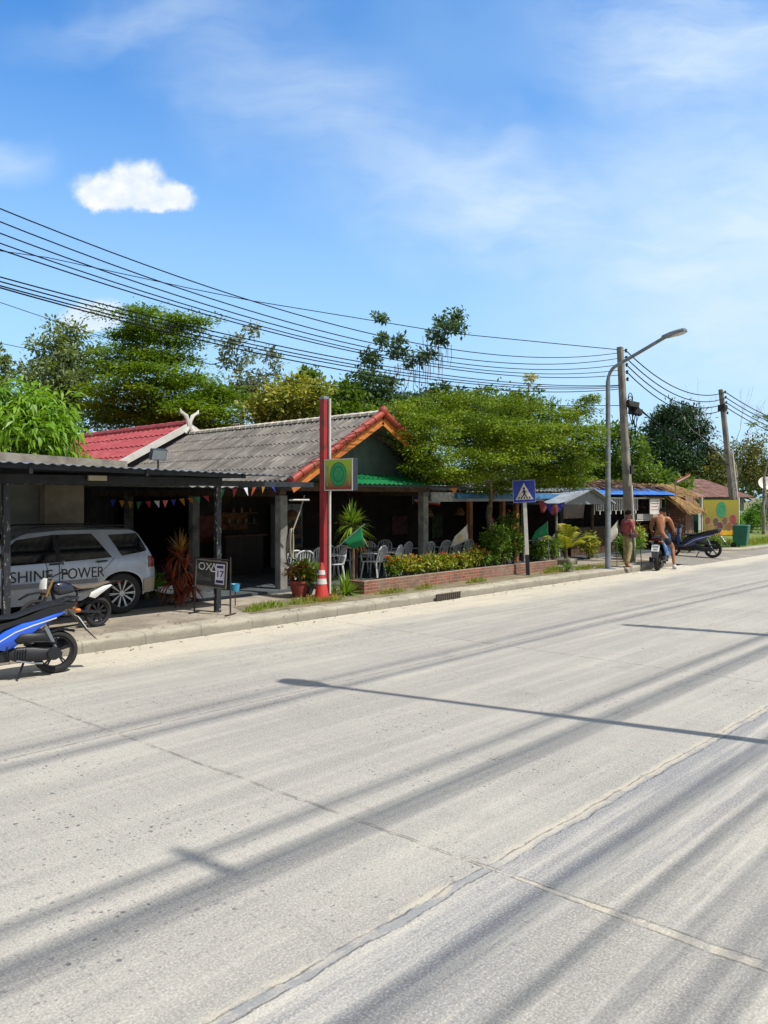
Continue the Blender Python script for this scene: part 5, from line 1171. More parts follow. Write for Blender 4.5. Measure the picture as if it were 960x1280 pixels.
    # front
    m = MB(); m.pil([(.98, .34), (1.06, .30), (1.14, .62), (1.05, .98), (.97, 1.0), (1.0, .7)], .17, .03); m.build('front_shield', paint, t, smooth=True, ang=55)
    m = MB(); m.sphere((1.12, 0, .86), .1, 10, (.6, 1.1, 1)); m.build('headlight', M('headlamp_lens', 'b9c0c4', .12, spec=.8), t, smooth=True)
    m = MB()
    for sg in (1, -1): m.tube([(1.27, sg * .08, .27), (1.13, sg * .08, .62)], .022, 8)
    m.tube([(1.13, -.085, .62), (1.13, .085, .62)], .025, 8); m.tube([(1.13, 0, .6), (1.0, 0, 1.0)], .03, 8); m.build('front_fork', m_darkal, t, smooth=True)
    m = MB(); m.pil([(1.0, .50), (1.12, .57), (1.30, .57), (1.48, .48), (1.53, .38), (1.48, .42), (1.30, .53), (1.13, .53), (1.03, .45)], .055, .008); m.build('front_mudguard', paint, t, smooth=True)
    m = MB(); m.tube([(.93, -.34, 1.0), (.95, -.2, 1.03), (.99, -.06, 1.0), (.99, .06, 1.0), (.95, .2, 1.03), (.93, .34, 1.0)], .014, 6); hb_ = m.build('handlebar', m_blackp, t, smooth=True)
    for sg in (1, -1):
        m = MB(); m.tube([(.93, sg * .34, 1.0), (.94, sg * .22, 1.025)], .022, 8); m.build('grip', m_blackp, hb_, smooth=True)
        m = MB(); m.tube([(.96, sg * .2, 1.03), (.98, sg * .26, 1.2)], .008, 5); m.sphere((.975, sg * .29, 1.23), .06, 8, (.25, 1.1, .75)); m.build('mirror', m_blackp, t, smooth=True)
    m = MB(); m.pil([(.92, .98), (1.08, .96), (1.1, 1.0), (.98, 1.08)], .12, .02); m.build('handlebar_cowl', dark, t, smooth=True)
    return t
m_blue = M('bright_blue_paint', '1f5fe0', .25, var=.06, coat=.9, metal=.1); m_blue2 = M('sky_blue_paint', '2f7fd0', .3, var=.08, coat=.7); m_navy = M('navy_blue_paint', '1f2f6a', .3, var=.1, coat=.8)
m_seat = M('dark_vinyl_seat', '20252c', .5, var=.15)
def place_rear(u, v, z=0.): x, y = G(u, v, z); return (x, y, z)
make_scooter('motor_scooter', 'bright blue and black scooter on the road at the left edge', place_rear(69, 841), R(170), m_blue, m_seat)
make_scooter('motor_scooter', 'light blue scooter by the kerb with a shirtless rider on it', place_rear(822, 713), R(15), m_blue2, m_seat, sc=1.13)
make_scooter('motor_scooter', 'navy blue scooter parked on gravel in front of the thatched bar', (*G(891, 697, .05)[:2], .04), R(103), m_navy, m_seat, sc=1.12)
# ---- dirt bike on the pavement
db = thing('dirt_bike', 'small black trail motorcycle with a white side plate parked before the silver car', 'motorcycle', place_rear(122, 783, PZ), R(187), None, .82)
wheel_part(db, 0, .29, .06, 9, m_darkal); wheel_part(db, 1.28, .33, .045, 9, m_darkal)
m_gold = M('bronze_fork_tube', 'a3804f', .35, metal=.7)
m = MB()
for sg in (1, -1): m.bar((0, sg * .10, .29), (.46, sg * .08, .36), .03, .05)
m.build('swingarm', m_darkal, db, bevel=.008)
m = MB()
m.tube([(.46, 0, .36), (.44, 0, .74), (1.0, 0, .92)], .022, 8); m.tube([(1.0, 0, .92), (.86, .05, .46), (.50, .05, .32)], .02, 8); m.tube([(1.0, 0, .92), (.86, -.05, .46), (.50, -.05, .32)], .02, 8)
m.tube([(.44, .07, .72), (-.2, .07, .84)], .016, 6); m.tube([(.44, -.07, .72), (-.2, -.07, .84)], .016, 6); m.build('frame', m_blackp, db, smooth=True)
m = MB(); m.pil([(.50, .36), (.52, .56), (.64, .66), (.78, .60), (.84, .40), (.74, .30), (.58, .30)], .10, .03); m.lathe([(.09, -.13), (.09, .13)], 16, Matrix.Translation((.6, 0, .40)) @ XZ); m.build('engine', M('grey_engine_case_dull', '5a5c5e', .5, metal=.4), db, smooth=True)
m = MB(); m.pil([(.50, .76), (.60, .90), (.78, .96), (.96, .94), (.98, .82), (.84, .70), (.62, .72)], .12, .04); m.build('fuel_tank', M('dark_blue_tank', '1d2436', .3, coat=.6), db, smooth=True, ang=60)
m = MB(); m.pil([(-.22, .88), (.10, .84), (.42, .83), (.60, .90), (.62, .86), (.46, .77), (.12, .76), (-.22, .84)], .10, .02); m.build('seat', M('worn_grey_brown_seat', '6a6055', .7, var=.3), db, smooth=True, ang=60)
for sg in (1, -1):
    m = MB(); m.pil([(-.20, .82), (-.04, .80), (.22, .70), (.26, .62), (.14, .58), (-.10, .72), (-.24, .80)], .012, .006, sg * .125); m.build('side_plate', m_platew, db, smooth=True)
m = MB(); m.pil([(-.16, .82), (-.30, .88), (-.52, .86), (-.53, .84), (-.32, .85), (-.14, .78)], .07, .01); m.build('rear_mudguard', m_blackp, db, smooth=True)
m = MB(); m.pil([(-.50, .855), (-.44, .87), (-.40, .82), (-.47, .80)], .045, .008); m.build('tail_light', m_redlens, db, smooth=True)
m = MB(); m.tube([(.66, -.1, .58), (.74, -.15, .44), (.52, -.16, .36), (.28, -.15, .46), (-.12, -.15, .64)], [.022, .024, .026, .045, .045], 10); m.build('exhaust', m_darkal, db, smooth=True)
m = MB()
for sg in (1, -1): m.tube([(1.28, sg * .09, .33), (1.12, sg * .09, .70)], .03, 8)
m.build('fork_slider', m_blackp, db, smooth=True)
m = MB()
for sg in (1, -1): m.tube([(1.12, sg * .09, .70), (.98, sg * .09, 1.02)], .024, 8)
m.build('fork_tube', m_gold, db, smooth=True)
m = MB(); m.pil([(1.02, .74), (1.2, .80), (1.42, .78), (1.58, .70), (1.58, .68), (1.40, .75), (1.2, .77), (1.04, .70)], .055, .008); m.build('front_mudguard', m_blackp, db, smooth=True)
m = MB(); m.pil([(1.08, 1.04), (1.14, 1.00), (1.18, .84), (1.10, .82)], .10, .02); m.build('headlight_mask', m_platew, db, smooth=True)
m = MB(); m.tube([(.84, -.39, 1.12), (.90, -.22, 1.14), (.99, -.08, 1.06), (.99, .08, 1.06), (.90, .22, 1.14), (.84, .39, 1.12)], .013, 6); hb_ = m.build('handlebar', m_blackp, db, smooth=True)
for sg in (1, -1):
    m = MB(); m.tube([(.84, sg * .39, 1.12), (.87, sg * .28, 1.13)], .02, 8); m.build('grip', m_blackp, hb_, smooth=True)
    m = MB(); m.tube([(.90, sg * .22, 1.14), (.92, sg * .28, 1.30)], .007, 5); m.sphere((.915, sg * .31, 1.33), .06, 8, (.25, 1.1, .75)); m.build('mirror', m_chrome if sg > 0 else m_blackp, db, smooth=True)
m = MB(); m.bar((.5, .12, .3), (.42, .28, .01), .02, .02); m.build('side_stand', m_darkal, db)
# ------------------------------------------------------------------ street furniture
m_redpaint = M('faded_red_paint', 'a32c2e', .6, var=.3, col2='80242a', scale=2.2, grime='5e2a26', gscale=5)
m_galv = M('galvanised_steel', '8b9196', .5, col2='6f757a', scale=5, metal=.35)
m_pcon = M('pole_concrete', '8f897f', .92, col2='6d6860', scale=2.5, bump=.3, grime='585349', gscale=2)
m_cable = M('black_cable', '1c1e22', .95, spec=.1)
# red sign pole
rp = thing('red_sign_pole', 'tall square red painted pole with a white tube beside it', 'pole', (10.64, 12.03, PZ))
m = MB(); m.box(-.07, .07, -.07, .07, .06, 4.1); m.build('post', m_redpaint, rp, bevel=.012)
m = MB(); m.box(-.072, .072, -.072, .072, 4.1, 4.16); m.build('cap', m_galv, rp, bevel=.01)
m = MB(); m.box(-.3, .26, -.24, .26, -.02, .06); m.build('base', m_redpaint, rp, bevel=.015)
m = MB(); m.tube([(.062, -.105, .1), (.062, -.105, 4.12)], .026, 8); m.build('white_conduit', m_white, rp, smooth=True)
m = MB(); m.box(-.073, .073, -.073, .073, 1.72, 1.735); m.box(-.073, .073, -.073, .073, .35, .36); m.build('weld_seam', m_redpaint, rp)
# projecting sign: plane across the road, faces the traffic from the left (-x)
ps = thing('hanging_sign', 'square green ring logo sign projecting from the red pole', 'sign', (10.64, 11.52, 2.39))
m = MB(); m.box(-.07, .07, -.42, .42, 0, .64); m.build('frame', M('dark_sign_edge', '27303f', .5), ps, bevel=.012)
m = MB()
for a0, b0_, c0, d0 in ((-.42, .42, 0, .022), (-.42, .42, .618, .64), (-.42, -.395, .022, .618), (.4, .42, .022, .618)): m.box(-.078, -.0705, a0, b0_, c0, d0)
m.build('white_border', m_white, ps)
def grad_mat(name, top, bot, z0, z1):
    m, t, b = newmat(name); P = t.add('ShaderNodeTexCoord').outputs['Object']; s = t.add('ShaderNodeSeparateXYZ'); t.l.new(P, s.inputs[0])
    f = t.map(t.math('ADD', s.outputs[2], t.math('MULTIPLY', t.noise(P, 4, 3), .12)), z0 + .06, z1 + .06)
    t.l.new(t.mix(f, lin(bot), lin(top)), b.inputs['Base Color']); b.inputs['Roughness'].default_value = .35; return m
m = MB(); m.box(-.0735, -.071, -.395, .40, .022, .618); m.build('printed_face', grad_mat('olive_to_maroon_print', '98b01e', '86463a', .05, .42), ps)
m_lgreen = M('logo_green', '28a05a', .4, col2='1f8a52', scale=8); m_ldark = M('logo_dark_green', '12704a', .4); m_lpale = M('logo_pale_green', '4fb07a', .4)
def disc(m, x, y, z, r0, r1, n=32, sx=1.):
    V = []; F = []
    for i in range(n):
        a = 2 * PI * i / n
        V += [(x, y + r0 * math.cos(a) * sx, z + r0 * math.sin(a)), (x, y + r1 * math.cos(a) * sx, z + r1 * math.sin(a))]
    for i in range(n): j = (i + 1) % n; F.append((2 * i, 2 * i + 1, 2 * j + 1, 2 * j))
    m.add(V, F)
m = MB(); disc(m, -.0745, 0, .33, 0.001, .245); m.build('logo_disc', m_ldark, ps)
m = MB(); disc(m, -.0755, 0, .33, .165, .225); m.build('logo_ring', m_lgreen, ps)
m = MB(); disc(m, -.0755, 0, .33, 0.001, .135); m.build('logo_centre', m_lgreen, ps)
m = MB()
for i, (dy, dz, w_) in enumerate(((.0, .07, .10), (-.02, .02, .17), (.03, -.03, .13), (0, -.075, .08))): m.bar((-.0765, dy - w_ / 2, .33 + dz - .012), (-.0765, dy + w_ / 2, .33 + dz + .014), .002, .02, up=(1, 0, 0))
m.build('logo_emblem', M('logo_gold', '9aa838', .4), ps)
m = MB()
for i in range(22):
    a = 2 * PI * i / 22
    if i % 11 in (0,): continue
    y_, z_ = .195 * math.cos(a), .33 + .195 * math.sin(a); m.bar((-.0766, y_ - .008 * math.cos(a), z_ - .008 * math.sin(a)), (-.0766, y_ + .014 * math.cos(a), z_ + .014 * math.sin(a)), .002, .016, up=(1, 0, 0))
m.build('logo_marks', m_lpale, ps)
m_cut = M('cutlery_grey', 'a3a5a0', .35, metal=.4)
m = MB(); m.tube([(-.0755, .33, .1), (-.0755, .33, .40)], .011, 6)
for dy in (-.022, -.007, .008, .023): m.bar((-.0755, .33 + dy, .39), (-.0755, .33 + dy, .50), .006, .006)
m.box(-.077, -.074, .305, .355, .385, .41); m.build('printed_fork', m_cut, ps)
m = MB(); m.tube([(-.0755, -.33, .1), (-.0755, -.33, .34)], .011, 6); m.slab([(-.074, -.318, .33), (-.074, -.345, .33), (-.074, -.345, .48), (-.074, -.325, .51)], (-1, 0, 0), .003); m.build('printed_knife', m_cut, ps)
m = MB()
for z in (.12, .52): m.bar((0, .42, z), (0, .43, z), .04, .04)
m.build('bracket', m_galv, ps)
# traffic cone
x, y = G(390, 750)
tc = thing('traffic_cone', 'faded red traffic cone with two white bands beside the red pole', 'traffic cone', (x + .12, y - .16, PZ))
m = MB(); m.box(-.19, .19, -.19, .19, 0, .04); m.build('base', m_redpaint, tc, bevel=.012)
m_cone = M('faded_red_plastic', 'c0392f', .55, col2='a52f2a', scale=5, grime='8d4a3f', gscale=5)
m = MB(); m.lathe([(.155, .04), (.15, .06), (.035, .74), (.03, .76), (.02, .76)], 24); m.build('cone', m_cone, tc, smooth=True)
rad = lambda z: .152 + (z - .06) * (.035 - .15) / .68
for z0, z1 in ((.33, .44), (.52, .61)):
    m = MB(); m.lathe([(rad(z0) + .0, z0), (rad(z0) + .004, z0 + .002), (rad(z1) + .004, z1 - .002), (rad(z1), z1)], 24); m.build('reflective_band', M('dusty_white_band', 'c9c6be', .5), tc, smooth=True)
# pedestrian crossing sign
x, y = G(660, 719); cs = thing('crossing_sign', 'blue square pedestrian crossing sign on a leaning white post', 'road sign', (x, y, PZ), math.atan2(-.55, -.83))
zt = CAMZ + (HV - 600) / FPX * 20.7 - PZ
M0 = Matrix.Rotation(R(2.6), 4, 'X') @ Matrix.Rotation(R(-.5), 4, 'Y')
def xf(m, M): m.v = [tuple(M @ Vector(p)) for p in m.v]; return m
# local: +x faces the driver; y to the driver's right
m = MB(); m.box(-.05, .05, -.05, .05, .55, zt - .5); xf(m, M0).build('post', m_white, cs, bevel=.006)
m = MB(); m.box(-.0515, .0515, -.0515, .0515, -.02, .549); xf(m, M0).build('black_base', m_blackp, cs, bevel=.006)
m_sb = M('sign_blue', '1b2f9a', .4, var=.08)
m = MB(); m.box(.055, .075, -.30, .30, zt - .60, zt); xf(m, M0).build('plate', m_sb, cs, bevel=.004)
zc = zt - .3
m = MB()
for a0, b0_, c0, d0 in ((-.298, .298, zt - .598, zt - .585), (-.298, .298, zt - .015, zt - .002), (-.298, -.285, zt - .585, zt - .011), (.285, .298, zt - .585, zt - .015)): m.box(.0755, .079, a0, b0_, c0, d0)
xf(m, M0).build('pale_border', M('pale_blue_border', '8f9ccf', .5), cs)
m = MB(); m.slab([(.0755, -.235, zc - .22), (.0755, .235, zc - .22), (.0755, 0, zc + .22)], (1, 0, 0), .004); xf(m, M0).build('white_triangle', m_white, cs)
m = MB(); X1 = .0815
def strip(p, q, w): m.bar((X1, *p), (X1, *q), w, .003, up=(1, 0, 0)) if False else m.bar((X1, *p), (X1, *q), .003, w, up=(1, 0, 0)) if False else m.slab(_q(p, q, w), (1, 0, 0), .003)
def _q(p, q, w):
    p, q = Vector(p), Vector(q); d = (q - p).normalized(); n = Vector((-d.y, d.x)) * w / 2
    return [(X1, *(p + n)), (X1, *(q + n)), (X1, *(q - n)), (X1, *(p - n))]
for p, q, w in (((.0, zc + .035), (.005, zc - .06), .055), ((.005, zc - .06), (-.05, zc - .145), .03), ((.005, zc - .06), (.06, zc - .145), .03), ((.0, zc + .02), (-.055, zc - .035), .02), ((.0, zc + .02), (.05, zc - .03), .02)): strip(p, q, w)
disc(m, X1 + .003, 0, zc + .075, .001, .03, 14); xf(m, M0).build('walking_figure', m_ink, cs)
m = MB()
for i in range(5): strip((-.16 + i * .075, zc - .20), (-.13 + i * .068, zc - .15), .032)
xf(m, M0).build('crossing_stripes', m_ink, cs)
# street lamps (one across the road, one on the near pavement that only throws its shadow)
def lamp(label, loc, rz, H_, arm, lean=0.):
    t = thing('street_lamp', label, 'street lamp', loc, rz); m = MB()
    rise = .62; pts = [(0, 0, 0), (0, 0, H_ * .5), (0, 0, H_ - .35)] + [(.35 * (1 - math.cos(a)), 0, H_ - .35 + .45 * math.sin(a)) for a in [R(q) for q in (18, 36, 54, 68)]] 
    e = pts[-1]; pts += [(e[0] + (arm - e[0]) * k, 0, e[2] + rise * k) for k in (.33, .66, 1)]
    m.tube(pts, [.085, .075, .066] + [.05] * (len(pts) - 3), 12); m.build('post', m_galv, t, smooth=True)
    m = MB(); m.box(-.16, .16, -.16, .16, -.02, .02); m.build('base_plate', m_galv, t)
    p = Vector(pts[-1]); d = Vector((1, 0, .16)).normalized()
    M1 = Matrix.Translation(p) @ Matrix.Rotation(-math.atan2(.16, 1), 4, 'Y')
    hd = [(-.08, -.04), (.0, -.055), (.2, -.14), (.42, -.15), (.60, -.11), (.64, 0), (.60, .11), (.42, .15), (.2, .14), (.0, .055), (-.08, .04)]
    m = MB(); m.layers([[M1 @ Vector((x, y, -.03)) for x, y in hd], [M1 @ Vector((x, y, .03)) for x, y in hd], [M1 @ Vector((x * .9 + .02, y * .7, .075)) for x, y in hd]]); hd_ = m.build('lamp_head', m_galv, t, smooth=True)
    m = MB(); m.layers([[M1 @ Vector((x * .6 + .22, y * .75, -.031)) for x, y in hd], [M1 @ Vector((x * .55 + .23, y * .6, -.06)) for x, y in hd]]); m.build('lens', M('lamp_lens', 'd0d3d2', .2, var=.05), hd_)
    return t
x, y = G(760, 711); lamp('tall grey street lamp with an upswept arm left of the standing man', (x, y, PZ), R(-93), CAMZ + (HV - 462) / FPX * 22.6 - PZ, 1.75)
lamp('street lamp on the near pavement seen only by its shadow on the road', (8.3, .15, PZ), R(107), 7.0, 2.0)
# utility poles
def upole(label, base, top, wires_side=-1, r=(.135, .085), conduit=True, box=None):
    base, top = Vector(base), Vector(top); t = thing('utility_pole', label, 'utility pole', base); m = MB(); d = (top - base)
    sq = lambda p, r_: [p + Vector((a * r_, b_ * r_, 0)) for a, b_ in ((-1, -.75), (-.75, -1), (.75, -1), (1, -.75), (1, .75), (.75, 1), (-.75, 1), (-1, .75))]
    m.layers([sq(base - Vector((0, 0, .2)), r[0]), sq(base.lerp(top, .5), (r[0] + r[1]) / 2), sq(top, r[1])]); m.build('shaft', m_pcon, t, w=True)
    for i in range(5):
        p = base.lerp(top, .985 - i * .033); o = Vector((.16, -.12, 0)); m = MB()
        m.lathe([(.02, -.06), (.045, -.05), (.03, 0), (.045, .05), (.02, .06)], 10, Matrix.Translation(p + o)); m.bar(p, p + o, .03, .02); m.build('insulator', m_blackp, t, w=True, smooth=True)
    if conduit:
        m = MB(); o = Vector((-.06, -.17, 0)); m.tube([base + o, base.lerp(top, .36) + o], .035, 8); m.build('white_conduit', m_white, t, w=True, smooth=True)
    return t
pb = Vector((23.72, 11.78, PZ)); pt_ = DP(775, 434, 24.9)
p1 = upole('grey concrete utility pole with a cable box standing behind the man', pb, pt_)
for i in range(2):
    q = pb.lerp(pt_, .735 - i * .03) + Vector((.22 + i * .2, -.2, 0)); m = MB(); m.obox(Matrix.Translation(q) @ Matrix.Rotation(R(15), 4, 'Y') @ Matrix.Rotation(R(-40), 4, 'Z'), .42, .2, .2); m.build('cable_box', m_blackp, p1, w=True, bevel=.02)
m = MB(); q0 = pb.lerp(pt_, .73)
for k in range(9):
    a_ = q0 + Vector((random.uniform(.05, .5), random.uniform(-.35, -.1), random.uniform(-.1, .1))); L = random.uniform(.5, 1.6)
    m.tube([a_ + Vector((math.sin(i * 1.3 + k) * .07, math.cos(i * 1.1 + k) * .07, -L * i / 6 + (.25 * L if i == 6 else 0))) for i in range(7)], .011, 4)
for k in range(3): m.tube([q0 + Vector((.1 + .16 * math.cos(2 * PI * i / 14), -.2, .1 * k + .2 * math.sin(2 * PI * i / 14))) for i in range(15)], .014, 5)
m.build('loose_cables', m_cable, p1, w=True)
m = MB(); q = pb.lerp(pt_, .43) + Vector((-.12, -.22, 0)); m.box(q.x - .09, q.x + .09, q.y - .05, q.y + .02, q.z - .14, q.z + .14); m.build('meter_box', m_blackp, p1, w=True, bevel=.01)
pb2 = Vector((35.4, 12.6, .1)); pt2 = DP(901, 487, 33.9)
p2 = upole('leaning grey utility pole behind the yellow food billboard', pb2, pt2, conduit=False)
m = MB(); o = Vector((.02, -.2, 0)); m.tube([pb2 + o + (pt2 - pb2) * .25, pb2 + o + (pt2 - pb2) * .62], .04, 8); m.build('white_conduit', m_white, p2, w=True, smooth=True)
m = MB(); q = pb2.lerp(pt2, .9); m.box(q.x - .15, q.x + .15, q.y - .15, q.y + .15, q.z - .25, q.z + .02); m.build('dark_band', m_blackp, p2, w=True)
upole('utility pole on the near pavement seen only by its shadow on the road', (15.2, -1.1, PZ), (15.2, -1.1, 12.2), conduit=False)
# ---- power lines. fitted through sightings on the plane of the poles
WY = 11.7
def wire(label, sights, r, x_end=None, x_start=None, Yw=WY, pole=True):
    P = [YP(u, v, Yw) for u, v in sights]; xs_ = np.array([p[0] for p in P]); zs = np.array([p[1] for p in P])
    co_ = np.polyfit(xs_, zs, 2); x0 = xs_.min() - 6.5 if x_start is None else x_start; x1 = xs_.max() if x_end is None else x_end
    pts = [(x0 + (x1 - x0) * i / 40, Yw, float(np.polyval(co_, x0 + (x1 - x0) * i / 40))) for i in range(41)]
    m = MB(); m.tube(pts, r, 5); o = m.build('power_line', m_cable, loc=pts[-1], smooth=True)
    tag(o, label, 'power line', 'power lines over the far pavement')
wl_ = [('topmost heavy black line of the fan running from the grey pole to the upper left', [(0, 262), (120, 308), (240, 352), (360, 387), (468, 419), (560, 437), (690, 447), (772, 441)], .0105),
 ('second heavy black line from the top of the fan left of the grey pole', [(0, 278), (120, 324), (240, 365), (360, 400), (465, 430), (560, 447), (690, 455), (772, 448)], .0105),
 ('third heavy black line from the top of the fan left of the grey pole', [(0, 292), (120, 336), (240, 375), (360, 409), (460, 434), (560, 454), (690, 462), (772, 456)], .0105),
 ('fourth black line from the top of the fan left of the grey pole', [(0, 304), (120, 347), (240, 382), (360, 416), (450, 437), (560, 459), (690, 467), (772, 463)], .010),
 ('lowest black line of the upper fan left of the grey pole', [(0, 312), (120, 352), (240, 388), (360, 420), (450, 441), (560, 462), (690, 471), (774, 469)], .011),
 ('upper cable of the dense lower bundle left of the grey pole', [(0, 347), (90, 370), (175, 391), (350, 432), (455, 456), (560, 469), (690, 480), (774, 482)], .011),
 ('second cable of the dense lower bundle left of the grey pole', [(0, 352), (90, 376), (175, 397), (350, 437), (455, 461), (560, 473), (690, 482), (774, 483)], .011),
 ('third cable of the dense lower bundle left of the grey pole', [(0, 356), (90, 381), (175, 403), (350, 442), (455, 464), (560, 476), (690, 484), (774, 485)], .011),
 ('lowest thick cable of the dense lower bundle left of the grey pole', [(0, 359), (90, 385), (175, 407), (350, 447), (455, 468), (560, 483), (690, 488), (774, 487)], .012)]
for lab, s_, r in wl_: wire(lab, s_, r)
for lab, pts, r in (('thin grey line crossing above the fan towards the top of the grey pole', [DP(-60, 305, 24), DP(60, 322, 24), DP(240, 361, 24), DP(315, 376, 24), DP(560, 416, 24.4), DP(700, 430, 24.7), DP(772, 437, 24.9)], .013), ('thin single line dropping low behind the treetops at the left', [DP(-60, 356, 26), DP(0, 378, 26), DP(115, 417, 26.5), DP(240, 450, 27), DP(370, 478, 27), DP(560, 497, 27), DP(700, 507, 27), DP(780, 507, 25.5)], .012), ('faint low line at the left edge just above the small tree', [DP(-60, 414, 30), DP(0, 429, 30), DP(30, 435, 30), DP(160, 462, 31), DP(300, 486, 32), DP(500, 505, 34), DP(640, 512, 35)], .012)):
    m = MB(); m.tube(pts, r, 5); tag(m.build('power_line', m_cable, loc=pts[-1], smooth=True), lab, 'power line', 'power lines over the far pavement')
def span(label, a, b, sag, r):
    a, b = Vector(a), Vector(b); pts = [a.lerp(b, i / 24) - Vector((0, 0, 4 * sag * (i / 24) * (1 - i / 24))) for i in range(25)]
    m = MB(); m.tube(pts, r, 5); tag(m.build('power_line', m_cable, loc=a, smooth=True), label, 'power line', 'power lines between the two far poles')
ins = lambda b, t, k: b.lerp(t, k) + Vector((.16, -.12, 0))
for i, (k, lab) in enumerate(((.985, 'uppermost line strung between the grey pole and the leaning pole'), (.95, 'second line down strung between the grey pole and the leaning pole'), (.918, 'third line down strung between the grey pole and the leaning pole'), (.885, 'fourth line down strung between the grey pole and the leaning pole'))):
    span(lab, ins(pb, pt_, k), ins(pb2, pt2, k), .62 + .03 * i, .018)
    q = Vector((60, 14, 7.0 - .28 * i)); span(('highest', 'second highest', 'third highest', 'lowest')[i] + ' line leaving the leaning pole to the right edge', ins(pb2, pt2, k), q, .8, .02)
span('slack thin line falling from the cable box toward the leaning pole', pb.lerp(pt_, .77), pb2.lerp(pt2, .6), .35, .016)
span('lower slack line from the cable box passing before the conical tree', pb.lerp(pt_, .74) + Vector((.4, -.2, 0)), pb2.lerp(pt2, .52), .3, .02)
# near side cables, overhead behind the photographer: only their shadows show
SY = .617
for i, (ys, yw, r) in enumerate(((7.28, -1.1, .015), (7.2, -1.1, .014), (6.86, -1.1, .018), (6.78, -1.1, .018), (4.36, -2.6, .020), (4.28, -2.6, .018), (3.99, -2.6, .024), (3.90, -2.6, .026), (3.80, -2.6, .018), (2.50, -3.6, .026), (2.40, -3.6, .018), (2.06, -3.6, .024), (1.72, -4.8, .02), (1.5, -4.8, .02), (1.36, -4.8, .02), (1.1, -4.8, .02), (.85, -4.8, .024))):
    h = (ys - yw) / SY
    pts = [(-25 + 8 * k, yw, h - .25 * math.sin(PI * ((k * 8 - 40) % 40) / 40)) for k in range(12)]
    m = MB(); m.tube(pts, r, 6); tag(m.build('overhead_cable', m_cable, loc=pts[0], smooth=True), 'overhead cable above the near pavement casting a long shadow on the road', 'power line', 'overhead cables of the near pavement')
hs = (4.2 + 1.3) / SY
sp_ = MB(); sp_.tube([(4.84, -2.6, (4.38 + 2.6) / SY), (4.75, -2.6, (3.88 + 2.6) / SY)], .045, 6); tag(sp_.build('cable_spacer', m_cable, loc=(4.84, -2.6, 11), smooth=True), 'cable spacer joining two overhead cables above the near pavement', 'cable spacer')
# ---- OXA board
a_ = Vector((*G(243, 766), PZ)); b_ = Vector((*G(288, 769), PZ)); mid = (a_ + b_) / 2; dy = (b_ - a_); wid = dy.length
ob = thing('board_sign', 'black framed pavement board lettered OXA with a white number 17 poster', 'sign', mid, math.atan2(dy.y, dy.x))
m_bframe = M('black_iron', '17181b', .6, col2='2b2623', scale=9, grime='4a3a30', gscale=8)
for sx_ in (-1, 1):
    m = MB(); m.tube([(sx_ * wid / 2, 0, 0), (sx_ * wid / 2, 0, 1.02)], .016, 6); m.bar((sx_ * wid / 2, -.16, .01), (sx_ * wid / 2, .16, .01), .03, .02); m.build('leg', m_bframe, ob)
m = MB(); m.tube([(-wid / 2, 0, .99), (wid / 2, 0, .97)], .014, 6); m.build('top_bar', m_bframe, ob)
hw = wid / 2 - .06; Mp = Matrix.Translation((0, -.02, .72)) @ Matrix.Rotation(R(3.5), 4, 'Y')
m = MB(); m.obox(Mp, hw * 2, .025, .47); m.build('board', M('scuffed_blackboard', '202226', .6, col2='2e2f31', scale=4, grime='5d574e', gscale=5), ob)
m = MB()
for p, q in (((-hw, -.235), (hw, -.235)), ((-hw, .235), (hw, .235)), ((-hw, -.235), (-hw, .235)), ((hw, -.235), (hw, .235))): m.bar(Mp @ Vector((p[0], -.016, p[1])), Mp @ Vector((q[0], -.016, q[1])), .012, .02)
m.build('board_rim', M('worn_grey_rim', '6a665e', .7), ob)
def on_board(m, V, F, cx, cz, k, d=-.015): m.add([Mp @ Vector((cx + v.x * k, d - .0005, cz + v.y * k)) for v in V], F)
m = MB(); lt = M('chalk_white', 'd5d3d0', .7)
V, F_ = text_geo('OX', 1.); on_board(m, V, F_, -hw * .42, .115, .19)
tri = [(-.055, -.07), (.06, -.07), (.003, .075)]
for i in range(3):
    p, q = Vector(tri[i]), Vector(tri[(i + 1) % 3]); m.bar(Mp @ Vector((.05 + p.x, -.0165, .118 + p.y)), Mp @ Vector((.05 + q.x, -.0165, .118 + q.y)), .003, .018)
m.build('lettering', lt, ob)
m = MB(); m.obox(Mp @ Matrix.Translation((hw * .58, -.016, .01)), .19, .006, .36); po = m.build('poster', M('lilac_white_poster', 'c9c6d8', .6, var=.08), ob)
m_pur = M('dark_purple_print', '2a2450', .6)
m = MB(); V, F_ = text_geo('17', 1., .02); on_board(m, V, F_, hw * .58, .01, .16, -.0205); m.obox(Mp @ Matrix.Translation((hw * .58, -.0205, .14)), .14, .002, .045); m.obox(Mp @ Matrix.Translation((hw * .58, -.0205, -.12)), .15, .002, .05); m.build('poster_print', m_pur, po)
m = MB(); m.obox(Mp @ Matrix.Translation((-hw * .45, -.0155, -.1)), .3, .003, .07); m.build('dim_patch', m_dim, ob)
tuft('small green sprig growing at the foot of the OXA board', mid + Vector((.1, -.02, .42)), 22, .12, .03, lf_bush, el=(-20, 60)) if False else None
x, y = G(294, 757); bp = thing('blue_bucket', 'small light blue plastic tub on a stake right of the OXA board', 'tub', (x, y, PZ)); m = MB(); m.lathe([(.001, .28), (.07, .28), (.095, .42), (.1, .42), (.085, .40)], 16); m.build('tub', M('light_blue_plastic', '3f9fc9', .4), bp, smooth=True)
m = MB(); m.tube([(0, 0, -.02), (0, 0, .28)], .012, 5); m.build('stake', m_wood, bp)
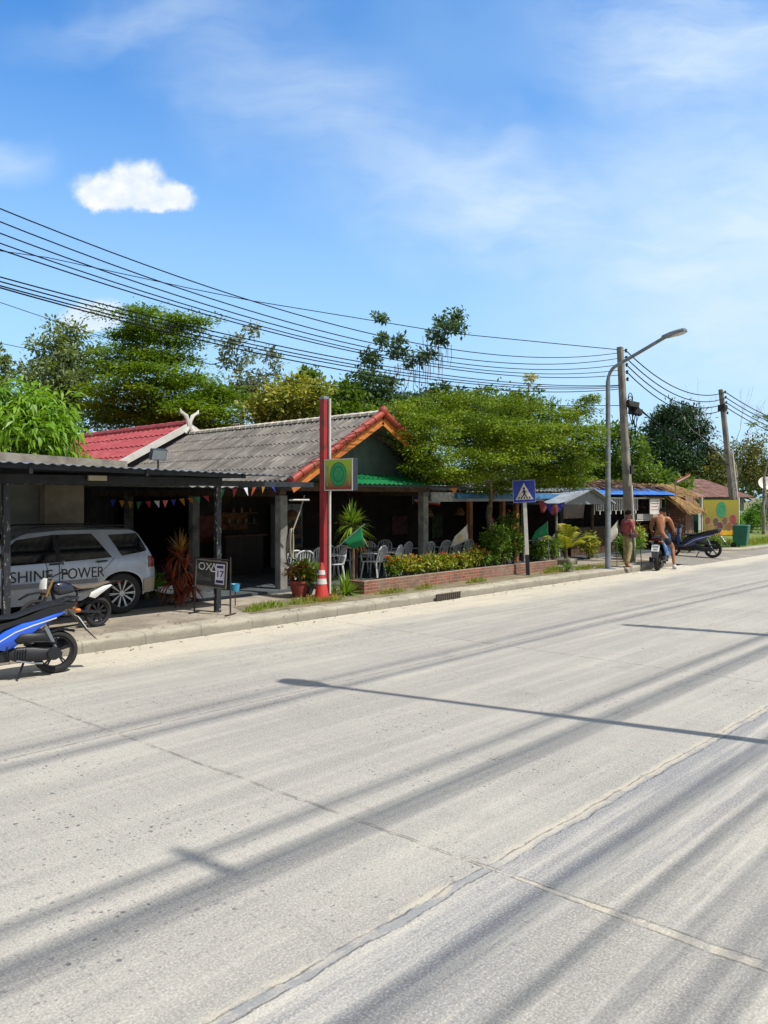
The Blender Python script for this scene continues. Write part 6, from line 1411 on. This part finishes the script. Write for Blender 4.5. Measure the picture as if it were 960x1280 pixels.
# ---- billboard
bbx0, _ = YP(883, 650, 12.6); bbx1, _ = YP(921, 650, 12.2)
zt_, zb_ = CAMZ + (HV - 625) / FPX * 33.0, CAMZ + (HV - 669) / FPX * 33.2
a_, b_ = Vector((bbx0, 12.75, 0)), Vector((bbx1, 12.15, 0)); w_ = (b_ - a_).length
bb = thing('food_billboard', 'yellow olive food billboard with a green ring logo beside the leaning pole', 'billboard', ((a_ + b_) / 2 + Vector((0, 0, .12))), math.atan2(b_.y - a_.y, b_.x - a_.x))
h0, h1 = zb_ - .12, zt_ - .12
m = MB(); m.box(-w_ / 2, w_ / 2, -.03, .0, h0, h1); m.build('panel', grad_mat('olive_print', '857c1a', '5f5420', h0, h1), bb)
for s_ in (-1, 1):
    m = MB(); m.tube([(s_ * (w_ / 2 + .05), .0, -.05), (s_ * (w_ / 2 + .05), .0, h1 + .12)], .035, 8); m.build('post', m_white, bb, smooth=True)
def bdisc(m, x, z, r0, r1, y=-.034, n=24):
    V = []; F = []
    for i in range(n):
        an = 2 * PI * i / n; V += [(x + r0 * math.cos(an), y, z + r0 * math.sin(an)), (x + r1 * math.cos(an), y, z + r1 * math.sin(an))]
    m.add(V, [(2 * i, 2 * i + 1, 2 * ((i + 1) % n) + 1, 2 * ((i + 1) % n)) for i in range(n)])
hh = h1 - h0
m = MB(); bdisc(m, 0, h1 - hh * .27, .001, hh * .22); lg = m.build('logo_disc', m_ldark, bb)
m = MB(); bdisc(m, 0, h1 - hh * .27, hh * .13, hh * .19, -.037); bdisc(m, 0, h1 - hh * .27, .001, hh * .08, -.037); m.build('logo_ring', M('logo_mid_green', '2f7a4c', .5), lg)
m = MB(); m.box(-w_ / 2 + .03, w_ / 2 - .03, -.0335, -.0305, h0 + .04, h0 + hh * .16); m.build('price_strip', M('yellow_strip', 'c99a1e', .5, var=.25, scale=14), bb)
for i, (fx, fz, fr, c1, c2) in enumerate(((-.38, .44, .11, '7a3a26', '9c917c'), (-.16, .40, .13, '4f4228', 'a59c8a'), (.10, .43, .12, '6a4a30', '8f8570'), (.33, .46, .15, '8a3230', 'a08a78'), (-.30, .26, .13, '8f6c34', 'a39a86'), (-.04, .27, .14, '5f2a22', 'aaa294'), (.22, .27, .14, '7f5028', 'a8a092'), (.40, .28, .1, '6f3a26', '8f8270'))):
    m = MB(); bdisc(m, fx * w_, h0 + hh * fz, .001, hh * fr, -.034 - .0007 * i); d_ = m.build('dish', M('plate_tone_%d' % i, c2, .5, var=.4, scale=9, grime='6a4a30', gscale=7), bb)
    m = MB(); bdisc(m, fx * w_, h0 + hh * fz, .001, hh * fr * .9, -.0395 - .0007 * i); m.build('food', M('food_%d' % i, c1, .6, var=.5, scale=18), d_)
# ---- bin, dish
x, y = G(936, 684); bn_ = thing('wheelie_bin', 'teal green wheeled rubbish bin at the right edge', 'bin', (x + .1, y + .35, PZ - .01), R(10))
m_bin = M('teal_green_plastic', '1f6f58', .5, col2='185a48', scale=3)
m = MB(); m.layers([[(-.24, -.24, .06), (.24, -.24, .06), (.24, .24, .06), (-.24, .24, .06)], [(-.3, -.32, .86), (.3, -.32, .86), (.3, .32, .86), (-.3, .32, .86)]]); m.build('body', m_bin, bn_, bevel=.03)
m = MB(); m.layers([[(-.32, -.34, .862), (.32, -.34, .862), (.32, .34, .862), (-.32, .34, .862)], [(-.3, -.32, .93), (.3, -.32, .93), (.3, .34, .95), (-.3, .34, .95)]]); m.build('lid', m_bin, bn_, bevel=.02)
for s_ in (-1, 1):
    m = MB(); m.lathe([(.001, -.03), (.1, -.03), (.1, .03), (.001, .03)], 16, Matrix.Translation((s_ * .24, .26, .1)) @ Matrix.Rotation(PI / 2, 4, 'Y')); m.build('wheel', m_tyre, bn_, smooth=True)
p = DP(958, 606, 48); sdh = thing('satellite_dish', 'white satellite dish among the bushes at the right edge', 'satellite dish', (p.x, p.y, .1))
Md = Matrix.Translation((0, 0, p.z - .1)) @ Matrix.Rotation(R(215), 4, 'Z') @ Matrix.Rotation(R(55), 4, 'Y')
m = MB(); m.lathe([(r_ * .72, z_ * .72) for r_, z_ in ((.001, 0), (.25, .03), (.5, .12), (.68, .23), (.7, .23), (.52, .10), (.25, .01), (.001, -.03))], 28, Md); m.build('dish', m_white, sdh, smooth=True)
m = MB(); m.tube([(0, 0, -.1), (0, 0, p.z - .12)], .04, 8); m.tube([Md @ Vector((.5, 0, .12)), Md @ Vector((.05, 0, .55))], .015, 6); m.build('mast', m_galv, sdh, smooth=True)
# ---- drain grate in the kerb
x, _ = YP(560, 748, 10.88)
dg_ = thing('drain_grate', 'dark slotted storm drain in the kerb face below the planter', 'drain', (x, 10.88, 0)); m = MB(); m.box(-.42, .42, -.02, .0, .02, .14); m.build('opening', m_dark, dg_)
m = MB(); [m.box(-.4 + .07 * i, -.375 + .07 * i, -.035, -.0205, .015, .145) for i in range(12)]; m.box(-.43, .43, -.036, -.0207, .145, .16); m.build('grille', M('rusty_grille', '5f564a', .9, var=.3), dg_)
# ---- chairs and tables
m_chair = M('white_plastic_chair', 'd6d8d8', .45, col2='c2c5c6', scale=4, grime='a3a39d', gscale=3)
def make_chair(label, loc, rz, group):
    t = thing('plastic_chair', label, 'chair', loc, rz, group)
    m = MB(); m.pil([(-.2, -.22), (.2, -.2), (.22, 0), (.2, .2), (-.2, .22), (-.22, 0)], .014, .01); m.v = [(x, z, y + .42) for x, y, z in m.v]; m.build('seat', m_chair, t, smooth=True)
    arc = [(-.2, .21, .42), (-.25, .22, .60), (-.28, .19, .74), (-.295, .10, .80), (-.30, 0, .815), (-.295, -.10, .80), (-.28, -.19, .74), (-.25, -.22, .60), (-.2, -.21, .42)]
    m = MB(); m.tube(arc, .02, 6)
    for y_ in (-.12, -.06, 0, .06, .12): m.bar((-.205, y_ * .85, .43), (-.292, y_, .79), .028, .012, up=(1, 0, 0))
    m.build('backrest', m_chair, t, smooth=True)
    for sx_, sy in ((1, 1), (1, -1), (-1, 1), (-1, -1)):
        m = MB(); m.tube([(sx_ * .18, sy * .19, .42), (sx_ * .24, sy * .24, 0)], [.026, .018], 6); m.build('leg', m_chair, t, smooth=True)
    for sy in (1, -1):
        m = MB(); m.tube([(.21, sy * .22, .41), (.22, sy * .25, .58), (.16, sy * .255, .63), (-.1, sy * .24, .64), (-.25, sy * .215, .62)], .016, 6); m.build('armrest', m_chair, t, smooth=True)
    return t
FZ = PZ + .05; Gc = 'white plastic chairs of the open restaurant'
def cp_(u, Y): return (YP(u, 690, Y)[0], Y, FZ)
ch = None
chl = [(365, 14.1, 70, 'first white plastic chair right of the front pillar with the hose'), (377, 13.9, 60, 'white plastic chair directly behind the red clay pot'), (393, 14.6, 95, 'white plastic chair partly behind the upper traffic cone'), (416, 14.0, 150, 'white plastic chair just right of the red pole'), (430, 14.7, 40, 'white plastic chair behind the stem of the spiky tuft plant'), (404, 15.3, 80, 'white plastic chair hidden mostly by the red pole'),
 (467, 13.85, 110, 'white plastic chair right of the spiky tuft plant facing the road'), (487, 13.75, 120, 'white plastic chair standing right above the orange flower shrub'), (455, 15.2, 200, 'white plastic chair in the shade behind the two bright ones'), (476, 15.4, 190, 'shaded white plastic chair close before the second pillar'), (500, 14.6, 100, 'shaded white plastic chair by the second pillar'),
 (528, 14.2, 100, 'white plastic chair right of the second pillar'), (549, 14.3, 90, 'white plastic chair under the left half of the white flag'), (562, 14.2, 95, 'white plastic chair directly under the white flag'), (577, 14.1, 85, 'white plastic chair right of the white flag'),
 (668, 14.2, 90, 'dim white plastic chair right of the crossing sign post'), (683, 14.2, 95, 'dim white plastic chair under the green flag'), (697, 14.3, 85, 'dim white plastic chair left of the yellow palm')]
for i, (u, Y, r, lab) in enumerate(chl):
    if ch is None: ch = make_chair(lab, cp_(u, Y), R(r), Gc)
    else: dup(ch, cp_(u, Y), R(r + random.uniform(-12, 12)), lab)
m_ttop = M('dark_wood_tabletop', '5a4a3a', .5, col2='43362a', scale=5)
def make_table(label, loc):
    t = thing('dining_table', label, 'table', loc); m = MB(); m.box(-.4, .4, -.4, .4, .70, .74); m.build('tabletop', m_ttop, t, bevel=.008)
    for sx_, sy in ((1, 1), (1, -1), (-1, 1), (-1, -1)):
        m = MB(); m.box(sx_ * .35 - .025, sx_ * .35 + .025, sy * .35 - .025, sy * .35 + .025, 0, .698); m.build('leg', m_wood, t)
    return t
tb = make_table('dark wooden table among the chairs right of the red pole', cp_(446, 14.4)); dup(tb, cp_(383, 15.1), 0, 'dark wooden table behind the chairs left of the red pole'); dup(tb, cp_(556, 15.0), 0, 'dark wooden table behind the chairs under the white flag'); dup(tb, cp_(682, 15.1), 0, 'dark wooden table in the shade under the green flag')
bt = cp_(441, 14.2); bo = thing('water_bottle', 'small bottle with a blue label on the table right of the red pole', 'bottle', (bt[0], 14.3, FZ + .74)); m = MB(); m.lathe([(.001, 0), (.035, 0), (.035, .14), (.015, .19), (.015, .22), (.001, .22)], 12); m.build('body', M('clear_bottle_plastic', 'a9c4d0', .15, var=.05), bo, smooth=True); m = MB(); m.lathe([(.036, .04), (.037, .05), (.037, .11), (.036, .12)], 12); m.build('bottle_wrap', M('blue_wrap', '2f5fc0', .4), bo, smooth=True)
# people-free flags
def flag(label, pole_a, pole_b, quad, mat, mark=None, name='flag'):
    a_, b_ = Vector(pole_a), Vector(pole_b); t = thing(name, label, 'flag', a_); m = MB(); m.tube([a_, b_], .012, 6); m.build('staff', m_galv, t, w=True)
    q = [Vector(p) for p in quad]; nu, nv = 10, 8; V = []; n_ = (q[1] - q[0]).cross(q[3] - q[0]).normalized()
    for j in range(nv + 1):
        for i in range(nu + 1):
            s, w = i / nu, j / nv; p = q[0] * (1 - s) * (1 - w) + q[1] * s * (1 - w) + q[2] * s * w + q[3] * (1 - s) * w
            V.append(p + n_ * (.035 * math.sin(s * 7 + w * 2) * s))
    F = [(j * (nu + 1) + i, j * (nu + 1) + i + 1, (j + 1) * (nu + 1) + i + 1, (j + 1) * (nu + 1) + i) for j in range(nv) for i in range(nu)]
    m = MB(); m.add(V, F); ar = q[0].lerp(q[2], .5); mi = [0] * len(F)
    if isinstance(mat, list):
        nb = len(mat); m.m = [min(nb - 1, (k // nu) * nb // nv) for k in range(len(F))]
    o = m.build('cloth', mat, t, w=True, smooth=True)
    sm = o.modifiers.new('cloth_thickness', 'SOLIDIFY'); sm.thickness = .004
    if mark:
        m = MB(); r_ = .3; c = (q[0] + q[1] + q[2] + q[3]) / 4; ex = (q[1] - q[0]) * .16; ey = (q[3] - q[0]) * .16
        ring = [c + ex * math.cos(k * PI / 8) + ey * math.sin(k * PI / 8) for k in range(16)]; off = Vector((-CA, -SA, 0)) * .045
        m.add([p + off for p in ring], [tuple(range(16))]); m.build('emblem', mark, t, w=True)
    return t
m_fg = LM('green_flag_cloth', ['1f8a55', '22905a', '1c7f50'], .35, .7); m_fw = LM('white_flag_cloth', ['d8d6cc', 'd2d0c6', 'dcdad0'], .3, .7)
d_ = 17.0; flag('small bright green flag hanging beside the spiky tuft plant', DP(422, 684, d_), DP(456, 655, d_), [DP(452, 657, d_), DP(456, 682, d_), DP(441, 686, d_), DP(427, 677, d_)], m_fg)
d_ = 20.4; flag('white pennant flag with a yellow emblem above the planter shrubs', DP(588, 725, d_), DP(584, 655, d_), [DP(584, 656, d_), DP(585, 676, d_), DP(563, 684, d_), DP(568, 671, d_)], m_fw, M('faded_yellow_emblem', 'c0a868', .8))
d_ = 22.3; flag('green pennant flag with a darker emblem right of the crossing sign', DP(687, 712, d_), DP(684, 651, d_), [DP(684, 652, d_), DP(685, 669, d_), DP(664, 675, d_), DP(669, 664, d_)], m_fg, m_ldark)
d_ = 23.2; flag('pale cream flag hanging behind the standing man', DP(771, 712, d_), DP(772, 650, d_), [DP(772, 651, d_), DP(772, 670, d_), DP(757, 686, d_), DP(761, 664, d_)], m_fw)
m_fr = M('flag_red', 'a33a36', .8, var=.1); m_fwm = M('flag_white', 'c4c2bc', .8, var=.08); m_fbl = M('flag_navy', '2b2f5a', .8, var=.1)
d_ = 22.0; flag('striped red white and navy flag hung along the annex eave', DP(516, 612, d_), DP(516, 630, d_), [DP(517, 613, d_), DP(552, 612, d_), DP(550, 632, d_), DP(518, 628, d_)], [m_fr, m_fwm, m_fbl, m_fbl, m_fwm, m_fr])
d_ = 30.0; flag('red and white flag flying above the thatched bar roof', DP(844, 622, d_), DP(845, 600, d_), [DP(845, 600, d_), DP(864, 591, d_), DP(862, 596, d_), DP(846, 605, d_)], [m_fr, m_fwm, m_fr])
# bunting
def bunting(label, pts, n, size, cols):
    pts = [Vector(p) for p in pts]; t = thing('bunting', label, 'bunting', pts[0]); m = MB(); m.tube(pts, .006, 4); m.build('cord', m_cable, t, w=True)
    seg = [0]
    for a_, b_ in zip(pts, pts[1:]): seg.append(seg[-1] + (b_ - a_).length)
    for i in range(n):
        L = seg[-1] * (i + .5) / n; k = max(j for j in range(len(pts) - 1) if seg[j] <= L); f = (L - seg[k]) / (seg[k + 1] - seg[k]); c = pts[k].lerp(pts[k + 1], f); d = (pts[k + 1] - pts[k]).normalized() * size * .42
        tw_ = Vector((random.uniform(-.07, .07), random.uniform(-.07, .07), -size * random.uniform(.9, 1.25)))
        m = MB(); n_ = d.cross(tw_).normalized() * .003; m.layers([[c - d - n_, c + d - n_, c + tw_ - n_], [c - d + n_, c + d + n_, c + tw_ + n_]]); m.build('pennant', cols[i % len(cols)], t, w=True)
bc = [M('pennant_' + n_, c, .7) for n_, c in (('blue', '1c2c98'), ('yellow', 'a87a16'), ('ochre', '946714'), ('green', '1f7a4c'), ('red', '9a2c34'), ('white', 'c9ccd4'), ('pink', 'd07a6c'))]
bunting('bunting of coloured pennants across the yard behind the silver car', [DP(136, 624, 15.2), DP(170, 627, 15.2), DP(210, 625, 15.2), DP(262, 619, 15.0)], 12, .135, bc)
bunting('bunting of coloured pennants under the eave by the front pillar', [DP(270, 612, 14.9), DP(300, 610, 15.4), DP(345, 606, 16.6)], 6, .16, [bc[3], bc[4], bc[5], M('pennant_orange', 'd0662a', .7), bc[2], bc[0]])
bunting('short bunting of red and blue pennants under the annex eave', [DP(676, 626, 23.2), DP(690, 632, 23.2), DP(704, 628, 23.2)], 7, .3, [bc[4], bc[6], bc[0], bc[4]])
# hanging shop lamp and tube
x0 = DP(374, 625, 16.8); tl = thing('tube_light', 'white tube light hanging by wires left of the red pole', 'tube light', x0); m = MB(); m.tube([x0 + Vector((-.2, .1, 0)), x0 + Vector((.2, -.1, .0))], .02, 8); m.build('tube', m_white, tl, w=True, smooth=True); m = MB(); m.tube([x0 + Vector((-.1, .05, .02)), x0 + Vector((0, 0, .3)), x0 + Vector((.1, -.05, .02))], .006, 4); m.build('hanging_wire', m_cable, tl, w=True)
# ------------------------------------------------------------------ people
m_skin = M('tanned_skin', 'a8704c', .55, col2='93603f', scale=6); m_skin2 = M('warm_brown_skin', '8a5a40', .55, col2='774a34', scale=6)
m_hair = M('black_hair', '100e0c', .95, var=.3, scale=30, spec=.1)
def skin_mesh(chains, mat_name=None, levels=2):
    """chains: list of (list of (point, radius), root?) sharing joints by rounded position"""
    idx = {}; V = []; Rr = []; E_ = []
    def vid(p, r):
        k = tuple(round(c, 4) for c in p)
        if k not in idx: idx[k] = len(V); V.append(Vector(p)); Rr.append(r)
        return idx[k]
    for ch_ in chains:
        ids = [vid(p, r) for p, r in ch_]
        for a_, b_ in zip(ids, ids[1:]): E_.append((a_, b_))
    me = bpy.data.meshes.new('figure'); me.from_pydata(V, E_, []); ob = bpy.data.objects.new('figure', me); COL.objects.link(ob)
    md = ob.modifiers.new('skin', 'SKIN'); md.use_smooth_shade = True; md.branch_smoothing = .6
    if not me.skin_vertices: 
        bm = bmesh.new(); bm.from_mesh(me); bm.verts.layers.skin.verify(); bm.to_mesh(me); bm.free()
    seen = set(); adj = {i: [] for i in range(len(V))}
    for a_, b_ in E_: adj[a_].append(b_); adj[b_].append(a_)
    sk = me.skin_vertices[0].data
    for i, r in enumerate(Rr):
        rr_ = r if isinstance(r, tuple) else (r, r); sk[i].radius = rr_; sk[i].use_root = False
    for i in range(len(V)):
        if i not in seen:
            sk[i].use_root = True; st_ = [i]
            while st_:
                q = st_.pop()
                if q in seen: continue
                seen.add(q); st_ += adj[q]
    sb = ob.modifiers.new('sub', 'SUBSURF'); sb.levels = levels; sb.render_levels = levels
    dg = bpy.context.evaluated_depsgraph_get(); dg.update(); out = bpy.data.meshes.new_from_object(ob.evaluated_get(dg))
    v = [p.co.copy() for p in out.vertices]; f = [tuple(p.vertices) for p in out.polygons]
    bpy.data.objects.remove(ob); bpy.data.meshes.remove(me); bpy.data.meshes.remove(out)
    return v, f
def head_geo(m, M_, s=1.):
    """faced head: +x is the face; origin at the skull base, about .23 high"""
    n, k = 20, 16; V = []; F = []
    for i in range(k + 1):
        th = PI * i / k; z = -math.cos(th)
        for j in range(n):
            ph = 2 * PI * j / n; x = math.sin(th) * math.cos(ph); y = math.sin(th) * math.sin(ph)
            X = x * .098 + (.006 if x > 0 else -.004); Y = y * .074; Z = .115 + z * .118
            fr = max(0, x) ** 3
            if z < -.15: Y *= 1 - .28 * (-z - .15); X *= 1 - (.12 if x > 0 else .3) * (-z - .15)
            X += fr * (.024 * math.exp(-((z + .12) / .16) ** 2) * math.exp(-(y / .22) ** 2))            # nose
            X -= fr * .010 * math.exp(-((z - .10) / .10) ** 2) * math.exp(-((abs(y) - .38) / .18) ** 2) # eye sockets
            X += fr * .006 * math.exp(-((z - .27) / .1) ** 2)                                            # brow
            X += fr * .007 * math.exp(-((z + .48) / .07) ** 2) * math.exp(-(y / .35) ** 2)               # lips
            X += fr * .008 * math.exp(-((z + .8) / .15) ** 2)                                            # chin
            V.append(M_ @ (Vector((X, Y, Z)) * s))
    F = [(i * n + j, i * n + (j + 1) % n, (i + 1) * n + (j + 1) % n, (i + 1) * n + j) for i in range(k) for j in range(n)]; m.add(V, F)
    for sg in (1, -1): m.lathe([(.001, -.008), (.026, -.006), (.032, .006), (.018, .010), (.001, .004)], 10, M_ @ Matrix.Translation((-.004 * s, sg * .076 * s, .108 * s)) @ Matrix.Rotation(-sg * R(75), 4, 'X') @ Matrix.Diagonal((.75 * s, 1.1 * s, s, 1)))
def face_bits(root, M_, s=1.):
    m = MB()
    for sg in (1, -1): m.sphere(M_ @ (Vector((.086, sg * .029, .124)) * s), .0105 * s, 8)
    m.build('eyes', M('dark_eyes', '1f1812', .25), root, smooth=True)
    m = MB(); m.sphere(M_ @ (Vector((.094, 0, .056)) * s), .019 * s, 8, (.4, 1, .32)); m.build('mouth', M('lip_tone', '7a4036', .5), root, smooth=True)
def hair_cap(root, M_, s=1., front=.62):
    m = MB(); n, k = 22, 12; V = []
    for i in range(k + 1):
        for j in range(n):
            ph = 2 * PI * j / n; lim = PI * (.60 if math.cos(ph) < .2 else .60 - .30 * min(1, (math.cos(ph) - .2) / .5)); th = lim * i / k
            q = 1.06 + .03 * random.random(); V.append(M_ @ (Vector((math.sin(th) * math.cos(ph) * .104 * q - .006, math.sin(th) * math.sin(ph) * .080 * q, .118 + math.cos(th) * .125 * q)) * s))
    m.add(V, [(i * n + j, i * n + (j + 1) % n, (i + 1) * n + (j + 1) % n, (i + 1) * n + j) for i in range(k) for j in range(n)]); m.build('hair', m_hair, root, smooth=True)
def hand(wrist, d, palm_n, curl=.5, s=1., thumb=1):
    """five finger chains; d along the hand, palm_n out of the palm"""
    w = Vector(wrist); d = Vector(d).normalized(); pn = Vector(palm_n); pn = (pn - d * pn.dot(d)).normalized(); sd_ = d.cross(pn).normalized() * thumb
    out = [[(w, .026 * s), (w + d * .045 * s, (.018 * s, .036 * s)), (w + d * .085 * s, (.015 * s, .036 * s))]]
    for k, (o, L) in enumerate(((.030, .068), (.010, .078), (-.010, .072), (-.029, .056))):
        p = w + d * .07 * s + sd_ * o * .8 * s; c = [(p, .010 * s)]; dr = d.copy(); q = w + d * .09 * s + sd_ * o * s; c.append((q, .0095 * s))
        for fr in (.45, .32, .23): dr = (dr + pn * curl * .75).normalized(); q = q + dr * L * fr * s; c.append((q, .0085 * s))
        out.append(c)
    p = w + d * .03 * s + sd_ * .022 * s; dr = (d * .5 + sd_ * .8 + pn * .2).normalized(); c = [(p, .012 * s), (p + dr * .035 * s, .011 * s)]; q = p + dr * .035 * s; dr = (dr + d * .5 + pn * .4).normalized(); c.append((q + dr * .03 * s, .0095 * s)); out.append(c)
    return out
def garment(root, name, chains, mat, levels=2):
    v, f = skin_mesh(chains, levels=levels); m = MB(); m.add(v, f); return m.build(name, mat, root, smooth=True, ang=180)
# ---- standing man, local +x is where he faces
x, y = G(784, 709); k_ = 1.0
man = thing('person', 'standing man in red shirt and khaki trousers with a waist bag', 'person', (x, y, PZ + .004), R(-22))
hipL, hipR = (-.01, .085, .90), (-.01, -.085, .90); kL, kR = (.04, .10, .49), (.00, -.10, .49); aL, aR = (.03, .105, .085), (-.09, -.105, .085)
sL, sR = (.0, .175, 1.385), (.0, -.175, 1.385); eL, eR = (.03, .225, 1.11), (.04, -.215, 1.11); wL, wR = (.24, .16, 1.02), (.24, -.17, .985)
torso = [((-.01, 0, .93), (.13, .16)), ((-.005, 0, 1.08), (.11, .14)), ((.0, 0, 1.25), (.12, .16)), ((-.005, 0, 1.40), (.075, .11)), ((.0, 0, 1.455), .055), ((.02, 0, 1.52), .052)]
body = [torso, [((-.005, 0, 1.40), (.075, .11)), (sL, .06), (eL, .043), (wL, .028)], [((-.005, 0, 1.40), (.075, .11)), (sR, .06), (eR, .043), (wR, .028)]]
for h, k2_, a2 in ((hipL, kL, aL), (hipR, kR, aR)):
    a2 = Vector(a2); body.append([((-.01, 0, .93), (.13, .16)), (h, .085), (k2_, .058), (tuple(a2), .036), (tuple(a2 + Vector((.03, 0, -.045))), .036), (tuple(a2 + Vector((.13, .01, -.06))), (.022, .036))])
dl = (Vector(wL) - Vector(eL)).normalized(); dr_ = (Vector(wR) - Vector(eR)).normalized()
body += hand(wL, dl + Vector((0, 0, -.2)), (0, -1, -.2), .75, 1, 1) + hand(wR, dr_ + Vector((0, 0, -.3)), (0, 1, -.2), .95, 1, -1)
v, f = skin_mesh(body); Mh = Matrix.Translation((.018, 0, 1.475)) @ Matrix.Rotation(R(14), 4, 'Y'); m = MB(); m.add(v, f); head_geo(m, Mh, .97); m.build('body', m_skin2, man, smooth=True, ang=180)
face_bits(man, Mh, .97); hair_cap(man, Mh, .97)
m_shirt = M('faded_red_shirt', '9a4a4c', .85, col2='8a3f42', scale=5, bump=.3, bscale=12)
garment(man, 'shirt', [[((-.01, 0, .94), (.145, .175)), ((-.005, 0, 1.08), (.13, .16)), ((.0, 0, 1.25), (.135, .175)), ((-.005, 0, 1.40), (.088, .12)), ((.0, 0, 1.44), .062)], [((-.005, 0, 1.40), (.088, .12)), (sL, .075), (tuple(Vector(sL).lerp(Vector(eL), .75)), .066)], [((-.005, 0, 1.40), (.088, .12)), (sR, .075), (tuple(Vector(sR).lerp(Vector(eR), .75)), .066)]], m_shirt)
m_trou = M('patterned_khaki_cloth', 'a8986c', .9, col2='6f6a48', scale=9, bump=.3, bscale=14)
tr = [[((-.01, 0, 1.0), (.135, .16)), ((-.01, 0, .93), (.14, .17))]]
for h, k2_, a2 in ((hipL, kL, aL), (hipR, kR, aR)): tr.append([((-.01, 0, .93), (.14, .17)), (h, .105), (k2_, .082), (tuple(Vector(a2) + Vector((-.01, 0, .03))), .07)])
garment(man, 'trousers', tr, m_trou)
m = MB(); m.tube([(-.02 + .155 * math.cos(a), .19 * math.sin(a), .985 - .03 * math.cos(a)) for a in [2 * PI * i / 20 for i in range(21)]], .014, 6, cap=False); wb = m.build('belt', m_blackp, man, smooth=True)
m = MB(); m.pil([(-.05, .90), (.12, .89), (.15, .95), (.13, 1.03), (-.05, 1.03), (-.08, .96)], .045, .02, -.20); m.build('waist_bag', M('dark_maroon_bag', '3a2226', .7), wb, smooth=True, ang=60)
for a2 in (aL, aR):
    m = MB(); c = Vector(a2); m.pil([(c.x - .07, .002), (c.x + .17, .002), (c.x + .18, .02), (c.x - .07, .022)], .05, .008, c.y); m.build('sandal', M('brown_sandal', '5a3d2a', .7), man)
tip = Vector(wR) + Vector((.09, .03, -.03)); sk_ = thing('walking_stick', 'thin dark stick held upright by the man in the red shirt', 'stick', (0, 0, 0))
ml = Matrix.Translation(man.location) @ Matrix.Rotation(R(-22), 4, 'Z'); pa, pb_ = ml @ Vector((tip.x + .10, tip.y, .0)), ml @ Vector((tip.x, tip.y, 1.02)); sk_.location = pa
m = MB(); m.tube([pa, pb_], .013, 7); m.build('shaft', m_blackp, sk_, w=True, smooth=True); m = MB(); m.tube([pb_ + Vector((0, 0, -.04)), pb_ + Vector((0, 0, .06))], .02, 8); m.build('handle', m_wood, sk_, w=True, smooth=True)
# ---- rider, on the light blue scooter, same frame as the scooter (x forward), scaled with it
sx0 = place_rear(822, 713); SC = 1.13; RZ = R(15)
rd = thing('person', 'shirtless man in dark shorts and white shoes seated on the light blue scooter', 'person', (sx0[0], sx0[1], 0), RZ, None, SC)
pel = (.40, 0, .90); hipL, hipR = (.44, .11, .89), (.44, -.11, .89); kL, kR = (.80, .17, .70), (.72, -.27, .62); aL, aR = (.82, .13, .42), (.62, -.34, .10)
sL, sR = (.52, .215, 1.40), (.52, -.215, 1.40); eL, eR = (.66, .29, 1.15), (.66, -.30, 1.15); wL, wR = (.87, .31, 1.045), (.87, -.31, 1.045)
Tn = [(pel, (.13, .17)), ((.42, 0, 1.05), (.115, .155)), ((.46, 0, 1.22), (.125, .18)), ((.50, 0, 1.40), (.085, .13)), ((.54, 0, 1.47), .062), ((.59, 0, 1.52), .056)]
body = [Tn, [((.50, 0, 1.40), (.085, .13)), (sL, .072), (eL, .05), (wL, .03)], [((.50, 0, 1.40), (.085, .13)), (sR, .072), (eR, .05), (wR, .03)]]
for h, k2_, a2, fd in ((hipL, kL, aL, (.13, 0, -.06)), (hipR, kR, aR, (.13, -.02, -.065))):
    a2 = Vector(a2); body.append([(pel, (.13, .17)), (h, .10), (k2_, .066), (tuple(Vector(k2_).lerp(a2, .35) + Vector((-.02, 0, 0))), .06), (tuple(a2), .038), (tuple(a2 + Vector((.03, 0, -.04))), .038), (tuple(a2 + Vector(fd)), (.024, .036))])
for w_, e_, th in ((wL, eL, -1), (wR, eR, 1)): body += hand(w_, Vector(w_) - Vector(e_), (-.2, 0, -1), .8, 1.05, th)
v, f = skin_mesh(body); Mh = Matrix.Translation((.575, .0, 1.49)) @ Matrix.Rotation(R(-25), 4, 'Z') @ Matrix.Rotation(R(38), 4, 'Y'); m = MB(); m.add(v, f); head_geo(m, Mh, 1.0); m.build('body', m_skin, rd, smooth=True, ang=180)
face_bits(rd, Mh); hair_cap(rd, Mh)
m_short = M('dark_navy_shorts', '1f2230', .85, var=.2, scale=6)
sh_ = [[((.40, 0, .985), (.13, .165)), (pel, (.145, .185))]]
for h, k2_ in ((hipL, kL), (hipR, kR)): sh_.append([(pel, (.145, .185)), (h, .118), (tuple(Vector(h).lerp(Vector(k2_), .72)), .096)])
garment(rd, 'shorts', sh_, m_short)
for a2, fd in ((aL, (.17, 0)), (aR, (.17, -.03))):
    a2 = Vector(a2); m = MB(); m.pil([(a2.x - .07, a2.z - .085), (a2.x + .20, a2.z - .085), (a2.x + .20, a2.z - .055), (a2.x + .08, a2.z - .0), (a2.x - .05, a2.z + .03), (a2.x - .085, a2.z - .03)], .05, .015, a2.y - .01); m.build('shoe', M('white_shoe', 'c9c8c4', .6), rd, smooth=True, ang=60)
# distant diners reduced to what the shade lets through
